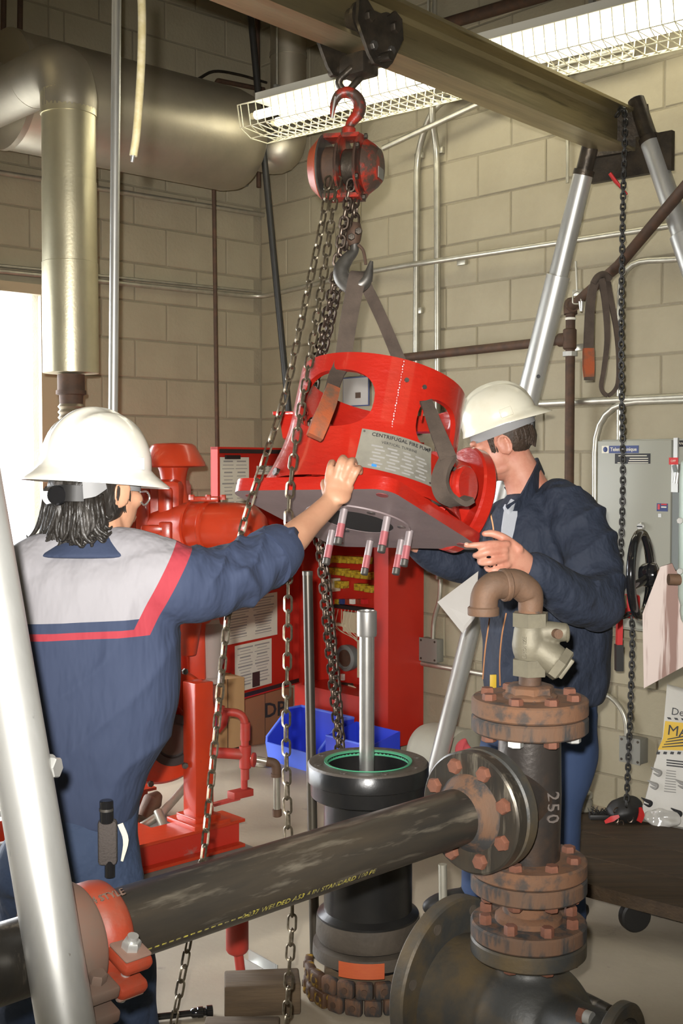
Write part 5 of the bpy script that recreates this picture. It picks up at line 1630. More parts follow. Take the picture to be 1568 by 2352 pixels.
# tee body
MB().lathe(TM, [(0.066, zb_), (0.068, TZ - 0.12), (0.070, TZ), (0.068, TZ + 0.12), (0.066, zt_)], 48).build('tee_body', 'tee', pa_)
MB().cyl(V((TX, TY, TZ)), V((TX, TY, TZ)) + pd * 0.15, 0.069, n=40).build('tee_branch', 'tee', pa_)
u_ = fl(zt_ - 0.036, zt_ - 0.001, 'tee_top_flange', 'rustflange')
bf = fl(zt_ + 0.001, zt_ + 0.038, 'blind_flange', 'rust', bore=0.0)
vbolts(zt_ + 0.038, 1, 8, 0.098, 'rustbolt', 0.013, 0.33, bf)
for k in range(8):
    a = 0.33 + 2 * PI * k / 8
    q = V((TX + 0.098 * math.cos(a), TY + 0.098 * math.sin(a), zt_ - 0.036))
    bright = k in (5, 7)
    MB().hexnut(q, -UP, 0.0165, 0.017, 0.3 + k, 0.002).build('bolt', 'galv' if bright else 'rustbolt', u_)
MB().lathe(TM, [(0.060, zt_ + 0.038), (0.058, zt_ + 0.046), (0.054, zt_ + 0.048), (0.052, zt_ + 0.062), (0.046, zt_ + 0.066), (0.026, zt_ + 0.066)], 8).build('reducing_bushing', 'rust', bf)
MB().lathe(TM, [(0.058, zt_ + 0.036), (0.060, zt_ + 0.044), (0.05, zt_ + 0.050)], 40).build('boss', 'rust', bf)
lf = fl(zb_ + 0.001, zb_ + 0.036, 'tee_bottom_flange', 'rust')
vbolts(zb_ + 0.036, 1, 8, 0.100, 'rustbolt', 0.013, 0.35, lf)
l2_ = fl(zb_ - 0.037, zb_ - 0.001, 'spool_top_flange', 'rustflange')
vbolts(zb_ - 0.037, -1, 8, 0.100, 'rustbolt', 0.014, 0.35, l2_)
zc_ = 0.478
MB().cyl(V((TX, TY, zb_ - 0.036)), V((TX, TY, zc_ + 0.03)), 0.057, n=40).build('spool_neck', 'rust', pa_)
MB().lathe(TM, [(0.074, zc_ + 0.036), (0.073, zc_ + 0.048), (0.06, zc_ + 0.056)], 44).build('spool_collar', 'rust', pa_)
l3_ = fl(zc_ + 0.001, zc_ + 0.037, 'spool_bottom_flange', 'rustflange')
vbolts(zc_ + 0.037, 1, 8, 0.101, 'rustbolt', 0.020, 0.25, l3_, 0.0145)
l4_ = fl(zc_ - 0.037, zc_ - 0.001, 'casting_top_flange', 'casting')
vbolts(zc_ - 0.037, -1, 8, 0.101, 'rustbolt', 0.010, 0.25, l4_)
# big elbow casting below, its large flange to the left and a small outlet right
bz = 0.275
cst = MB()
cst.lathe(TM, [(0.070, zc_ - 0.03), (0.069, zc_ - 0.07), (0.078, zc_ - 0.11), (0.105, zc_ - 0.15), (0.13, zc_ - 0.19), (0.13, zc_ - 0.26)], 40)
bc = V((TX, TY, bz))
cst.ball(bc, 0.150, 0.150, 0.150, 32, 20)
bgd = V((-0.72, 0.69, 0)).normalized()
cst.lathe(mx(bc, bgd), [(0.10, -0.02), (0.145, 0.06), (0.150, 0.16), (0.150, 0.225)], 40)
od = V((0.72, -0.69, 0)).normalized()
oc = P(1432, 2395, 2.34)
cst.tube([bc, bc + (oc - bc) * 0.5, oc], [0.11, 0.07, 0.045], 24)
me = remesh(cst, 0.008, 3)
c = recentre(me)
put('elbow_casting', me, 'casting', c, pa_, label='dark cast-iron elbow body')
bf_o = V((TX, TY, 0.305)) + bgd * 0.195
lgf = MB().lathe(mx(bf_o, bgd), [(0.08, 0), (0.197, 0), (0.202, 0.005), (0.202, 0.034), (0.197, 0.039), (0.08, 0.039)], 72).build('large_flange', 'casting', pa_)
bx1, by1, _b = frame(bgd, UP)
for k in range(8):
    a = 2 * PI * k / 8 + 0.32
    q = bf_o + (bx1 * math.cos(a) + by1 * math.sin(a)) * 0.172
    MB().cyl(q - bgd * 0.0015, q + bgd * 0.0405, 0.0125, n=18).build('bolt_hole', 'blackflange', lgf)
sf = MB().lathe(mx(oc - od * 0.02, od), [(0.02, 0), (0.074, 0), (0.078, 0.004), (0.078, 0.022), (0.074, 0.026), (0.05, 0.026), (0.05, 0.004)], 40).build('small_flange', 'casting', pa_)
MB().tube([oc, oc + od * 0.08, P(1640, 2395, 2.25)], 0.022, 14).build('drain_pipe', 'elbow', pa_)
q = P(1330, 2330, 2.40)
MB().hexnut(q, od, 0.016, 0.014, 0.2, 0.002).build('bolt', 'rustbolt', pa_)
MB().cyl(q + od * 0.014, q + od * 0.03, 0.014, n=14).build('washer', 'galv', pa_)
# side pipe: paired flanges and long black spool
tc_ = V((TX, TY, TZ))
def pfl(s0, s1, name, m, bore=0.05):
    e = 0.004
    return MB().lathe(mx(tc_, pd), [(bore, s0), (0.127 - e, s0), (0.127, s0 + e), (0.127, s1 - e), (0.127 - e, s1), (bore, s1)], 64).build(name, m, pa_)
bfl = pfl(0.138, 0.172, 'tee_side_flange', 'casting')
sfl = pfl(0.175, 0.208, 'pipe_flange', 'blackiron')
sx1, sy1, _s1 = frame(pd, UP)
for k in range(8):
    a = 2 * PI * k / 8 + 0.35
    q = tc_ + (sx1 * math.cos(a) + sy1 * math.sin(a)) * 0.099 + pd * 0.208
    MB().hexnut(q, pd, 0.0165, 0.013, 0.4 + 0.3 * k, 0.003).build('bolt', 'rustbolt', sfl)
MB().lathe(mx(tc_, pd), [(0.082, 0.206), (0.078, 0.214), (0.066, 0.228), (0.0585, 0.246), (0.056, 0.25)], 48).build('flange_hub', 'rustflange', sfl)
q = tc_ + (sx1 * -0.118 + sy1 * -0.02) + pd * 0.20
ql = tc_ + pd * 0.205 + bx1 * -0.105 + by1 * 0.055
lend = P(236, 2138, 1.80)
Lp = (V((lend.x, lend.y, TZ)) - tc_).dot(pd)
pend = tc_ + pd * (Lp + 0.62)
put('side_pipe', MB().cyl(V((0, 0, 0)), V((0, 0, Lp - 0.252)), 0.0573, n=56).mesh('side_pipe', 40), 'blackiron', tc_ + pd * 0.24, pa_, label='long scuffed black steel pipe', rot=mx((0, 0, 0), pd).to_3x3())
MB().cyl(tc_ + pd * (Lp + 0.012), pend, 0.0573, n=48).build('side_pipe_stub', 'blackiron', pa_)
# stencil along the side pipe, in yellow
ycol = mat('yellow_stencil', (0.42, 0.36, 0.05), 0.6, col2=(0.10, 0.085, 0.05), scale=30, mix=(0.42, 0.56))
def pipe_text(s, size, s_at, ang, m, parent, sp=1.0):
    me = text_mesh(s, size, 0.0, True, sp, 'LEFT')
    nd_ = -pd                                        # reading direction: left to right in the view
    vs = []
    for v in me.vertices:
        a = ang + v.co.y / 0.0573
        rad = UP * math.sin(a) + V((pd.y, -pd.x, 0)).normalized() * math.cos(a) * SGN
        vs.append(tc_ + pd * (s_at) + nd_ * v.co.x + rad * 0.0578)
    c = sum(vs, V((0, 0, 0))) / len(vs)
    for v, w in zip(me.vertices, vs):
        v.co = w - c
    me.materials.clear()
    return put('stencil', me, m, c, parent)
perp = V((pd.y, -pd.x, 0)).normalized()
SGN = 1 if perp.y < 0 else -1
spp = [o for o in bpy.data.objects if o.name.startswith('side_pipe')][0]
pipe_text('0.237 WELDED A53 4 IN STANDARD 100 PE', 0.016, 0.86, -0.52, ycol, spp, 1.05)
dsh = MB()
for k in range(16):
    a = -0.52
    rad = UP * math.sin(a) + perp * SGN * math.cos(a)
    q = tc_ + pd * (1.06 - k * 0.014) + rad * 0.0575
    dsh.box(mx(q, rad, UP), 0.0022, 0.008, 0.001)
dsh.build('stencil_dashes', ycol, spp, 0)
# embossed rating on the tee
emb = put_text('250', 0.042, V((TX + 0.004, TY - 0.0705, P(1254, 1858, 2.53).z)) + V((0.036, 0.010, 0)), V((0, 0, -1)), V((0.92, 0.36, 0)), mat('worn_emboss', (0.20, 0.17, 0.15), 0.5, 0.5), [o for o in bpy.data.objects if o.name == 'tee_body'][0], 'rating_mark', 0.002, False, 1.15)
# grooved coupling
cpl = MB()
ck = tc_ + pd * Lp
MB().lathe(mx(ck - pd * 0.027, pd), [(0.057, 0), (0.070, 0), (0.078, 0.008), (0.080, 0.020), (0.080, 0.036), (0.077, 0.047), (0.069, 0.054), (0.057, 0.054)], 56).build('grooved_coupling', 'orange', pa_, label='orange-red grooved pipe coupling')
cpo = [o for o in bpy.data.objects if o.name == 'grooved_coupling'][0]
lug_dir = (perp * SGN * 0.95 - UP * 0.30).normalized()      # lug side, facing the viewer
lc = ck + lug_dir * 0.092
upv = (UP - lug_dir * lug_dir.dot(UP)).normalized()
for sg in (1, -1):
    lp = lc + upv * (0.021 * sg)
    MB().box(mx(lp, upv, lug_dir), 0.060, 0.052, 0.022, 0.009).build('bolt_lug', 'orange', cpo)
    MB().box(mx(lp + upv * (0.013 * sg), upv, lug_dir), 0.048, 0.046, 0.006, 0.003).build('lug_face', mat('pale_lug_face', (0.20, 0.12, 0.088), 0.7), cpo)
MB().cyl(lc - upv * 0.055, lc + upv * 0.055, 0.0075, n=14).build('coupling_bolt', 'galv', cpo)
MB().hexnut(lc + upv * 0.036, upv, 0.0145, 0.014, 0.3, 0.003).build('coupling_nut', 'galv', cpo)
MB().cyl(lc + upv * 0.05, lc + upv * 0.058, 0.0085, n=12).build('bolt_end', 'galv', cpo)
me_t = put_text('4 STYLE', 0.017, ck + (UP * 0.86 + perp * SGN * 0.50).normalized() * 0.0805 + pd * 0.0, -pd, (UP * 0.5 - perp * SGN * 0.86), 'dustcoup', cpo, 'cast_lettering', 0.001)
MB().lathe(mx(ck + pd * 0.030, pd), [(0.057, 0), (0.086, 0.0), (0.090, 0.006), (0.090, 0.05), (0.084, 0.058), (0.06, 0.060)], 48).build('end_fitting', 'dustcoup', pa_)
for sg in (1, -1):
    lp = ck + pd * 0.055 + (perp * SGN * 0.85 - UP * 0.52).normalized() * 0.105 + UP * (0.018 * sg)
    MB().box(mx(lp, upv, lug_dir), 0.055, 0.05, 0.020, 0.004).build('fitting_lug', 'dustcoup', pa_)
    MB().hexnut(lp + upv * 0.010 * sg, upv * sg, 0.014, 0.014, 0.1, 0.003).build('fitting_nut', 'dustcoup', pa_)
MB().lathe(mx(ck + pd * 0.44, pd), [(0.057, 0), (0.075, 0.004), (0.080, 0.02), (0.075, 0.05), (0.057, 0.054)], 40).build('far_coupling', 'orange', pa_)
# nipple, Y check valve, two street elbows on top
nz0 = zt_ + 0.064
MB().cyl(V((TX, TY, nz0)), V((TX, TY, nz0 + 0.04)), 0.0245, n=28).build('nipple', 'rustpipe', pa_)
v0 = P(1214, 1548, 2.6).z
v1 = P(1214, 1415, 2.6).z
vlv = MB()
def vhex(z0, z1, r):
    return MB().prism(Matrix.Translation(V((TX, TY, z0))), [(r * math.cos(PI / 3 * i + 0.25), r * math.sin(PI / 3 * i + 0.25)) for i in range(6)], z1 - z0)
VM = Matrix.Translation(V((TX, TY, 0)))
vl = MB()
vl.lathe(VM, [(0.026, v0 + 0.004), (0.030, v0 + 0.028), (0.037, v0 + 0.045), (0.040, (v0 + v1) / 2), (0.036, v1 - 0.03), (0.030, v1 - 0.012)], 28)
yb = V((TX, TY, (v0 + v1) / 2 + 0.005))
yd = V((0.80, -0.18, -0.57)).normalized()
vl.cyl(yb, yb + yd * 0.070, 0.035, n=28)
yt = V((TX, TY, (v0 + v1) / 2 + 0.024))
vl.tube([yt, yt + V((0.045, -0.012, 0.008)), yt + V((0.078, -0.018, 0.006))], [0.030, 0.022, 0.020], 20)
me = remesh(vl, 0.0035, 4)
c = recentre(me)
cv = put('check_valve', me, 'bronze', c, pa_, label='grey bronze Y-pattern check valve')
vhex(v0 - 0.002, v0 + 0.034, 0.040).build('lower_hex', 'bronze', cv, 25)
vhex(v1 - 0.022, v1 + 0.008, 0.041).build('upper_hex', 'bronze', cv, 25)
MB().hexnut(yb + yd * 0.068, yd, 0.040, 0.022, 0.2, 0.004).build('bonnet_cap', 'bronze', cv, 25)
MB().box(mx(yb + yd * 0.094, yd), 0.050, 0.016, 0.012, 0.003).build('cap_lug', 'bronze', cv)
q = yt + V((0.050, -0.030, 0.006))
MB().cyl(q, q + V((0.004, -0.014, 0)), 0.0105, n=14).build('hinge_pin', 'elbow', cv)
MB().cyl(yt + V((0.074, -0.018, 0.004)), yt + V((0.080, -0.018, 0.004)), 0.020, n=16, bev=0.003).build('body_plug', 'bronze', cv)
put_text('BRONZE', 0.012, V((TX - 0.018, TY - 0.0375, (v0 + v1) / 2 + 0.0)), V((0, 0, 1)), V((-0.85, 0.35, 0)), 'bronze', cv, 'cast_lettering', 0.0015)
et = P(1214, 1345, 2.6).z
eL = P(1165, 1350, 2.57)
MB().cyl(V((TX, TY, v1 + 0.004)), V((TX, TY, v1 + 0.02)), 0.0265, n=24).build('elbow_collar', 'rust', pa_)
p0 = V((TX, TY, v1 + 0.012)); p1 = V((TX, TY, et - 0.01))
bnd = V((P(1178, 1358, 2.58)))
el1 = MB().tube(curve([p0, V((TX, TY, v1 + 0.04)), V((TX - 0.008, TY - 0.003, et - 0.012)), V((TX - 0.034, TY - 0.012, et + 0.006)), V((TX - 0.058, TY - 0.02, et + 0.004))], 6), lerpl([0.0265, 0.028, 0.031, 0.031, 0.033], 6), 28)
el1.build('elbow', 'elbow', pa_)
MB().cyl(V((TX - 0.052, TY - 0.018, et + 0.004)), V((TX - 0.066, TY - 0.023, et + 0.003)), 0.036, n=28, bev=0.003).build('elbow_band', 'elbow', pa_)
el2 = MB().tube(curve([V((TX - 0.058, TY - 0.021, et + 0.003)), V((TX - 0.085, TY - 0.031, et + 0.002)), V((TX - 0.103, TY - 0.037, et - 0.016)), V((TX - 0.107, TY - 0.038, et - 0.048))], 6), lerpl([0.030, 0.031, 0.030, 0.030], 6), 28)
el2.build('elbow', 'elbow', pa_)
ring_o = V((TX - 0.107, TY - 0.038, et - 0.060))
MB().ring(Matrix.Translation(ring_o), [(0.024, 0), (0.033, 0), (0.034, 0.003), (0.034, 0.016), (0.031, 0.019), (0.024, 0.016)], 32).build('elbow_band', 'elbow', pa_)
# ================================================================ PEOPLE
def tubep(mb, pts, n=16, sub=4):
    """pts: (px, py, depth, rx[, ry]) -> closed smooth limb"""
    c = [P(p[0], p[1], p[2]) for p in pts]
    r = [(p[3], p[4] if len(p) > 4 else p[3]) for p in pts]
    mb.tube(curve(c, sub), lerpl(r, sub), n)
    for q, rr in ((c[0], r[0]), (c[-1], r[-1])):
        mb.ball(q, min(rr) * 0.98, min(rr) * 0.98, min(rr) * 0.98, 14, 10)
    return mb
def rings(mb, rows, n=40, sub=4, yaw=0.0):
    """torso-like loft: rows of (px, py, depth, half width m, half depth m)"""
    cs = [P(r[0], r[1], r[2]) for r in rows]
    cs = curve(cs, sub)
    rad = lerpl([(r[3], r[4]) for r in rows], sub)
    k0 = len(mb.v)
    cy, sy = math.cos(yaw), math.sin(yaw)
    for c, (a, b) in zip(cs, rad):
        for i in range(n):
            t = 2 * PI * i / n
            e_ = 0.86
            x = a * math.copysign(abs(math.cos(t)) ** e_, math.cos(t))
            y = b * math.copysign(abs(math.sin(t)) ** e_, math.sin(t))
            mb.v.append(c + V((x * cy - y * sy, x * sy + y * cy, 0)))
    m_ = len(cs)
    for j in range(m_ - 1):
        for i in range(n):
            i2 = (i + 1) % n
            mb.f.append((k0 + j * n + i, k0 + j * n + i2, k0 + (j + 1) * n + i2, k0 + (j + 1) * n + i))
    mb.f.append(tuple(k0 + i for i in reversed(range(n))))
    mb.f.append(tuple(k0 + (m_ - 1) * n + i for i in range(n)))
    return mb
def head(mb, c, f, u):
    """skull, face, nose, ears; c: head centre, f: facing, u: up of the head"""
    f = V(f).normalized(); r = f.cross(V(u)).normalized(); u = r.cross(f).normalized()
    hm = Matrix((r, f, u)).transposed().to_4x4(); hm.translation = c
    def el(x, y, z, a, b, d, n=24, k=16, rot=None):
        m = hm @ Matrix.Translation(V((x, y, z)))
        if rot is not None:
            m = m @ rot
        mb.ball(m, a, b, d, n, k)
    el(0, -0.012, 0.022, 0.077, 0.096, 0.098)
    el(0, 0.030, -0.030, 0.064, 0.066, 0.088)
    el(0, 0.022, -0.066, 0.052, 0.062, 0.050)
    el(0, 0.070, -0.098, 0.026, 0.020, 0.020)
    for s in (-1, 1):
        el(s * 0.042, 0.060, -0.018, 0.024, 0.026, 0.022)
        el(s * 0.043, 0.028, -0.074, 0.013, 0.034, 0.020)
        el(s * 0.030, 0.084, 0.026, 0.026, 0.012, 0.010)
    a, b, d = hm @ V((0, 0.092, 0.020)), hm @ V((0, 0.112, -0.018)), hm @ V((0, 0.104, -0.030))
    mb.tube(curve([a, b, d], 4), lerpl([0.008, 0.013, 0.011], 4), 10)
    el(0, 0.098, -0.056, 0.022, 0.008, 0.006)
    el(0, 0.095, -0.066, 0.019, 0.008, 0.006)
    for s in (-1, 1):
        rot = Matrix.Rotation(-s * 0.35, 4, 'Z') @ Matrix.Rotation(-0.20, 4, 'X')
        el(s * 0.079, -0.006, -0.012, 0.009, 0.019, 0.033, 16, 12, rot)
        ring = []
        for k in range(15):
            t = math.radians(-60 + 300 * k / 14)
            ring.append(hm @ V((s * (0.086 + 0.004 * math.sin(t)), -0.008 - 0.020 * math.cos(t) * 1.0, -0.010 + 0.031 * math.sin(t))))
        mb.tube(ring, 0.0042, 8)
    return hm, r, f, u
def hard_hat(c, f, u, full_brim, m, parent, tilt=None, H=0.132, ax_=0.108, ay_=0.130):
    """white safety helmet with ridges; c: centre of the brim plane"""
    f = V(f).normalized(); r = f.cross(V(u)).normalized(); u = r.cross(f).normalized()
    hm = Matrix((r, f, u)).transposed().to_4x4(); hm.translation = c
    NT = 96
    vs, fs = [], []
    K = 15
    for j in range(K + 1):
        ph = PI / 2 * j / K
        for i in range(NT):
            t = 2 * PI * i / NT
            x = ax_ * math.sin(ph) ** 0.90 * math.cos(t); y = ay_ * math.sin(ph) ** 0.90 * math.sin(t)
            z = 0.018 + (H - 0.018) * math.cos(ph) ** 0.92
            k1 = max(0.0, math.cos(ph)) ** 0.45
            for x0, w, hgt in ((0, 0.016, 0.009), (-0.045, 0.007, 0.004), (0.045, 0.007, 0.004)):
                z += hgt * k1 * math.exp(-((x - x0) / w) ** 4) * (1 if x0 == 0 else (1 if abs(y) < 0.10 else 0.3))
            vs.append((x, y, z))
    bw = []
    for q in (0.25, 0.6, 1.0):
        for i in range(NT):
            t = 2 * PI * i / NT
            ct, st = math.cos(t), math.sin(t)
            if full_brim:
                w = 0.030 + 0.020 * max(0, st) ** 2 + 0.012 * max(0, -st) ** 2
                drop = 0.034
            else:
                vis = max(0.0, st) ** 1.2
                w = 0.006 + 0.040 * vis
                drop = 0.016 + 0.018 * vis
            vs.append(((ax_ + w * q) * ct, (ay_ + w * q) * st, 0.018 - drop * (q ** 0.85)))
    rows = K + 1 + 3
    for j in range(rows - 1):
        for i in range(NT):
            i2 = (i + 1) % NT
            fs.append((j * NT + i, j * NT + i2, (j + 1) * NT + i2, (j + 1) * NT + i))
    n = len(vs)
    th = 0.0035
    vs2 = []
    for j in range(rows):
        for i in range(NT):
            x, y, z = vs[j * NT + i]
            if j <= K:
                s = 1 - th / 0.12
                vs2.append((x * s, y * s, z - th))
            else:
                vs2.append((x, y, z - th))
    fs += [tuple(q + n for q in reversed(fc)) for fc in fs]
    e = (rows - 1) * NT
    fs += [(e + i, e + (i + 1) % NT, n + e + (i + 1) % NT, n + e + i) for i in range(NT)]
    mb = MB().add([hm @ V(q) for q in vs + vs2], fs)
    ho_ = mb.build('hard_hat', m, parent, 60)
    for s in (-1, 1):
        q = hm @ V((s * (ax_ + 0.001), 0.02, 0.030))
        MB().box(mx(q, hm.to_3x3() @ V((s, 0, 0.1)), u), 0.028, 0.040, 0.006, 0.002).build('accessory_slot', m, ho_)
    return ho_, hm
def suspension(hm, parent, m='webbing'):
    mb = MB()
    for z0, z1, k in ((0.002, -0.030, 1.0),):
        pts = []
        NT = 48
        mbv = []
        for i in range(NT):
            t = 2 * PI * i / NT
            for z in (z0, z1):
                mb.v.append(hm @ V((0.090 * math.cos(t), 0.108 * math.sin(t), z)))
        for i in range(NT):
            i2 = (i + 1) % NT
            mb.f.append((2 * i, 2 * i2, 2 * i2 + 1, 2 * i + 1))
    mb.build('headband', m, parent, 60)
def fold(p, sc, amp, dirv=(1, 1, 1)):
    q = V((p.x * dirv[0], p.y * dirv[1], p.z * dirv[2])) * sc
    return amp * mnoise.noise(q)

# ---------------------------------------------------------------- left man, seen from behind
pm1 = thing('person', V((P(200, 2300, 2.6).x, 2.62, 0)), 'man in navy and grey work shirt and white full-brim hat, seen from behind', 'person')
hf = V((0.62, 0.78, -0.10)); hu = V((0.03, 0.02, 1))
hcn = P(228, 1122, 2.66)
b1 = MB()
HM1, hr1, hf1, hu1 = head(b1, hcn, hf, hu)
b1.tube(curve([hcn - hu1 * 0.02 - hf1 * 0.02, P(224, 1215, 2.64), P(214, 1275, 2.62), P(206, 1330, 2.62)], 4), lerpl([0.056, 0.058, 0.066, 0.085], 4), 20)
rings(b1, [(212, 1290, 2.62, 0.10, 0.07), (214, 1330, 2.62, 0.165, 0.09), (214, 1450, 2.62, 0.165, 0.095), (216, 1620, 2.62, 0.155, 0.095), (200, 1760, 2.62, 0.13, 0.09), (172, 1880, 2.62, 0.110, 0.085), (158, 1980, 2.62, 0.125, 0.09)], 28, 3)
# right arm, forearm bare
tubep(b1, [(370, 1335, 2.58, 0.055), (460, 1330, 2.63, 0.050), (560, 1312, 2.71, 0.046), (612, 1295, 2.76, 0.046)])
tubep(b1, [(606, 1300, 2.75, 0.045), (640, 1268, 2.79, 0.043), (678, 1232, 2.85, 0.0385), (716, 1196, 2.91, 0.032, 0.027), (752, 1162, 2.965, 0.029, 0.023), (764, 1148, 2.98, 0.030, 0.021)])
# left arm hanging forward, out of sight
tubep(b1, [(60, 1340, 2.60, 0.055), (40, 1480, 2.68, 0.048), (70, 1600, 2.80, 0.042), (140, 1560, 2.95, 0.034), (190, 1530, 3.02, 0.028)])
tubep(b1, [(190, 1530, 3.02, 0.03, 0.02), (222, 1515, 3.05, 0.032, 0.016)], 12)
for k in range(4):
    tubep(b1, [(218, 1500 + k * 12, 3.05, 0.009), (252, 1490 + k * 12, 3.07, 0.008), (262, 1505 + k * 12, 3.08, 0.007)], 8)
tubep(b1, [(200, 1510, 3.02, 0.011), (220, 1484, 3.03, 0.010), (240, 1480, 3.05, 0.009)], 8)
# legs
tubep(b1, [(215, 1970, 2.61, 0.070), (262, 2190, 2.585, 0.060), (285, 2380, 2.58, 0.055), (295, 2560, 2.60, 0.048), (300, 2660, 2.60, 0.040)], 20)
tubep(b1, [(92, 1970, 2.63, 0.070), (76, 2190, 2.64, 0.060), (70, 2380, 2.66, 0.055), (70, 2560, 2.68, 0.048), (70, 2640, 2.68, 0.040)], 20)
# right hand closed over the plate rim
def P3(t):
    return P(t[0], t[1], t[2])
pk = MB()
b1.ball(mx(P(776, 1128, 2.985), V((0.35, -0.6, 0.7)), V((0.2, 0, 1))), 0.044, 0.036, 0.017, 20, 12)
tubep(b1, [(760, 1152, 2.98, 0.028, 0.020), (776, 1126, 2.985, 0.036, 0.019), (784, 1104, 2.995, 0.038, 0.016)], 16)
fing1 = [((752, 1108, 2.990), (758, 1074, 2.995), (763, 1062, 3.035), (768, 1070, 3.065)),
         ((770, 1100, 2.985), (782, 1062, 2.985), (789, 1052, 3.025), (794, 1064, 3.06)),
         ((788, 1100, 2.985), (803, 1065, 2.980), (811, 1057, 3.02), (815, 1068, 3.05)),
         ((803, 1112, 2.990), (819, 1082, 2.980), (826, 1075, 3.015), (828, 1086, 3.04))]
rf = [(0.0105, 0.0102, 0.0092, 0.0078), (0.011, 0.0106, 0.0095, 0.008), (0.0106, 0.010, 0.009, 0.0078), (0.0095, 0.009, 0.008, 0.007)]
for fp, rr in zip(fing1, rf):
    tubep(b1, [(*q, r) for q, r in zip(fp, rr)], 12, 4)
tubep(b1, [(756, 1146, 3.0, 0.014), (748, 1124, 3.03, 0.0125), (744, 1112, 3.055, 0.0105), (744, 1106, 3.07, 0.009)], 12, 4)
me = remesh(b1, 0.0045, 3)
c = recentre(me)
put('body', me, 'skin', c, pm1)
# shirt
sh1 = MB()
rings(sh1, [(214, 1262, 2.62, 0.075, 0.065), (216, 1285, 2.62, 0.155, 0.095), (214, 1330, 2.615, 0.190, 0.118), (213, 1420, 2.61, 0.190, 0.126), (222, 1520, 2.61, 0.184, 0.130), (226, 1620, 2.61, 0.176, 0.130), (222, 1700, 2.61, 0.156, 0.126), (206, 1780, 2.61, 0.130, 0.116), (190, 1850, 2.615, 0.124, 0.112), (178, 1880, 2.62, 0.128, 0.110)], 56, 5)
tubep(sh1, [(330, 1330, 2.585, 0.082, 0.080), (400, 1342, 2.590, 0.088, 0.082), (470, 1340, 2.63, 0.082, 0.078), (540, 1322, 2.69, 0.076, 0.074), (600, 1290, 2.75, 0.069, 0.068), (640, 1262, 2.79, 0.060, 0.058)], 28, 5)
tubep(sh1, [(90, 1330, 2.60, 0.085), (50, 1400, 2.64, 0.078), (40, 1500, 2.69, 0.070), (60, 1600, 2.80, 0.062), (110, 1580, 2.90, 0.056)], 24, 5)
# shoulder slope
tubep(sh1, [(215, 1282, 2.62, 0.07), (300, 1290, 2.61, 0.075), (385, 1310, 2.60, 0.070)], 20, 4)
tubep(sh1, [(215, 1282, 2.62, 0.07), (130, 1292, 2.62, 0.075), (70, 1315, 2.61, 0.070)], 20, 4)
shp = P(385, 1330, 2.6); elp = P(640, 1265, 2.78)
arm_ax = (elp - shp).normalized()
def shirt_disp(p, n):
    d = 0.0
    s = (p - shp).dot(arm_ax)
    if s > 0.02:                       # folds running round the bunched sleeve
        q = p - shp - arm_ax * s
        ang = math.atan2(q.z, q.y)
        k = min(1, (s - 0.02) / 0.08)
        d += k * 0.012 * ((1 - abs(math.sin(s * 30 + 1.1 * math.sin(ang * 2 + s * 9) + 0.9 * ang + 1.5 * mnoise.noise(p * 9)))) ** 1.6 - 0.3)
        d += k * fold(p, 22, 0.006)
    else:
        d += fold(p, 7, 0.008, (1.0, 1.0, 0.7))
        lowz = max(0.0, 1.25 - p.z)
        # diagonal drag folds from the armpit to the waist
        t = p.z * 0.75 - p.x * 0.85
        d += 0.014 * ((1 - abs(math.sin(t * 22 + 1.6 * mnoise.noise(p * 4)))) ** 2 - 0.25) * min(1, max(0, (1.30 - p.z) / 0.2)) * (0.4 + 0.6 * abs(mnoise.noise(p * 3)))
    return d
me = remesh(sh1, 0.0075, 5, shirt_disp)
c = recentre(me)
shirt_mat, nt, bs = nodes_of('work_shirt')
N, L = nt.nodes, nt.links
tcn = N.new('ShaderNodeTexCoord')
def plane_node(p0, nvec):
    """signed distance to a seam plane, in the shirt's own coordinates"""
    d = N.new('ShaderNodeVectorMath'); d.operation = 'DOT_PRODUCT'
    L.new(tcn.outputs['Object'], d.inputs[0])
    d.inputs[1].default_value = tuple(nvec)
    s = N.new('ShaderNodeMath'); s.operation = 'SUBTRACT'
    L.new(d.outputs['Value'], s.inputs[0])
    s.inputs[1].default_value = (V(p0) - c).dot(V(nvec))
    return s.outputs[0]
def gt(a, v):
    m_ = N.new('ShaderNodeMath'); m_.operation = 'GREATER_THAN'
    L.new(a, m_.inputs[0]); m_.inputs[1].default_value = v
    return m_.outputs[0]
def mul(a, b):
    m_ = N.new('ShaderNodeMath'); m_.operation = 'MULTIPLY'
    L.new(a, m_.inputs[0]); L.new(b, m_.inputs[1])
    return m_.outputs[0]
def inv(a):
    m_ = N.new('ShaderNodeMath'); m_.operation = 'SUBTRACT'
    m_.inputs[0].default_value = 1.0; L.new(a, m_.inputs[1])
    return m_.outputs[0]
def mixc(a, col, fac):
    m_ = N.new('ShaderNodeMix'); m_.data_type = 'RGBA'
    L.new(fac, m_.inputs['Factor'])
    if hasattr(a, 'is_output'):
        L.new(a, m_.inputs[6])
    else:
        m_.inputs[6].default_value = (*a, 1)
    m_.inputs[7].default_value = (*col, 1)
    return m_.outputs[2]
sa, sb = P(404, 1258, 2.53), P(304, 1440, 2.50)
tv = (sb - sa); tv.y = 0; tv.normalize()
n1 = V((-tv.z, 0, tv.x))
if n1.x < 0:
    n1 = -n1
n1 = (n1 + V((0, 0.18, 0))).normalized()
n2 = V((-0.045, 0, 1)).normalized()
d1 = plane_node(sa, n1)
hplane = plane_node(P(200, 1428, 2.50), n2)
torso_side = inv(gt(d1, 0.0))
stripe = mul(gt(d1, 0.0), inv(gt(d1, 0.036)))
navy, grey_, redc = (0.027, 0.039, 0.078), (0.265, 0.255, 0.268), (0.30, 0.028, 0.040)
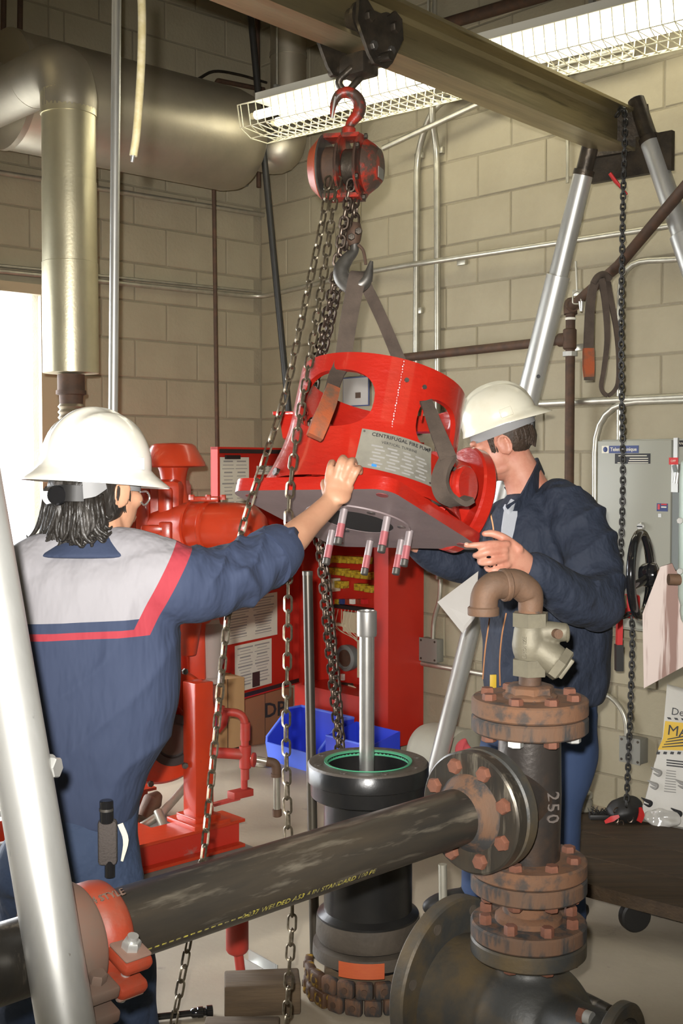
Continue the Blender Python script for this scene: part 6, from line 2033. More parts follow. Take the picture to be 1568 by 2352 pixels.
cl = mixc(navy, grey_, mul(torso_side, gt(hplane, 0.0)))
rb1 = mul(torso_side, mul(gt(hplane, -0.036), inv(gt(hplane, -0.021))))
cl = mixc(cl, redc, rb1)
cl = mixc(cl, redc, mul(stripe, gt(hplane, -0.036)))
L.new(cl, bs.inputs['Base Color'])
bs.inputs['Roughness'].default_value = 0.85
mps = N.new('ShaderNodeMapping'); mps.inputs['Rotation'].default_value = (0, 0.75, 0); mps.inputs['Scale'].default_value = (1, 1, 0.30)
L.new(tcn.outputs['Object'], mps.inputs['Vector'])
nzs = N.new('ShaderNodeTexNoise'); nzs.inputs['Scale'].default_value = 15; nzs.inputs['Detail'].default_value = 3
L.new(mps.outputs[0], nzs.inputs['Vector'])
bps = N.new('ShaderNodeBump'); bps.inputs['Strength'].default_value = 0.55; bps.inputs['Distance'].default_value = 0.03
L.new(nzs.outputs['Fac'], bps.inputs['Height']); L.new(bps.outputs[0], bs.inputs['Normal'])
put('shirt', me, shirt_mat, c, pm1, label='navy work shirt with grey yoke and red piping')
# rolled cuff and collar
MB().tube(curve([P(612, 1284, 2.755), P(636, 1266, 2.785), P(652, 1252, 2.805)], 4), lerpl([0.070, 0.0665, 0.058], 4), 28, up=UP).build('rolled_cuff', mat('navy_shirt_cloth', navy, 0.85, bump=0.3, bscale=30), pm1)
clr = MB()
rings(clr, [(222, 1222, 2.63, 0.066, 0.066), (218, 1244, 2.62, 0.085, 0.080), (212, 1268, 2.615, 0.125, 0.092), (210, 1276, 2.615, 0.130, 0.095)], 40, 4)
me = remesh(clr, 0.006, 3)
c = recentre(me)
put('collar', me, 'navy_shirt_cloth' if 'navy_shirt_cloth' in M else MATS['navy_shirt_cloth'], c, pm1)
# trousers
tr1 = MB()
rings(tr1, [(190, 1835, 2.615, 0.124, 0.112), (176, 1880, 2.62, 0.136, 0.118), (160, 1950, 2.62, 0.155, 0.128), (156, 2020, 2.62, 0.160, 0.128)], 44, 4)
tubep(tr1, [(215, 1970, 2.61, 0.098, 0.11), (240, 2080, 2.60, 0.090), (264, 2200, 2.585, 0.082), (284, 2370, 2.58, 0.078), (296, 2560, 2.60, 0.074), (300, 2640, 2.60, 0.072)], 28, 5)
tubep(tr1, [(92, 1970, 2.63, 0.098, 0.11), (82, 2080, 2.63, 0.090), (76, 2200, 2.64, 0.082), (70, 2370, 2.66, 0.078), (68, 2560, 2.68, 0.074), (68, 2620, 2.68, 0.072)], 28, 5)
me = remesh(tr1, 0.009, 4, lambda p, n: fold(p, 9, 0.008, (1, 1, 0.8)) + 0.003 * math.sin(p.z * 38 + p.x * 20))
c = recentre(me)
put('trousers', me, 'denim', c, pm1)
for px, y in ((303, 2.62), (68, 2.70)):
    q = P(px, 2640, y); q.z = 0.05
    bt = MB().ball(mx(q + V((0.02, 0.06, 0)), UP, V((0, 1, 0))), 0.14, 0.05, 0.05, 20, 12)
    bt.cyl(q - UP * 0.0 + V((0, 0, 0)), q + UP * 0.12, 0.05, n=18)
    me = remesh(bt, 0.007, 2); c = recentre(me)
    put('boot', me, 'rubber', c, pm1)
# belt pouch and torch
pz0, pz1 = P(247, 1985, 2.49), P(247, 1882, 2.49)
MB().box(mx((pz0 + pz1) / 2, V((0.15, -1, 0)), UP), pz1.z - pz0.z, 0.040, 0.028, 0.008).build('belt_pouch', mat('brown_knit', (0.075, 0.062, 0.055), 0.9, bump=0.5, bscale=200), pm1)
fls = thing('flashlight', P(250, 2012, 2.47), 'small black flashlight carried in a belt pouch on the left man', 'flashlight')
MB().cyl(P(252, 2014, 2.487), P(252, 1975, 2.487), 0.011, n=18, bev=0.001).build('tail', 'blackgloss', fls)
MB().cyl(P(245, 1890, 2.485), P(244, 1838, 2.485), 0.0145, n=20, bev=0.002).build('head', 'blackgloss', fls)
MB().cyl(P(244, 1862, 2.485), P(244, 1856, 2.485), 0.0152, n=20).build('bezel_ring', 'hook', fls)
tg_ = MB().strip(curve([P(276, 1892, 2.508), P(289, 1930, 2.508), P(280, 1978, 2.508)], 4), lerpl([0.012, 0.012, 0.005], 4), V((1, 0, 0.1)), 0.002)
tg_.build('pocket_tag', 'paper', pm1)
# hat, hair, spectacles
hat1, hhm = hard_hat(P(220, 1092, 2.66), V((0.62, 0.78, -0.075)), V((0.03, 0.02, 1)), True, 'hat', pm1, H=0.143, ax_=0.110, ay_=0.131)
suspension(hhm, hat1)
rp = MB()
for s in (0,):
    q = hhm @ V((0.055, -0.118, -0.018))
k1 = P(150, 1132, 2.57)
MB().cyl(P(118, 1140, 2.545), P(132, 1137, 2.505), 0.021, n=24, bev=0.004).build('ratchet_knob', 'blackgloss', hat1)
MB().strip(curve([P(112, 1132, 2.57), P(150, 1132, 2.518), P(194, 1134, 2.515)], 5), lerpl([0.030, 0.036, 0.032], 5), UP, 0.008).build('ratchet_band', 'rubber', hat1)
MB().strip(curve([P(190, 1124, 2.513), P(215, 1122, 2.52), P(242, 1114, 2.54)], 5), lerpl([0.040, 0.034, 0.016], 5), UP, 0.006).build('brow_band', 'webbing', hat1)
hb1 = MB()
hb1.ball(HM1 @ Matrix.Translation(V((0, -0.032, -0.012))), 0.088, 0.088, 0.098, 30, 20)
me = remesh(hb1, 0.005, 2)
hm_ = MB()
hm_.v = [v.co.copy() for v in me.vertices]; hm_.f = [tuple(p.vertices) for p in me.polygons]
random.seed(11)
for k in range(150):
    u = random.random()
    px = 102 + u * 134
    # lock roots under the hat, tips curling on the collar
    dep = 2.655 - 0.115 * math.sin(PI * min(1, max(0, (px - 88) / 205)))
    y0 = 1118 + random.uniform(0, 26)
    ln = 118 - 40 * max(0, (u - 0.75) / 0.25) + random.uniform(-22, 10)
    sway = random.uniform(-16, 16) - (14 if u < 0.3 else 0)
    curl = random.uniform(-16, 20)
    dd_ = random.uniform(-0.016, 0.004)
    pts = [P(px, y0, dep + 0.010), P(px + sway * 0.2, y0 + ln * 0.4, dep - 0.004 + dd_), P(px + sway * 0.7, y0 + ln * 0.8, dep - 0.002 + dd_), P(px + sway + curl, y0 + ln, dep + dd_), P(px + sway + curl * 1.6, y0 + ln - 6, dep + 0.006 + dd_)]
    hm_.tube(curve(pts, 4), lerpl([0.005, 0.0062, 0.0055, 0.0036, 0.0012], 4), 6)
for k in range(26):                       # sideburn and hair over the ear
    px = 262 + random.uniform(-8, 34)
    y0 = 1118 + random.uniform(0, 8)
    ln = random.uniform(22, 60) if px < 284 else random.uniform(14, 34)
    dep = 2.600 + (px - 262) * 0.0011
    cu_ = random.uniform(-10, 12)
    pts = [P(px, y0, dep), P(px + cu_ * 0.3, y0 + ln * 0.5, dep - 0.008), P(px + cu_, y0 + ln, dep - 0.003)]
    hm_.tube(curve(pts, 4), lerpl([0.0045, 0.0045, 0.001], 4), 6)
hm_.build('hair', 'hair', pm1, 70, 'long dark greying hair')
MB().tube(curve([P(322, 1130, 2.665), P(338, 1130, 2.70), P(343, 1146, 2.71), P(332, 1160, 2.695), P(322, 1152, 2.67)], 5), 0.0022, 6).build('spectacles', 'steel', pm1)

# ---------------------------------------------------------------- right man, side on
pm2 = thing('person', V((P(1240, 2000, 3.85).x, 3.85, 0)), 'man in dark navy jacket and cream hard hat steadying the pump head', 'person')
hf2 = V((-0.93, 0.12, -0.34)); hu2 = V((-0.28, 0.0, 0.96))
hc2 = P(1150, 1016, 3.85)
b2_ = MB()
HM2, r2, f2, u2 = head(b2_, hc2, hf2, hu2)
b2_.tube(curve([hc2 - u2 * 0.02 - f2 * 0.012, P(1190, 1075, 3.86), P(1206, 1110, 3.87), P(1226, 1165, 3.88), P(1240, 1220, 3.89)], 4), lerpl([0.058, 0.060, 0.066, 0.082, 0.10], 4), 20)
rings(b2_, [(1240, 1180, 3.88, 0.14, 0.09), (1255, 1260, 3.88, 0.17, 0.11), (1255, 1450, 3.88, 0.17, 0.11), (1250, 1600, 3.88, 0.165, 0.11), (1240, 1660, 3.88, 0.16, 0.11)], 28, 3, 0.5)
tubep(b2_, [(1330, 1190, 3.74, 0.055), (1362, 1300, 3.66, 0.050), (1378, 1385, 3.58, 0.046), (1330, 1375, 3.50, 0.042), (1270, 1340, 3.43, 0.036), (1218, 1305, 3.385, 0.031, 0.027)], 16)
tubep(b2_, [(1150, 1220, 4.0, 0.055), (1110, 1290, 3.95, 0.050), (1060, 1305, 3.88, 0.044), (1000, 1282, 3.82, 0.034), (972, 1262, 3.78, 0.028)], 16)
tubep(b2_, [(972, 1262, 3.78, 0.030, 0.02), (948, 1240, 3.74, 0.034, 0.018)], 12)
for k in range(4):
    tubep(b2_, [(948 - 6 * k, 1236 + 4 * k, 3.75, 0.0095), (930 - 6 * k, 1214 + 4 * k, 3.73, 0.009), (918 - 6 * k, 1206 + 4 * k, 3.71, 0.008)], 8)
tubep(b2_, [(960, 1244, 3.74, 0.012), (956, 1222, 3.72, 0.010), (950, 1212, 3.71, 0.009)], 8)
tubep(b2_, [(1300, 1640, 3.86, 0.070), (1306, 1745, 3.835, 0.055), (1284, 1860, 3.83, 0.045), (1288, 1980, 3.85, 0.04), (1300, 2110, 3.87, 0.036)], 18)
tubep(b2_, [(1190, 1640, 3.90, 0.070), (1152, 1760, 3.90, 0.055), (1122, 1900, 3.92, 0.045), (1106, 2040, 3.95, 0.04), (1100, 2110, 3.96, 0.036)], 18)
# left hand gripping the plate corner
tubep(b2_, [(1222, 1308, 3.385, 0.030, 0.025), (1192, 1288, 3.35, 0.040, 0.022), (1160, 1272, 3.325, 0.043, 0.019), (1150, 1268, 3.318, 0.040, 0.016)], 18, 4)
hand2 = [((1165, 1250, 3.315, 0.0105), (1128, 1249, 3.295, 0.0102), (1096, 1252, 3.285, 0.0092), (1070, 1253, 3.29, 0.0078)),
         ((1160, 1264, 3.305, 0.011), (1122, 1268, 3.285, 0.0108), (1098, 1274, 3.29, 0.0098), (1090, 1276, 3.31, 0.0085)),
         ((1160, 1282, 3.305, 0.0108), (1128, 1290, 3.285, 0.0105), (1108, 1293, 3.292, 0.0095), (1100, 1290, 3.315, 0.0082)),
         ((1166, 1298, 3.312, 0.0100), (1140, 1309, 3.295, 0.0096), (1123, 1309, 3.302, 0.0086), (1116, 1304, 3.322, 0.0075)),
         ((1190, 1262, 3.335, 0.016), (1160, 1238, 3.335, 0.0130), (1132, 1226, 3.335, 0.0115), (1112, 1226, 3.335, 0.0090))]
for fp in hand2:
    tubep(b2_, list(fp), 12, 4)
me = remesh(b2_, 0.0045, 3)
c = recentre(me)
put('body', me, 'skin_red', c, pm2)
MB().ball(mx(P(1071, 1249, 3.283), V((0, -1, 0.6)), V((1, 0, 0))), 0.006, 0.0045, 0.0015, 10, 6).build('finger_nail', 'nail', pm2)
# jacket
jk = MB()
rings(jk, [(1238, 1130, 3.87, 0.10, 0.085), (1246, 1165, 3.87, 0.165, 0.115), (1250, 1220, 3.87, 0.205, 0.145), (1252, 1320, 3.87, 0.220, 0.165), (1254, 1440, 3.87, 0.222, 0.170), (1256, 1540, 3.87, 0.212, 0.165), (1252, 1600, 3.87, 0.200, 0.160), (1246, 1616, 3.87, 0.196, 0.156)], 56, 5, 0.45)
tubep(jk, [(1284, 1158, 3.80, 0.085), (1322, 1200, 3.75, 0.092), (1358, 1285, 3.68, 0.090), (1374, 1360, 3.61, 0.086), (1364, 1392, 3.56, 0.080)], 28, 5)
tubep(jk, [(1376, 1374, 3.58, 0.084), (1340, 1382, 3.52, 0.078), (1292, 1358, 3.46, 0.070), (1250, 1330, 3.42, 0.062), (1226, 1314, 3.395, 0.056)], 26, 5)
tubep(jk, [(1170, 1200, 3.98, 0.085), (1128, 1275, 3.95, 0.072), (1080, 1300, 3.90, 0.060), (1020, 1286, 3.84, 0.050), (974, 1266, 3.79, 0.042), (946, 1246, 3.755, 0.036)], 24, 5)
def jk_disp(p, n):
    d = fold(p, 9, 0.010)
    sh2, el2_ = P(1340, 1200, 3.74), P(1378, 1375, 3.59)
    a = (el2_ - sh2).normalized()
    s = (p - sh2).dot(a)
    q = p - sh2 - a * s
    if q.length < 0.14 and p.y < 3.76:
        d += 0.013 * ((1 - abs(math.sin(s * 24 + 1.0 * math.sin(q.x * 18) + 1.6 * mnoise.noise(p * 6)))) ** 1.7 - 0.3) + fold(p, 20, 0.005)
    return d
me = remesh(jk, 0.009, 4, jk_disp)
c = recentre(me)
put('jacket', me, 'jacket', c, pm2)
# jacket collar, shirt front, zip
cj = MB().strip(curve([P(1164, 1172, 3.72), P(1196, 1156, 3.735), P(1222, 1118, 3.78), P(1240, 1080, 3.85), P(1236, 1070, 3.92), P(1205, 1092, 3.96), P(1165, 1130, 3.95)], 6), lerpl([0.030, 0.046, 0.058, 0.058, 0.055, 0.05, 0.04], 6), [V((-0.45, -0.5, 0.9))] * 37, 0.007)
cj.build('jacket_collar', 'jacket', pm2, 60)
sf_ = MB().strip(curve([P(1180, 1150, 3.745), P(1172, 1180, 3.722), P(1166, 1214, 3.712), P(1162, 1240, 3.705)], 5), lerpl([0.024, 0.046, 0.044, 0.036], 5), V((0.9, 0.4, 0.1)), 0.006)
sf_.build('shirt_front', 'undershirt', pm2, 60)
sf2 = MB().strip(curve([P(1158, 1162, 3.735), P(1166, 1176, 3.715), P(1184, 1158, 3.725)], 4), 0.016, V((0.2, -0.3, 1)), 0.004)
sf2.build('shirt_collar', 'undershirt', pm2, 60)
def jpt(px, py):
    return px, py
zp = MB()
ztooth = mat('copper_zip', (0.30, 0.14, 0.06), 0.4, 0.7)
for xs in (((1126, 1180), (1132, 1210), (1134, 1240)), ((1162, 1408), (1152, 1460), (1147, 1520), (1148, 1575)), ((1124, 1420), (1114, 1490), (1108, 1560))):
    pts = curve([P(x, y, 3.66) for x, y in xs], 6)
    MB().strip(pts, 0.004, V((1, 0, 0)), 0.003).build('zip', ztooth, pm2)
# trousers and boots
jn = MB()
rings(jn, [(1248, 1590, 3.87, 0.180, 0.14), (1244, 1660, 3.87, 0.185, 0.14), (1240, 1700, 3.87, 0.18, 0.13)], 40, 4, 0.4)
tubep(jn, [(1306, 1640, 3.84, 0.098), (1310, 1740, 3.83, 0.086), (1284, 1860, 3.83, 0.074), (1288, 1980, 3.85, 0.068), (1300, 2105, 3.87, 0.068)], 26, 5)
tubep(jn, [(1192, 1640, 3.90, 0.098), (1152, 1760, 3.90, 0.086), (1122, 1900, 3.92, 0.076), (1106, 2040, 3.95, 0.070), (1100, 2095, 3.96, 0.070)], 26, 5)
me = remesh(jn, 0.009, 4, lambda p, n: fold(p, 9, 0.008))
c = recentre(me)
put('trousers', me, 'jeans', c, pm2)
for px, y in ((1304, 3.87), (1098, 3.96)):
    q = P(px, 2130, y); q.z = 0.05
    bt = MB().ball(mx(q + V((-0.06, -0.02, 0)), UP, V((1, 0.3, 0))), 0.14, 0.05, 0.05, 20, 12)
    bt.cyl(q, q + UP * 0.12, 0.055, n=18)
    me = remesh(bt, 0.007, 2); c = recentre(me)
    put('boot', me, 'rubber', c, pm2)
# cap-style hat worn backwards
bk = V((0.93, -0.05, 0.36))
hat2, hhm2 = hard_hat(P(1149, 974, 3.85), bk, V((-0.34, 0.0, 0.94)), False, 'hat2', pm2, H=0.128, ax_=0.108, ay_=0.122)
suspension(hhm2, hat2)
MB().strip(curve([P(1188, 965, 3.775), P(1212, 968, 3.80), P(1222, 976, 3.85)], 5), lerpl([0.030, 0.026, 0.022], 5), UP, 0.005).build('nape_strap', 'webbing', hat2)
MB().box(mx(P(1220, 984, 3.83), V((1, -0.3, 0)), UP), 0.060, 0.035, 0.022, 0.008).build('ratchet', 'rubber', hat2)
hp = MB()
hp.ball(HM2 @ Matrix.Translation(V((0, -0.030, 0.020))), 0.080, 0.082, 0.086, 26, 16)
random.seed(5)
for k in range(90):
    t = random.uniform(-1.15, 1.15)
    yb_ = -0.10 + 0.10 * (1 - math.cos(t)) * 0.9
    s = math.sin(t) * 0.080
    z0, z1 = 0.02, -0.055 + 0.012 * random.random() + 0.03 * abs(t) / 1.2
    a = HM2 @ V((s, -0.012 - 0.100 * math.cos(t), z0)); b = HM2 @ V((s * 0.98, -0.012 - 0.097 * math.cos(t), (z0 + z1) / 2)); d_ = HM2 @ V((s * 0.88, -0.012 - 0.085 * math.cos(t), z1))
    hp.tube(curve([a, b, d_], 3), lerpl([0.006, 0.007, 0.002], 3), 6)
for s in (-1, 1):
    for k in range(10):
        y_ = 0.012 + 0.022 * random.random()
        a = HM2 @ V((s * 0.069, y_, 0.03)); b = HM2 @ V((s * 0.064, y_ + 0.004, -0.012 - 0.016 * random.random()))
        hp.tube([a, b], [0.006, 0.002], 6)
hp.build('hair', 'hairb', pm2, 70, 'short dark brown hair')
# sheet hanging under his far arm
shp_ = [P(1004, 1383, 3.74), P(1061, 1454, 3.72), P(1090, 1420, 3.72), P(1098, 1312, 3.76)]
n_ = (shp_[1] - shp_[0]).cross(shp_[3] - shp_[0]).normalized() * 0.003
mb = MB().add(shp_ + [q + n_ for q in shp_], [(0, 1, 2, 3), (7, 6, 5, 4), (0, 4, 5, 1), (1, 5, 6, 2), (2, 6, 7, 3), (3, 7, 4, 0)])
tag(mb.build('paper_sheet', 'sheet', None, 0), 'pale card sheet held under the jacketed man’s far arm', 'sheet')
bxk = MB().box(mx(P(1132, 1568, 3.66), V((0.2, -1, 0)), UP), 0.05, 0.02, 0.006, 0.001)
tag(bxk.build('yellow_rule', mat('yellow_tape_measure', (0.55, 0.36, 0.03), 0.5)), 'yellow folding rule sticking out at the hem of the dark jacket', 'rule')
# ================================================================ RIGHT SIDE: starter cabinet, wheel valve, board, sack, dolly
gl = 0.30
ga0 = WR(1372, 1010, gl); ga1 = WR(1541, 1010, gl)
gr0, gr1 = (ga0 - C0).dot(RD), (ga1 - C0).dot(RD)
gz1, gz0 = ga0.z, WR(1372, 1440, gl).z
gc_ = thing('starter_cabinet', C0 + RD * ((gr0 + gr1) / 2) + LD * gl / 2 + UP * gz0, 'grey steel motor starter cabinet with blue brand label on the right wall', 'cabinet')
def gbox(name, r0, r1, l0, l1, z0, z1, m, parent, bev=0.0):
    mm = Matrix((RD, LD, UP)).transposed().to_4x4()
    mm.translation = C0 + RD * ((r0 + r1) / 2) + LD * ((l0 + l1) / 2) + UP * ((z0 + z1) / 2)
    return MB().box(mm, r1 - r0, l1 - l0, z1 - z0, bev).build(name, m, parent, 0 if not bev else 40)
gbox('body', gr0 + 0.005, gr1 + 0.14, 0.005, gl - 0.02, gz0, gz1, 'cabinet', gc_, 0.004)
gd_ = gbox('door', gr0, gr1, gl - 0.02, gl, gz0 + 0.01, gz1 - 0.005, 'cabinet', gc_, 0.004)
gbox('side_rail', gr1 + 0.004, gr1 + 0.14, gl - 0.025, gl - 0.005, gz0, WR(1541, 1130, gl).z, 'cabinet2', gc_)
def gp(px, py, o=0.001):
    return WR(px, py, gl + o)
def label_rect(px0, py0, px1, py1, name, m, parent, o=0.001):
    a, b, c = gp(px0, py0, o), gp(px1, py0, o), gp(px0, py1, o)
    mm = Matrix((RD, LD, UP)).transposed().to_4x4()
    ctr = (a + b) / 2; ctr.z = (a.z + c.z) / 2
    mm.translation = ctr
    return MB().box(mm, (b - a).length, 0.002, a.z - c.z).build(name, m, parent, 0), ctr
l_, _c1 = label_rect(1382, 1024, 1398, 1041, 'logo_square', 'paper', gd_)
MB().lathe(mx(_c1 + LD * 0.001, LD), [(0.0, 0.0012), (0.009, 0.0012), (0.011, 0.0)], 20).build('logo_mark', 'bluetape', gd_)
l_, ctr = label_rect(1398, 1024, 1466, 1041, 'brand_label', 'bluetape', gd_)
put_text('Telemecanique', 0.0205, ctr + LD * 0.0015, RD, UP, 'paper', gd_, 'brand_lettering', 0.0004, True)
l_, ctr = label_rect(1412, 1042, 1493, 1065, 'rating_label', 'ink', gd_)
for k, (y, x0, x1) in enumerate(((1046, 1420, 1485), (1052, 1446, 1488), (1057, 1444, 1488), (1062, 1418, 1428), (1062, 1442, 1488))):
    label_rect(x0, y, x1, y + 2, 'rating_line', 'paper', gd_, 0.0025)
l_, ctr = label_rect(1508, 1156, 1533, 1174, 'notice_label', 'bluetape', gd_)
label_rect(1518, 1157, 1531, 1160, 'notice_print', 'redlabel', gd_, 0.0025)
label_rect(1510, 1158, 1515, 1170, 'notice_print', 'pink', gd_, 0.0025)
label_rect(1518, 1163, 1530, 1166, 'notice_print', 'paper', gd_, 0.0025)
kp = gp(1474, 1209)
MB().lathe(mx(kp, LD), [(0.016, 0), (0.016, 0.012), (0.012, 0.016), (0.0, 0.016)], 24).build('door_lock', 'galv', gd_)
MB().box(mx(kp + LD * 0.017, LD, RD), 0.024, 0.005, 0.003).build('lock_slot', 'ink', gd_, 0)
MB().box(mx(gp(1515, 1184), LD, RD), 0.014, 0.014, 0.004).build('screw_plate', 'galv', gd_, 0)
hnd = C0 + RD * (gr1 + 0.03) + LD * (gl + 0.012)
def hz(py):
    return WR(1545, py, gl).z
MB().bar(V((hnd.x, hnd.y, hz(1060))), V((hnd.x, hnd.y, hz(1006))), 0.012, 0.018, RD).build('handle_strip', 'galv', gc_, 0)
MB().bar(V((hnd.x, hnd.y, hz(1130))), V((hnd.x, hnd.y, hz(1066))), 0.02, 0.03, RD).build('handle_bracket', 'galv', gc_, 0)
l_, ctr = label_rect(1546, 1012, 1590, 1026, 'danger_label', 'ink', gc_, 0.002)
put_text('DANGER', 0.014, ctr + LD * 0.002, RD, UP, 'paper', gc_, 'danger_lettering', 0.0004)
l_, ctr = label_rect(1536, 1051, 1557, 1067, 'off_tag', 'redlabel', gc_, 0.022)
put_text('OFF', 0.013, ctr + LD * 0.002, RD, UP, 'paper', gc_, 'tag_lettering', 0.0004)
MB().bar(gp(1548, 1068, 0.02), gp(1552, 1084, 0.02), 0.012, 0.015, RD).build('padlock', 'cabinet2', gc_, 0)
MB().cyl(gp(1556, 1085, 0.02), gp(1553, 1110, 0.02), 0.014, n=14).build('handle_grip', 'galv', gc_)
# notice on the wall seen through the pump-head windows
nt_ = thing('wall_notice', WR(822, 930, 0.01), 'small blue-edged notice on the wall seen through the pump head', 'notice')
a, b, c_ = WR(788, 868, 0.012), WR(848, 862, 0.012), WR(788, 935, 0.012)
for nm, m_, ins, o in (('backing', 'bluetape', 0.0, 0.0), ('sheet', 'sheet', 0.012, 0.003)):
    mm = Matrix((RD, LD, UP)).transposed().to_4x4()
    ctr = (a + b) / 2; ctr.z = (a.z + c_.z) / 2
    mm.translation = ctr + LD * o
    MB().box(mm, (b - a).length - ins, 0.004, a.z - c_.z - ins).build(nm, m_, nt_, 0)
mm.translation = ctr + LD * 0.0055 + RD * 0.02 - UP * 0.02
MB().box(mm, 0.04, 0.002, 0.03).build('picture', 'rustpipe', nt_, 0)
# wheel valve
vy = 3.62
wh = thing('wheel_valve', P(1500, 1330, vy), 'mint-painted valve with glossy black handwheel at the right edge', 'valve')
wc = P(1471, 1320, vy)
wn = V((0.89, -0.455, 0.02)).normalized()
wx, wy, _w = frame(wn, UP)
R_ = 0.126
rim = [wc + (wx * math.cos(t) + wy * math.sin(t)) * R_ for t in [2 * PI * k / 64 for k in range(64)]]
whl = MB().tube(rim, 0.0135, 14, closed=True).build('handwheel', 'blackgloss', wh)
for k in range(3):
    t = math.radians(-18 + 120 * k)
    e = wc + (wx * math.cos(t) + wy * math.sin(t)) * R_
    MB().tube(curve([wc + wn * 0.028, wc + (e - wc) * 0.5 + wn * 0.020, e], 5), lerpl([(0.018, 0.012), (0.014, 0.009), (0.012, 0.009)], 5), 10).build('spoke', 'blackgloss', whl)
MB().lathe(mx(wc - wn * 0.004, wn), [(0.0, 0.0), (0.026, 0.002), (0.034, 0.012), (0.040, 0.034), (0.036, 0.050), (0.024, 0.056), (0.0, 0.058)], 32).build('hub', 'blackgloss', whl)
MB().cyl(wc + wn * 0.05, wc + wn * 0.20, 0.0165, n=20).build('stem', 'elbow', wh)
mc = P(1608, 1265, 3.48)
MB().lathe(Matrix.Translation(V((mc.x, mc.y, 0))), [(0.03, P(1600, 1040, 3.48).z), (0.058, P(1600, 1062, 3.48).z), (0.062, P(1600, 1100, 3.48).z), (0.062, P(1600, 1370, 3.48).z), (0.055, P(1600, 1392, 3.48).z)], 36).build('yoke', 'mint', wh)
pd0 = V((mc.x, mc.y, P(1600, 1388, 3.48).z))
MB().tube(curve([pd0 + UP * 0.02, pd0 - UP * 0.04, pd0 + V((0.10, 0.02, -0.10)), pd0 + V((0.24, 0.04, -0.14)), V((pd0.x + 0.30, pd0.y + 0.05, 0.3)), V((pd0.x + 0.30, pd0.y + 0.05, 0.0))], 6), 0.05, 24).build('pedestal', 'mint', wh)
for py in (1196, 1312):
    q = P(1562, py, 3.445)
    MB().hexnut(q, V((-0.5, -0.8, 0)), 0.010, 0.008, 0.2, 0.002).build('bolt', 'galv', wh)
# pale painted board standing in front of it
by_ = 3.52
bpts = [(1516, 1302), (1543, 1294), (1551, 1312), (1640, 1300), (1640, 1492), (1478, 1581), (1475, 1410)]
bmid = P(1540, 1420, by_)
bnrm = V((-0.28, -0.96, 0)).normalized()
poly3 = [on_plane(x, y, bmid, bnrm) for x, y in bpts]
th = -bnrm * 0.018
n = len(poly3)
mb = MB().add(poly3 + [q + th for q in poly3], [tuple(range(n)), tuple(reversed(range(n, 2 * n)))] + [(i, (i + 1) % n, n + (i + 1) % n, n + i) for i in range(n)])
tag(mb.build('painted_board', 'board', None, 0), 'stained pinkish-white board with cut corners at the right edge', 'board')
MB()
q0 = on_plane(1524, 1327, bmid + bnrm * 0.001, bnrm)
sp_ = MB().cyl(q0 + V((0.0, -0.05, 0)), q0 + V((0.12, -0.045, -0.004)), 0.0165, n=18)
tag(sp_.build('shaft_stub', 'elbow'), 'short brown round shaft in front of the stained board', 'shaft')
# bolt-cutter handle
bcut = thing('bolt_cutter', P(1425, 1540, 4.55), 'red tool handle with black grip behind the jacketed man', 'tool')
MB().bar(P(1421, 1482, 4.55), P(1423, 1400, 4.55), 0.03, 0.02).build('shank', 'redlabel', bcut, 0)
MB().bar(P(1421, 1540, 4.55), P(1421, 1480, 4.55), 0.036, 0.028).build('grip', 'rubber', bcut, 0)
MB().box(mx(P(1440, 1392, 4.56), V((0, -1, 0)), V((1, 0, 0))), 0.09, 0.09, 0.05, 0.01).build('head', 'redlabel', bcut)
MB().box(mx(P(1432, 1382, 4.53), V((0, -1, 0)), V((1, 0, 0))), 0.02, 0.05, 0.01, 0.002).build('pivot', 'cream', bcut)
# plank dolly
dz_ = 0.145
dcs = [FL(1313, 1855, dz_), FL(1640, 1918, dz_), FL(1640, 2105, dz_), FL(1338, 2028, dz_)]
dl = thing('plank_dolly', (dcs[0] + dcs[2]) / 2 - UP * dz_, 'dark oiled timber dolly on casters at lower right', 'dolly')
for k in range(3):
    t0, t1 = k / 3 + 0.004, (k + 1) / 3 - 0.004
    tp_ = [dcs[0].lerp(dcs[3], t0), dcs[1].lerp(dcs[2], t0), dcs[1].lerp(dcs[2], t1), dcs[0].lerp(dcs[3], t1)]
    vs = tp_ + [q - UP * 0.045 for q in tp_]
    MB().add(vs, [(0, 1, 2, 3), (7, 6, 5, 4), (0, 4, 5, 1), (1, 5, 6, 2), (2, 6, 7, 3), (3, 7, 4, 0)]).build('plank', 'darkplank', dl, 0)
for tx_, ty_ in ((0.42, 0.90), (0.9, 0.9), (0.12, 0.15), (0.9, 0.15)):
    a = dcs[0].lerp(dcs[1], tx_); b = dcs[3].lerp(dcs[2], tx_)
    q = a.lerp(b, ty_)
    w_ = V((0.25, -0.97, 0)).normalized()
    q = V((q.x, q.y, 0.052))
    MB().cyl(q - w_ * 0.018, q + w_ * 0.018, 0.052, n=28, bev=0.006).build('caster_wheel', 'rubber', dl)
    MB().box(q + UP * 0.045, 0.05, 0.06, 0.012).build('caster_plate', 'darksteel', dl, 0)
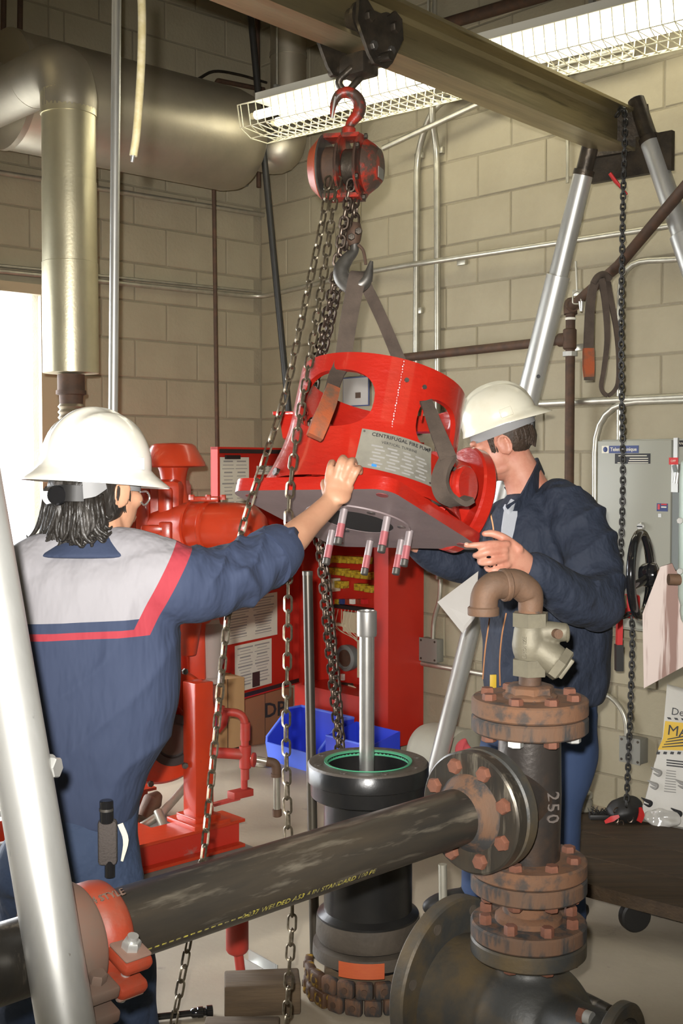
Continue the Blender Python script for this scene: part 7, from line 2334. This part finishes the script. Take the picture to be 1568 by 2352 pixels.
# jar
jb = FL(1338, 1862, dz_)
jr = thing('glass_jar', jb, 'small glass jar of beige grit with metal lid on the dolly', 'jar')
MJ = Matrix.Translation(jb)
MB().lathe(MJ, [(0.030, 0.0), (0.036, 0.004), (0.036, 0.040), (0.031, 0.050), (0.031, 0.056)], 28).build('grit', mat('beige_grit', (0.36, 0.31, 0.20), 0.6, bump=0.5, bscale=150), jr)
MB().lathe(MJ, [(0.033, 0.001), (0.0385, 0.006), (0.0385, 0.042), (0.033, 0.054), (0.033, 0.066)], 28).build('glass', mat('jar_glass', (0.75, 0.74, 0.68), 0.06, trans=0.85), jr)
MB().lathe(MJ, [(0.0345, 0.054), (0.0365, 0.056), (0.0365, 0.072), (0.033, 0.076), (0.0, 0.077)], 28).build('lid', 'tank', jr)
# hand brush and heap of red tool by the jar
bru = MB()
b0_ = FL(1385, 1872, dz_ + 0.015)
for k in range(40):
    a = random.uniform(0, PI)
    bru.tube([b0_ + V((random.uniform(-0.05, 0.05), random.uniform(-0.02, 0.02), -0.012)), b0_ + V((random.uniform(-0.06, 0.06), random.uniform(-0.03, 0.03), random.uniform(0.01, 0.035)))], [0.004, 0.001], 4)
bru.box(Matrix.Translation(b0_ - UP * 0.005), 0.11, 0.04, 0.02, 0.004)
tag(bru.build('hand_brush', 'rubber'), 'dark bristle brush lying between the jar and the red tool', 'brush')
rt = thing('chain_bag', FL(1432, 1884, dz_), 'red and black chain bag at the foot of the thin chain', 'bag')
rb_o = FL(1434, 1884, dz_ + 0.001)
bg_ = MB().ball(mx(rb_o + UP * 0.03, UP), 0.070, 0.055, 0.062, 32, 20)
for v_ in bg_.v:
    v_ += V((1, 1, 0.8)) * (0.014 * mnoise.noise(v_ * 24))
    v_.z = max(v_.z, rb_o.z + 0.001)
bg_.build('bag', 'rubber', rt)
MB().strip(curve([rb_o + V((-0.085, -0.045, 0.006)), rb_o + V((-0.06, -0.055, 0.022)), rb_o + V((-0.035, -0.058, 0.034))], 5), lerpl([0.012, 0.022, 0.010], 5), V((0, 0.3, 1)), 0.006).build('red_flap', 'redlabel', rt)
MB().strip(curve([rb_o + V((0.040, -0.060, 0.012)), rb_o + V((0.052, -0.048, 0.036)), rb_o + V((0.050, -0.035, 0.060))], 5), lerpl([0.020, 0.024, 0.010], 5), V((1, 0.3, 0)), 0.006).build('red_flap', 'redlabel', rt)
lk = MB()
for k in range(14):
    a = random.uniform(0, 2 * PI); r = random.uniform(0, 0.035)
    q = rb_o + V((r * math.cos(a) - 0.012, -0.045 + 0.01 * math.sin(a), 0.03 + r * math.sin(a)))
    x, y, z = frame(V((random.uniform(-1, 1), random.uniform(-0.3, 0.3), random.uniform(-1, 1))))
    rr = [q + (x * math.cos(t) * 0.010 + z * math.sin(t) * 0.015) for t in [2 * PI * i / 10 for i in range(10)]]
    lk.tube(rr, 0.003, 5, closed=True)
lk.build('chain_heap', 'darkchain', rt)
# paper sack leaning against the wall
sk = thing('paper_sack', FL(1560, 1900, dz_), 'white paper sack with yellow banner and tool drawings at right edge', 'sack')
skp = P(1540, 1760, 4.55)
skn = V((-0.35, -0.90, 0.25)).normalized()
outl = [(1530, 1570), (1640, 1600), (1660, 1920), (1600, 1915), (1508, 1896), (1462, 1880), (1478, 1838), (1500, 1755), (1520, 1690), (1524, 1640)]
so = [on_plane(x, y, skp, skn) for x, y in outl]
cen = sum(so, V((0, 0, 0))) / len(so)
sm_ = MB()
lay = []
for t, sc in ((0.0, 0.94), (0.02, 1.0), (0.07, 1.0), (0.11, 0.92)):
    lay.append([cen + (q - cen) * sc - skn * t for q in so])
n = len(so)
for ly in lay:
    sm_.v += ly
for j in range(3):
    for i in range(n):
        i2 = (i + 1) % n
        sm_.f.append((j * n + i, j * n + i2, (j + 1) * n + i2, (j + 1) * n + i))
sm_.f.append(tuple(reversed(range(n)))); sm_.f.append(tuple(range(3 * n, 4 * n)))
sm_.build('bag', 'sack', sk, 50)
def skq(x, y, o=0.002):
    return on_plane(x, y, skp + skn * o, skn)
def skpoly(pts, name, m, o=0.002):
    q = [skq(x, y, o) for x, y in pts]
    MB().add(q, [tuple(range(len(q)))]).build(name, m, sk, 0)
skpoly([(1527, 1656), (1640, 1668), (1640, 1726), (1510, 1722), (1522, 1696)], 'yellow_banner', 'sackyellow', 0.003)
for k in range(7):
    skpoly([(1531 + k * 16, 1647 + k * 1.2), (1539 + k * 16, 1648 + k * 1.2), (1542 + k * 16, 1653 + k * 1.2), (1534 + k * 16, 1652 + k * 1.2)], 'stripe', 'ink', 0.004)
    skpoly([(1508 + k * 16, 1726), (1516 + k * 16, 1727), (1514 + k * 16, 1733), (1506 + k * 16, 1732)], 'stripe', 'ink', 0.004)
sxd = (skq(1600, 1650) - skq(1540, 1641)).normalized(); syd = (skq(1540, 1600) - skq(1540, 1660)).normalized()
put_text('Dewa', 0.040, skq(1541, 1634, 0.005), sxd, syd, 'ink', sk, 'print', 0.0005, False, 1.0, 'LEFT')
put_text('MAK', 0.056, skq(1532, 1677, 0.006), sxd, syd, 'ink', sk, 'print', 0.0005, False, 1.0, 'LEFT')
for k in range(4):
    skpoly([(1532 - k * 4, 1697 + k * 6), (1568, 1690 + k * 7), (1600, 1694 + k * 7), (1600, 1697 + k * 7), (1568, 1693 + k * 7), (1532 - k * 4, 1699 + k * 6)], 'print_line', 'ink', 0.005)
for k in range(3):
    skpoly([(1530, 1744 + k * 6), (1600, 1752 + k * 6), (1600, 1755 + k * 6), (1530, 1747 + k * 6)], 'print_line', 'ink', 0.004)
for k in range(9):
    y = 1768 + k * 6
    skpoly([(1530 - k * 0.7, y), (1552, y + 3), (1552, y + 5.5), (1530 - k * 0.7, y + 2.5)], 'print_line', 'greyink', 0.004)
for cx_, cy_ in ((1506, 1772), (1498, 1802), (1484, 1842), (1552, 1866), (1562, 1800)):
    dr_ = MB()
    pts = [skq(cx_ - 12, cy_ - 10, 0.005), skq(cx_, cy_ - 3, 0.006), skq(cx_ + 10, cy_ + 2, 0.006), skq(cx_ + 6, cy_ + 9, 0.005), skq(cx_ - 6, cy_ + 4, 0.005)]
    dr_.tube(curve(pts, 5), lerpl([0.002, 0.007, 0.009, 0.006, 0.002], 5), 6)
    dr_.build('tool_drawing', 'greyink' if cx_ % 4 else 'ink', sk)
wr_ = MB().ball(mx(skq(1520, 1880, 0.02), skn, UP), 0.035, 0.07, 0.022, 28, 18)
for v_ in wr_.v:
    v_ += skn * (0.02 * mnoise.noise(v_ * 30)) + UP * (0.012 * mnoise.noise(v_ * 22))
wr_.build('plastic_wrap', 'plastic', sk)

# ================================================================ SLING hung on the diagonal pipe
hs = thing('hanging_sling', P(1380, 640, 4.6), 'spare brown webbing sling with orange eye hung over the diagonal pipe', 'sling')
Xs = V((1, 0.1, 0))
MB().strip(curve([P(1384, 640, 4.60), P(1366, 650, 4.57), P(1356, 690, 4.57), P(1352, 760, 4.57), P(1351, 805, 4.57)], 6), lerpl([0.020, 0.030, 0.034, 0.036, 0.038], 6), Xs, 0.012).build('short_tail', 'strap', hs, 50)
MB().strip(curve([P(1351, 800, 4.566), P(1351, 840, 4.566), P(1352, 866, 4.566)], 4), lerpl([0.040, 0.042, 0.036], 4), Xs, 0.020).build('orange_eye', 'strap2', hs, 50)
MB().strip(curve([P(1352, 862, 4.568), P(1352, 873, 4.568)], 3), 0.034, Xs, 0.018).build('eye_end', 'strap', hs, 50)
MB().strip(curve([P(1380, 640, 4.57), P(1390, 700, 4.57), P(1394, 780, 4.57), P(1386, 850, 4.57), P(1380, 888, 4.57), P(1390, 906, 4.57), P(1404, 904, 4.57), P(1418, 880, 4.57), P(1420, 820, 4.57), P(1414, 750, 4.57), P(1400, 680, 4.58), P(1396, 648, 4.62)], 6), lerpl([0.024, 0.024, 0.020, 0.016, 0.014, 0.014, 0.014, 0.014, 0.016, 0.020, 0.022, 0.020], 6), [V((1, 0.1, 0)) if True else 0] * 67, 0.010).build('long_loop', 'strap', hs, 50)
MB().tube(curve([P(1362, 652, 4.57), P(1372, 636, 4.57), P(1386, 630, 4.59), P(1400, 640, 4.61)], 5), 0.013, 10).build('hitch', 'strap', hs)

# ================================================================ FLOOR BITS
def timber(name, a, b, w, h, label, m='wood'):
    d = (b - a); L_ = d.length; d.normalize()
    mm = Matrix((d, UP.cross(d), UP)).transposed().to_4x4()
    mm.translation = (a + b) / 2 + UP * h / 2
    return tag(MB().box(mm, L_, w, h, 0.006).build(name, m), label, 'timber', 'timber blocks under the column')
z0t = FL(540, 2360)
ta_ = V((P(540, 2300, 3.20).x, 3.20, 0)); tb_ = V((P(1010, 2300, 3.42).x, 3.42, 0))
timber('timber_block', V((P(515, 2300, 3.27).x, 3.27, 0)), V((P(688, 2300, 3.29).x, 3.29, 0)), 0.11, 0.088, 'weathered timber block on the floor left of the column clamp')
timber('timber_block', V((P(750, 2300, 3.64).x, 3.64, 0)), V((P(1080, 2300, 3.66).x, 3.66, 0)), 0.11, 0.088, 'weathered timber block on the floor behind the black column')
timber('timber_block', V((P(745, 2300, 3.40).x, 3.40, 0)), V((P(942, 2300, 3.40).x, 3.40, 0)), 0.13, 0.088, 'weathered timber block directly under the black column')
timber('timber_block', V((P(470, 2350, 3.14).x, 3.13, 0)), V((P(640, 2350, 3.1).x, 3.13, 0)), 0.08, 0.030, 'thin timber strip lying in front of the column block')
uc = thing('strut_channel', FL(600, 2240), 'short galvanised strut channel lying on the floor', 'channel')
u0, u1 = FL(556, 2216), FL(622, 2254)
ud = (u1 - u0).normalized(); un = UP.cross(ud)
for s, nm in ((-1, 'flange'), (1, 'flange')):
    MB().bar(u0 + un * (0.024 * s) + UP * 0.021, u1 + un * (0.024 * s) + UP * 0.021, 0.003, 0.042, UP).build(nm, 'galv', uc, 0)
MB().bar(u0 + UP * 0.0015, u1 + UP * 0.0015, 0.048, 0.003, UP).build('web', 'galv', uc, 0)
rt_ = thing('red_jack', FL(560, 2262), 'red jack screw with round head standing behind the timber', 'jack')
q = FL(556, 2262)
MB().cyl(q, V((q.x - 0.012, q.y, P(545, 2180, q.y).z)), 0.014, n=14).build('stem', 'red_dusty', rt_)
qq = V((q.x - 0.014, q.y, P(545, 2188, q.y).z))
MB().lathe(Matrix.Translation(V((qq.x, qq.y, 0))), [(0.012, qq.z - 0.008), (0.028, qq.z + 0.002), (0.033, qq.z + 0.010), (0.033, P(545, 2060, q.y).z), (0.02, P(545, 2056, q.y).z)], 24).build('head', 'red_dusty', rt_)
sb_o = thing('socket_extension', FL(430, 2328), 'black socket extension bar lying on the floor', 'tool')
a, b = FL(340, 2338, 0.013), FL(486, 2322, 0.013)
dd = (b - a).normalized()
MB().cyl(a, a + dd * 0.145, 0.009, n=14).build('bar', 'blackgloss', sb_o)
MB().lathe(mx(a + dd * 0.115, dd), [(0.009, 0), (0.013, 0.005), (0.013, 0.018), (0.015, 0.02), (0.015, 0.034), (0.011, 0.036), (0.011, 0.042), (0.016, 0.044), (0.016, 0.060), (0.010, 0.062)], 16).build('socket', 'blackgloss', sb_o)
pst_ = MB().cyl(V((P(1024, 2100, 2.95).x, 2.95, 0)), P(1016, 1985, 2.95), 0.0105, n=14)
tag(pst_.build('conduit_post', 'conduit'), 'thin grey conduit post standing behind the big side flange', 'conduit')
pr_ = MB().tube(curve([FL(925, 2135, 0.025), FL(980, 2150, 0.025), FL(1030, 2140, 0.03), FL(1085, 2105, 0.03)], 6), 0.022, 12)
tag(pr_.build('rusty_hose', 'rustpipe'), 'rusty hose snaking on the floor right of the column', 'hose')
tm = timber('floor_timber', V((P(1000, 2100, 3.72).x, 3.74, 0)), V((P(1180, 2080, 3.95).x, 3.97, 0)), 0.12, 0.075, 'dark timber on the floor behind the pipe flanges', 'darkplank')
pf = MB().cyl(FL(1278, 2262, 0.02), FL(1400, 2325, 0.02), 0.020, n=16)
tag(pf.build('floor_pipe', 'blackiron'), 'short dark pipe lying on the floor at lower right', 'pipe')
rg2 = MB().ball(mx(FL(952, 2190, 0.02), UP), 0.03, 0.05, 0.02, 12, 8)
tag(rg2.build('red_rag', 'pink'), 'small bright red rag on the floor right of the column', 'rag')
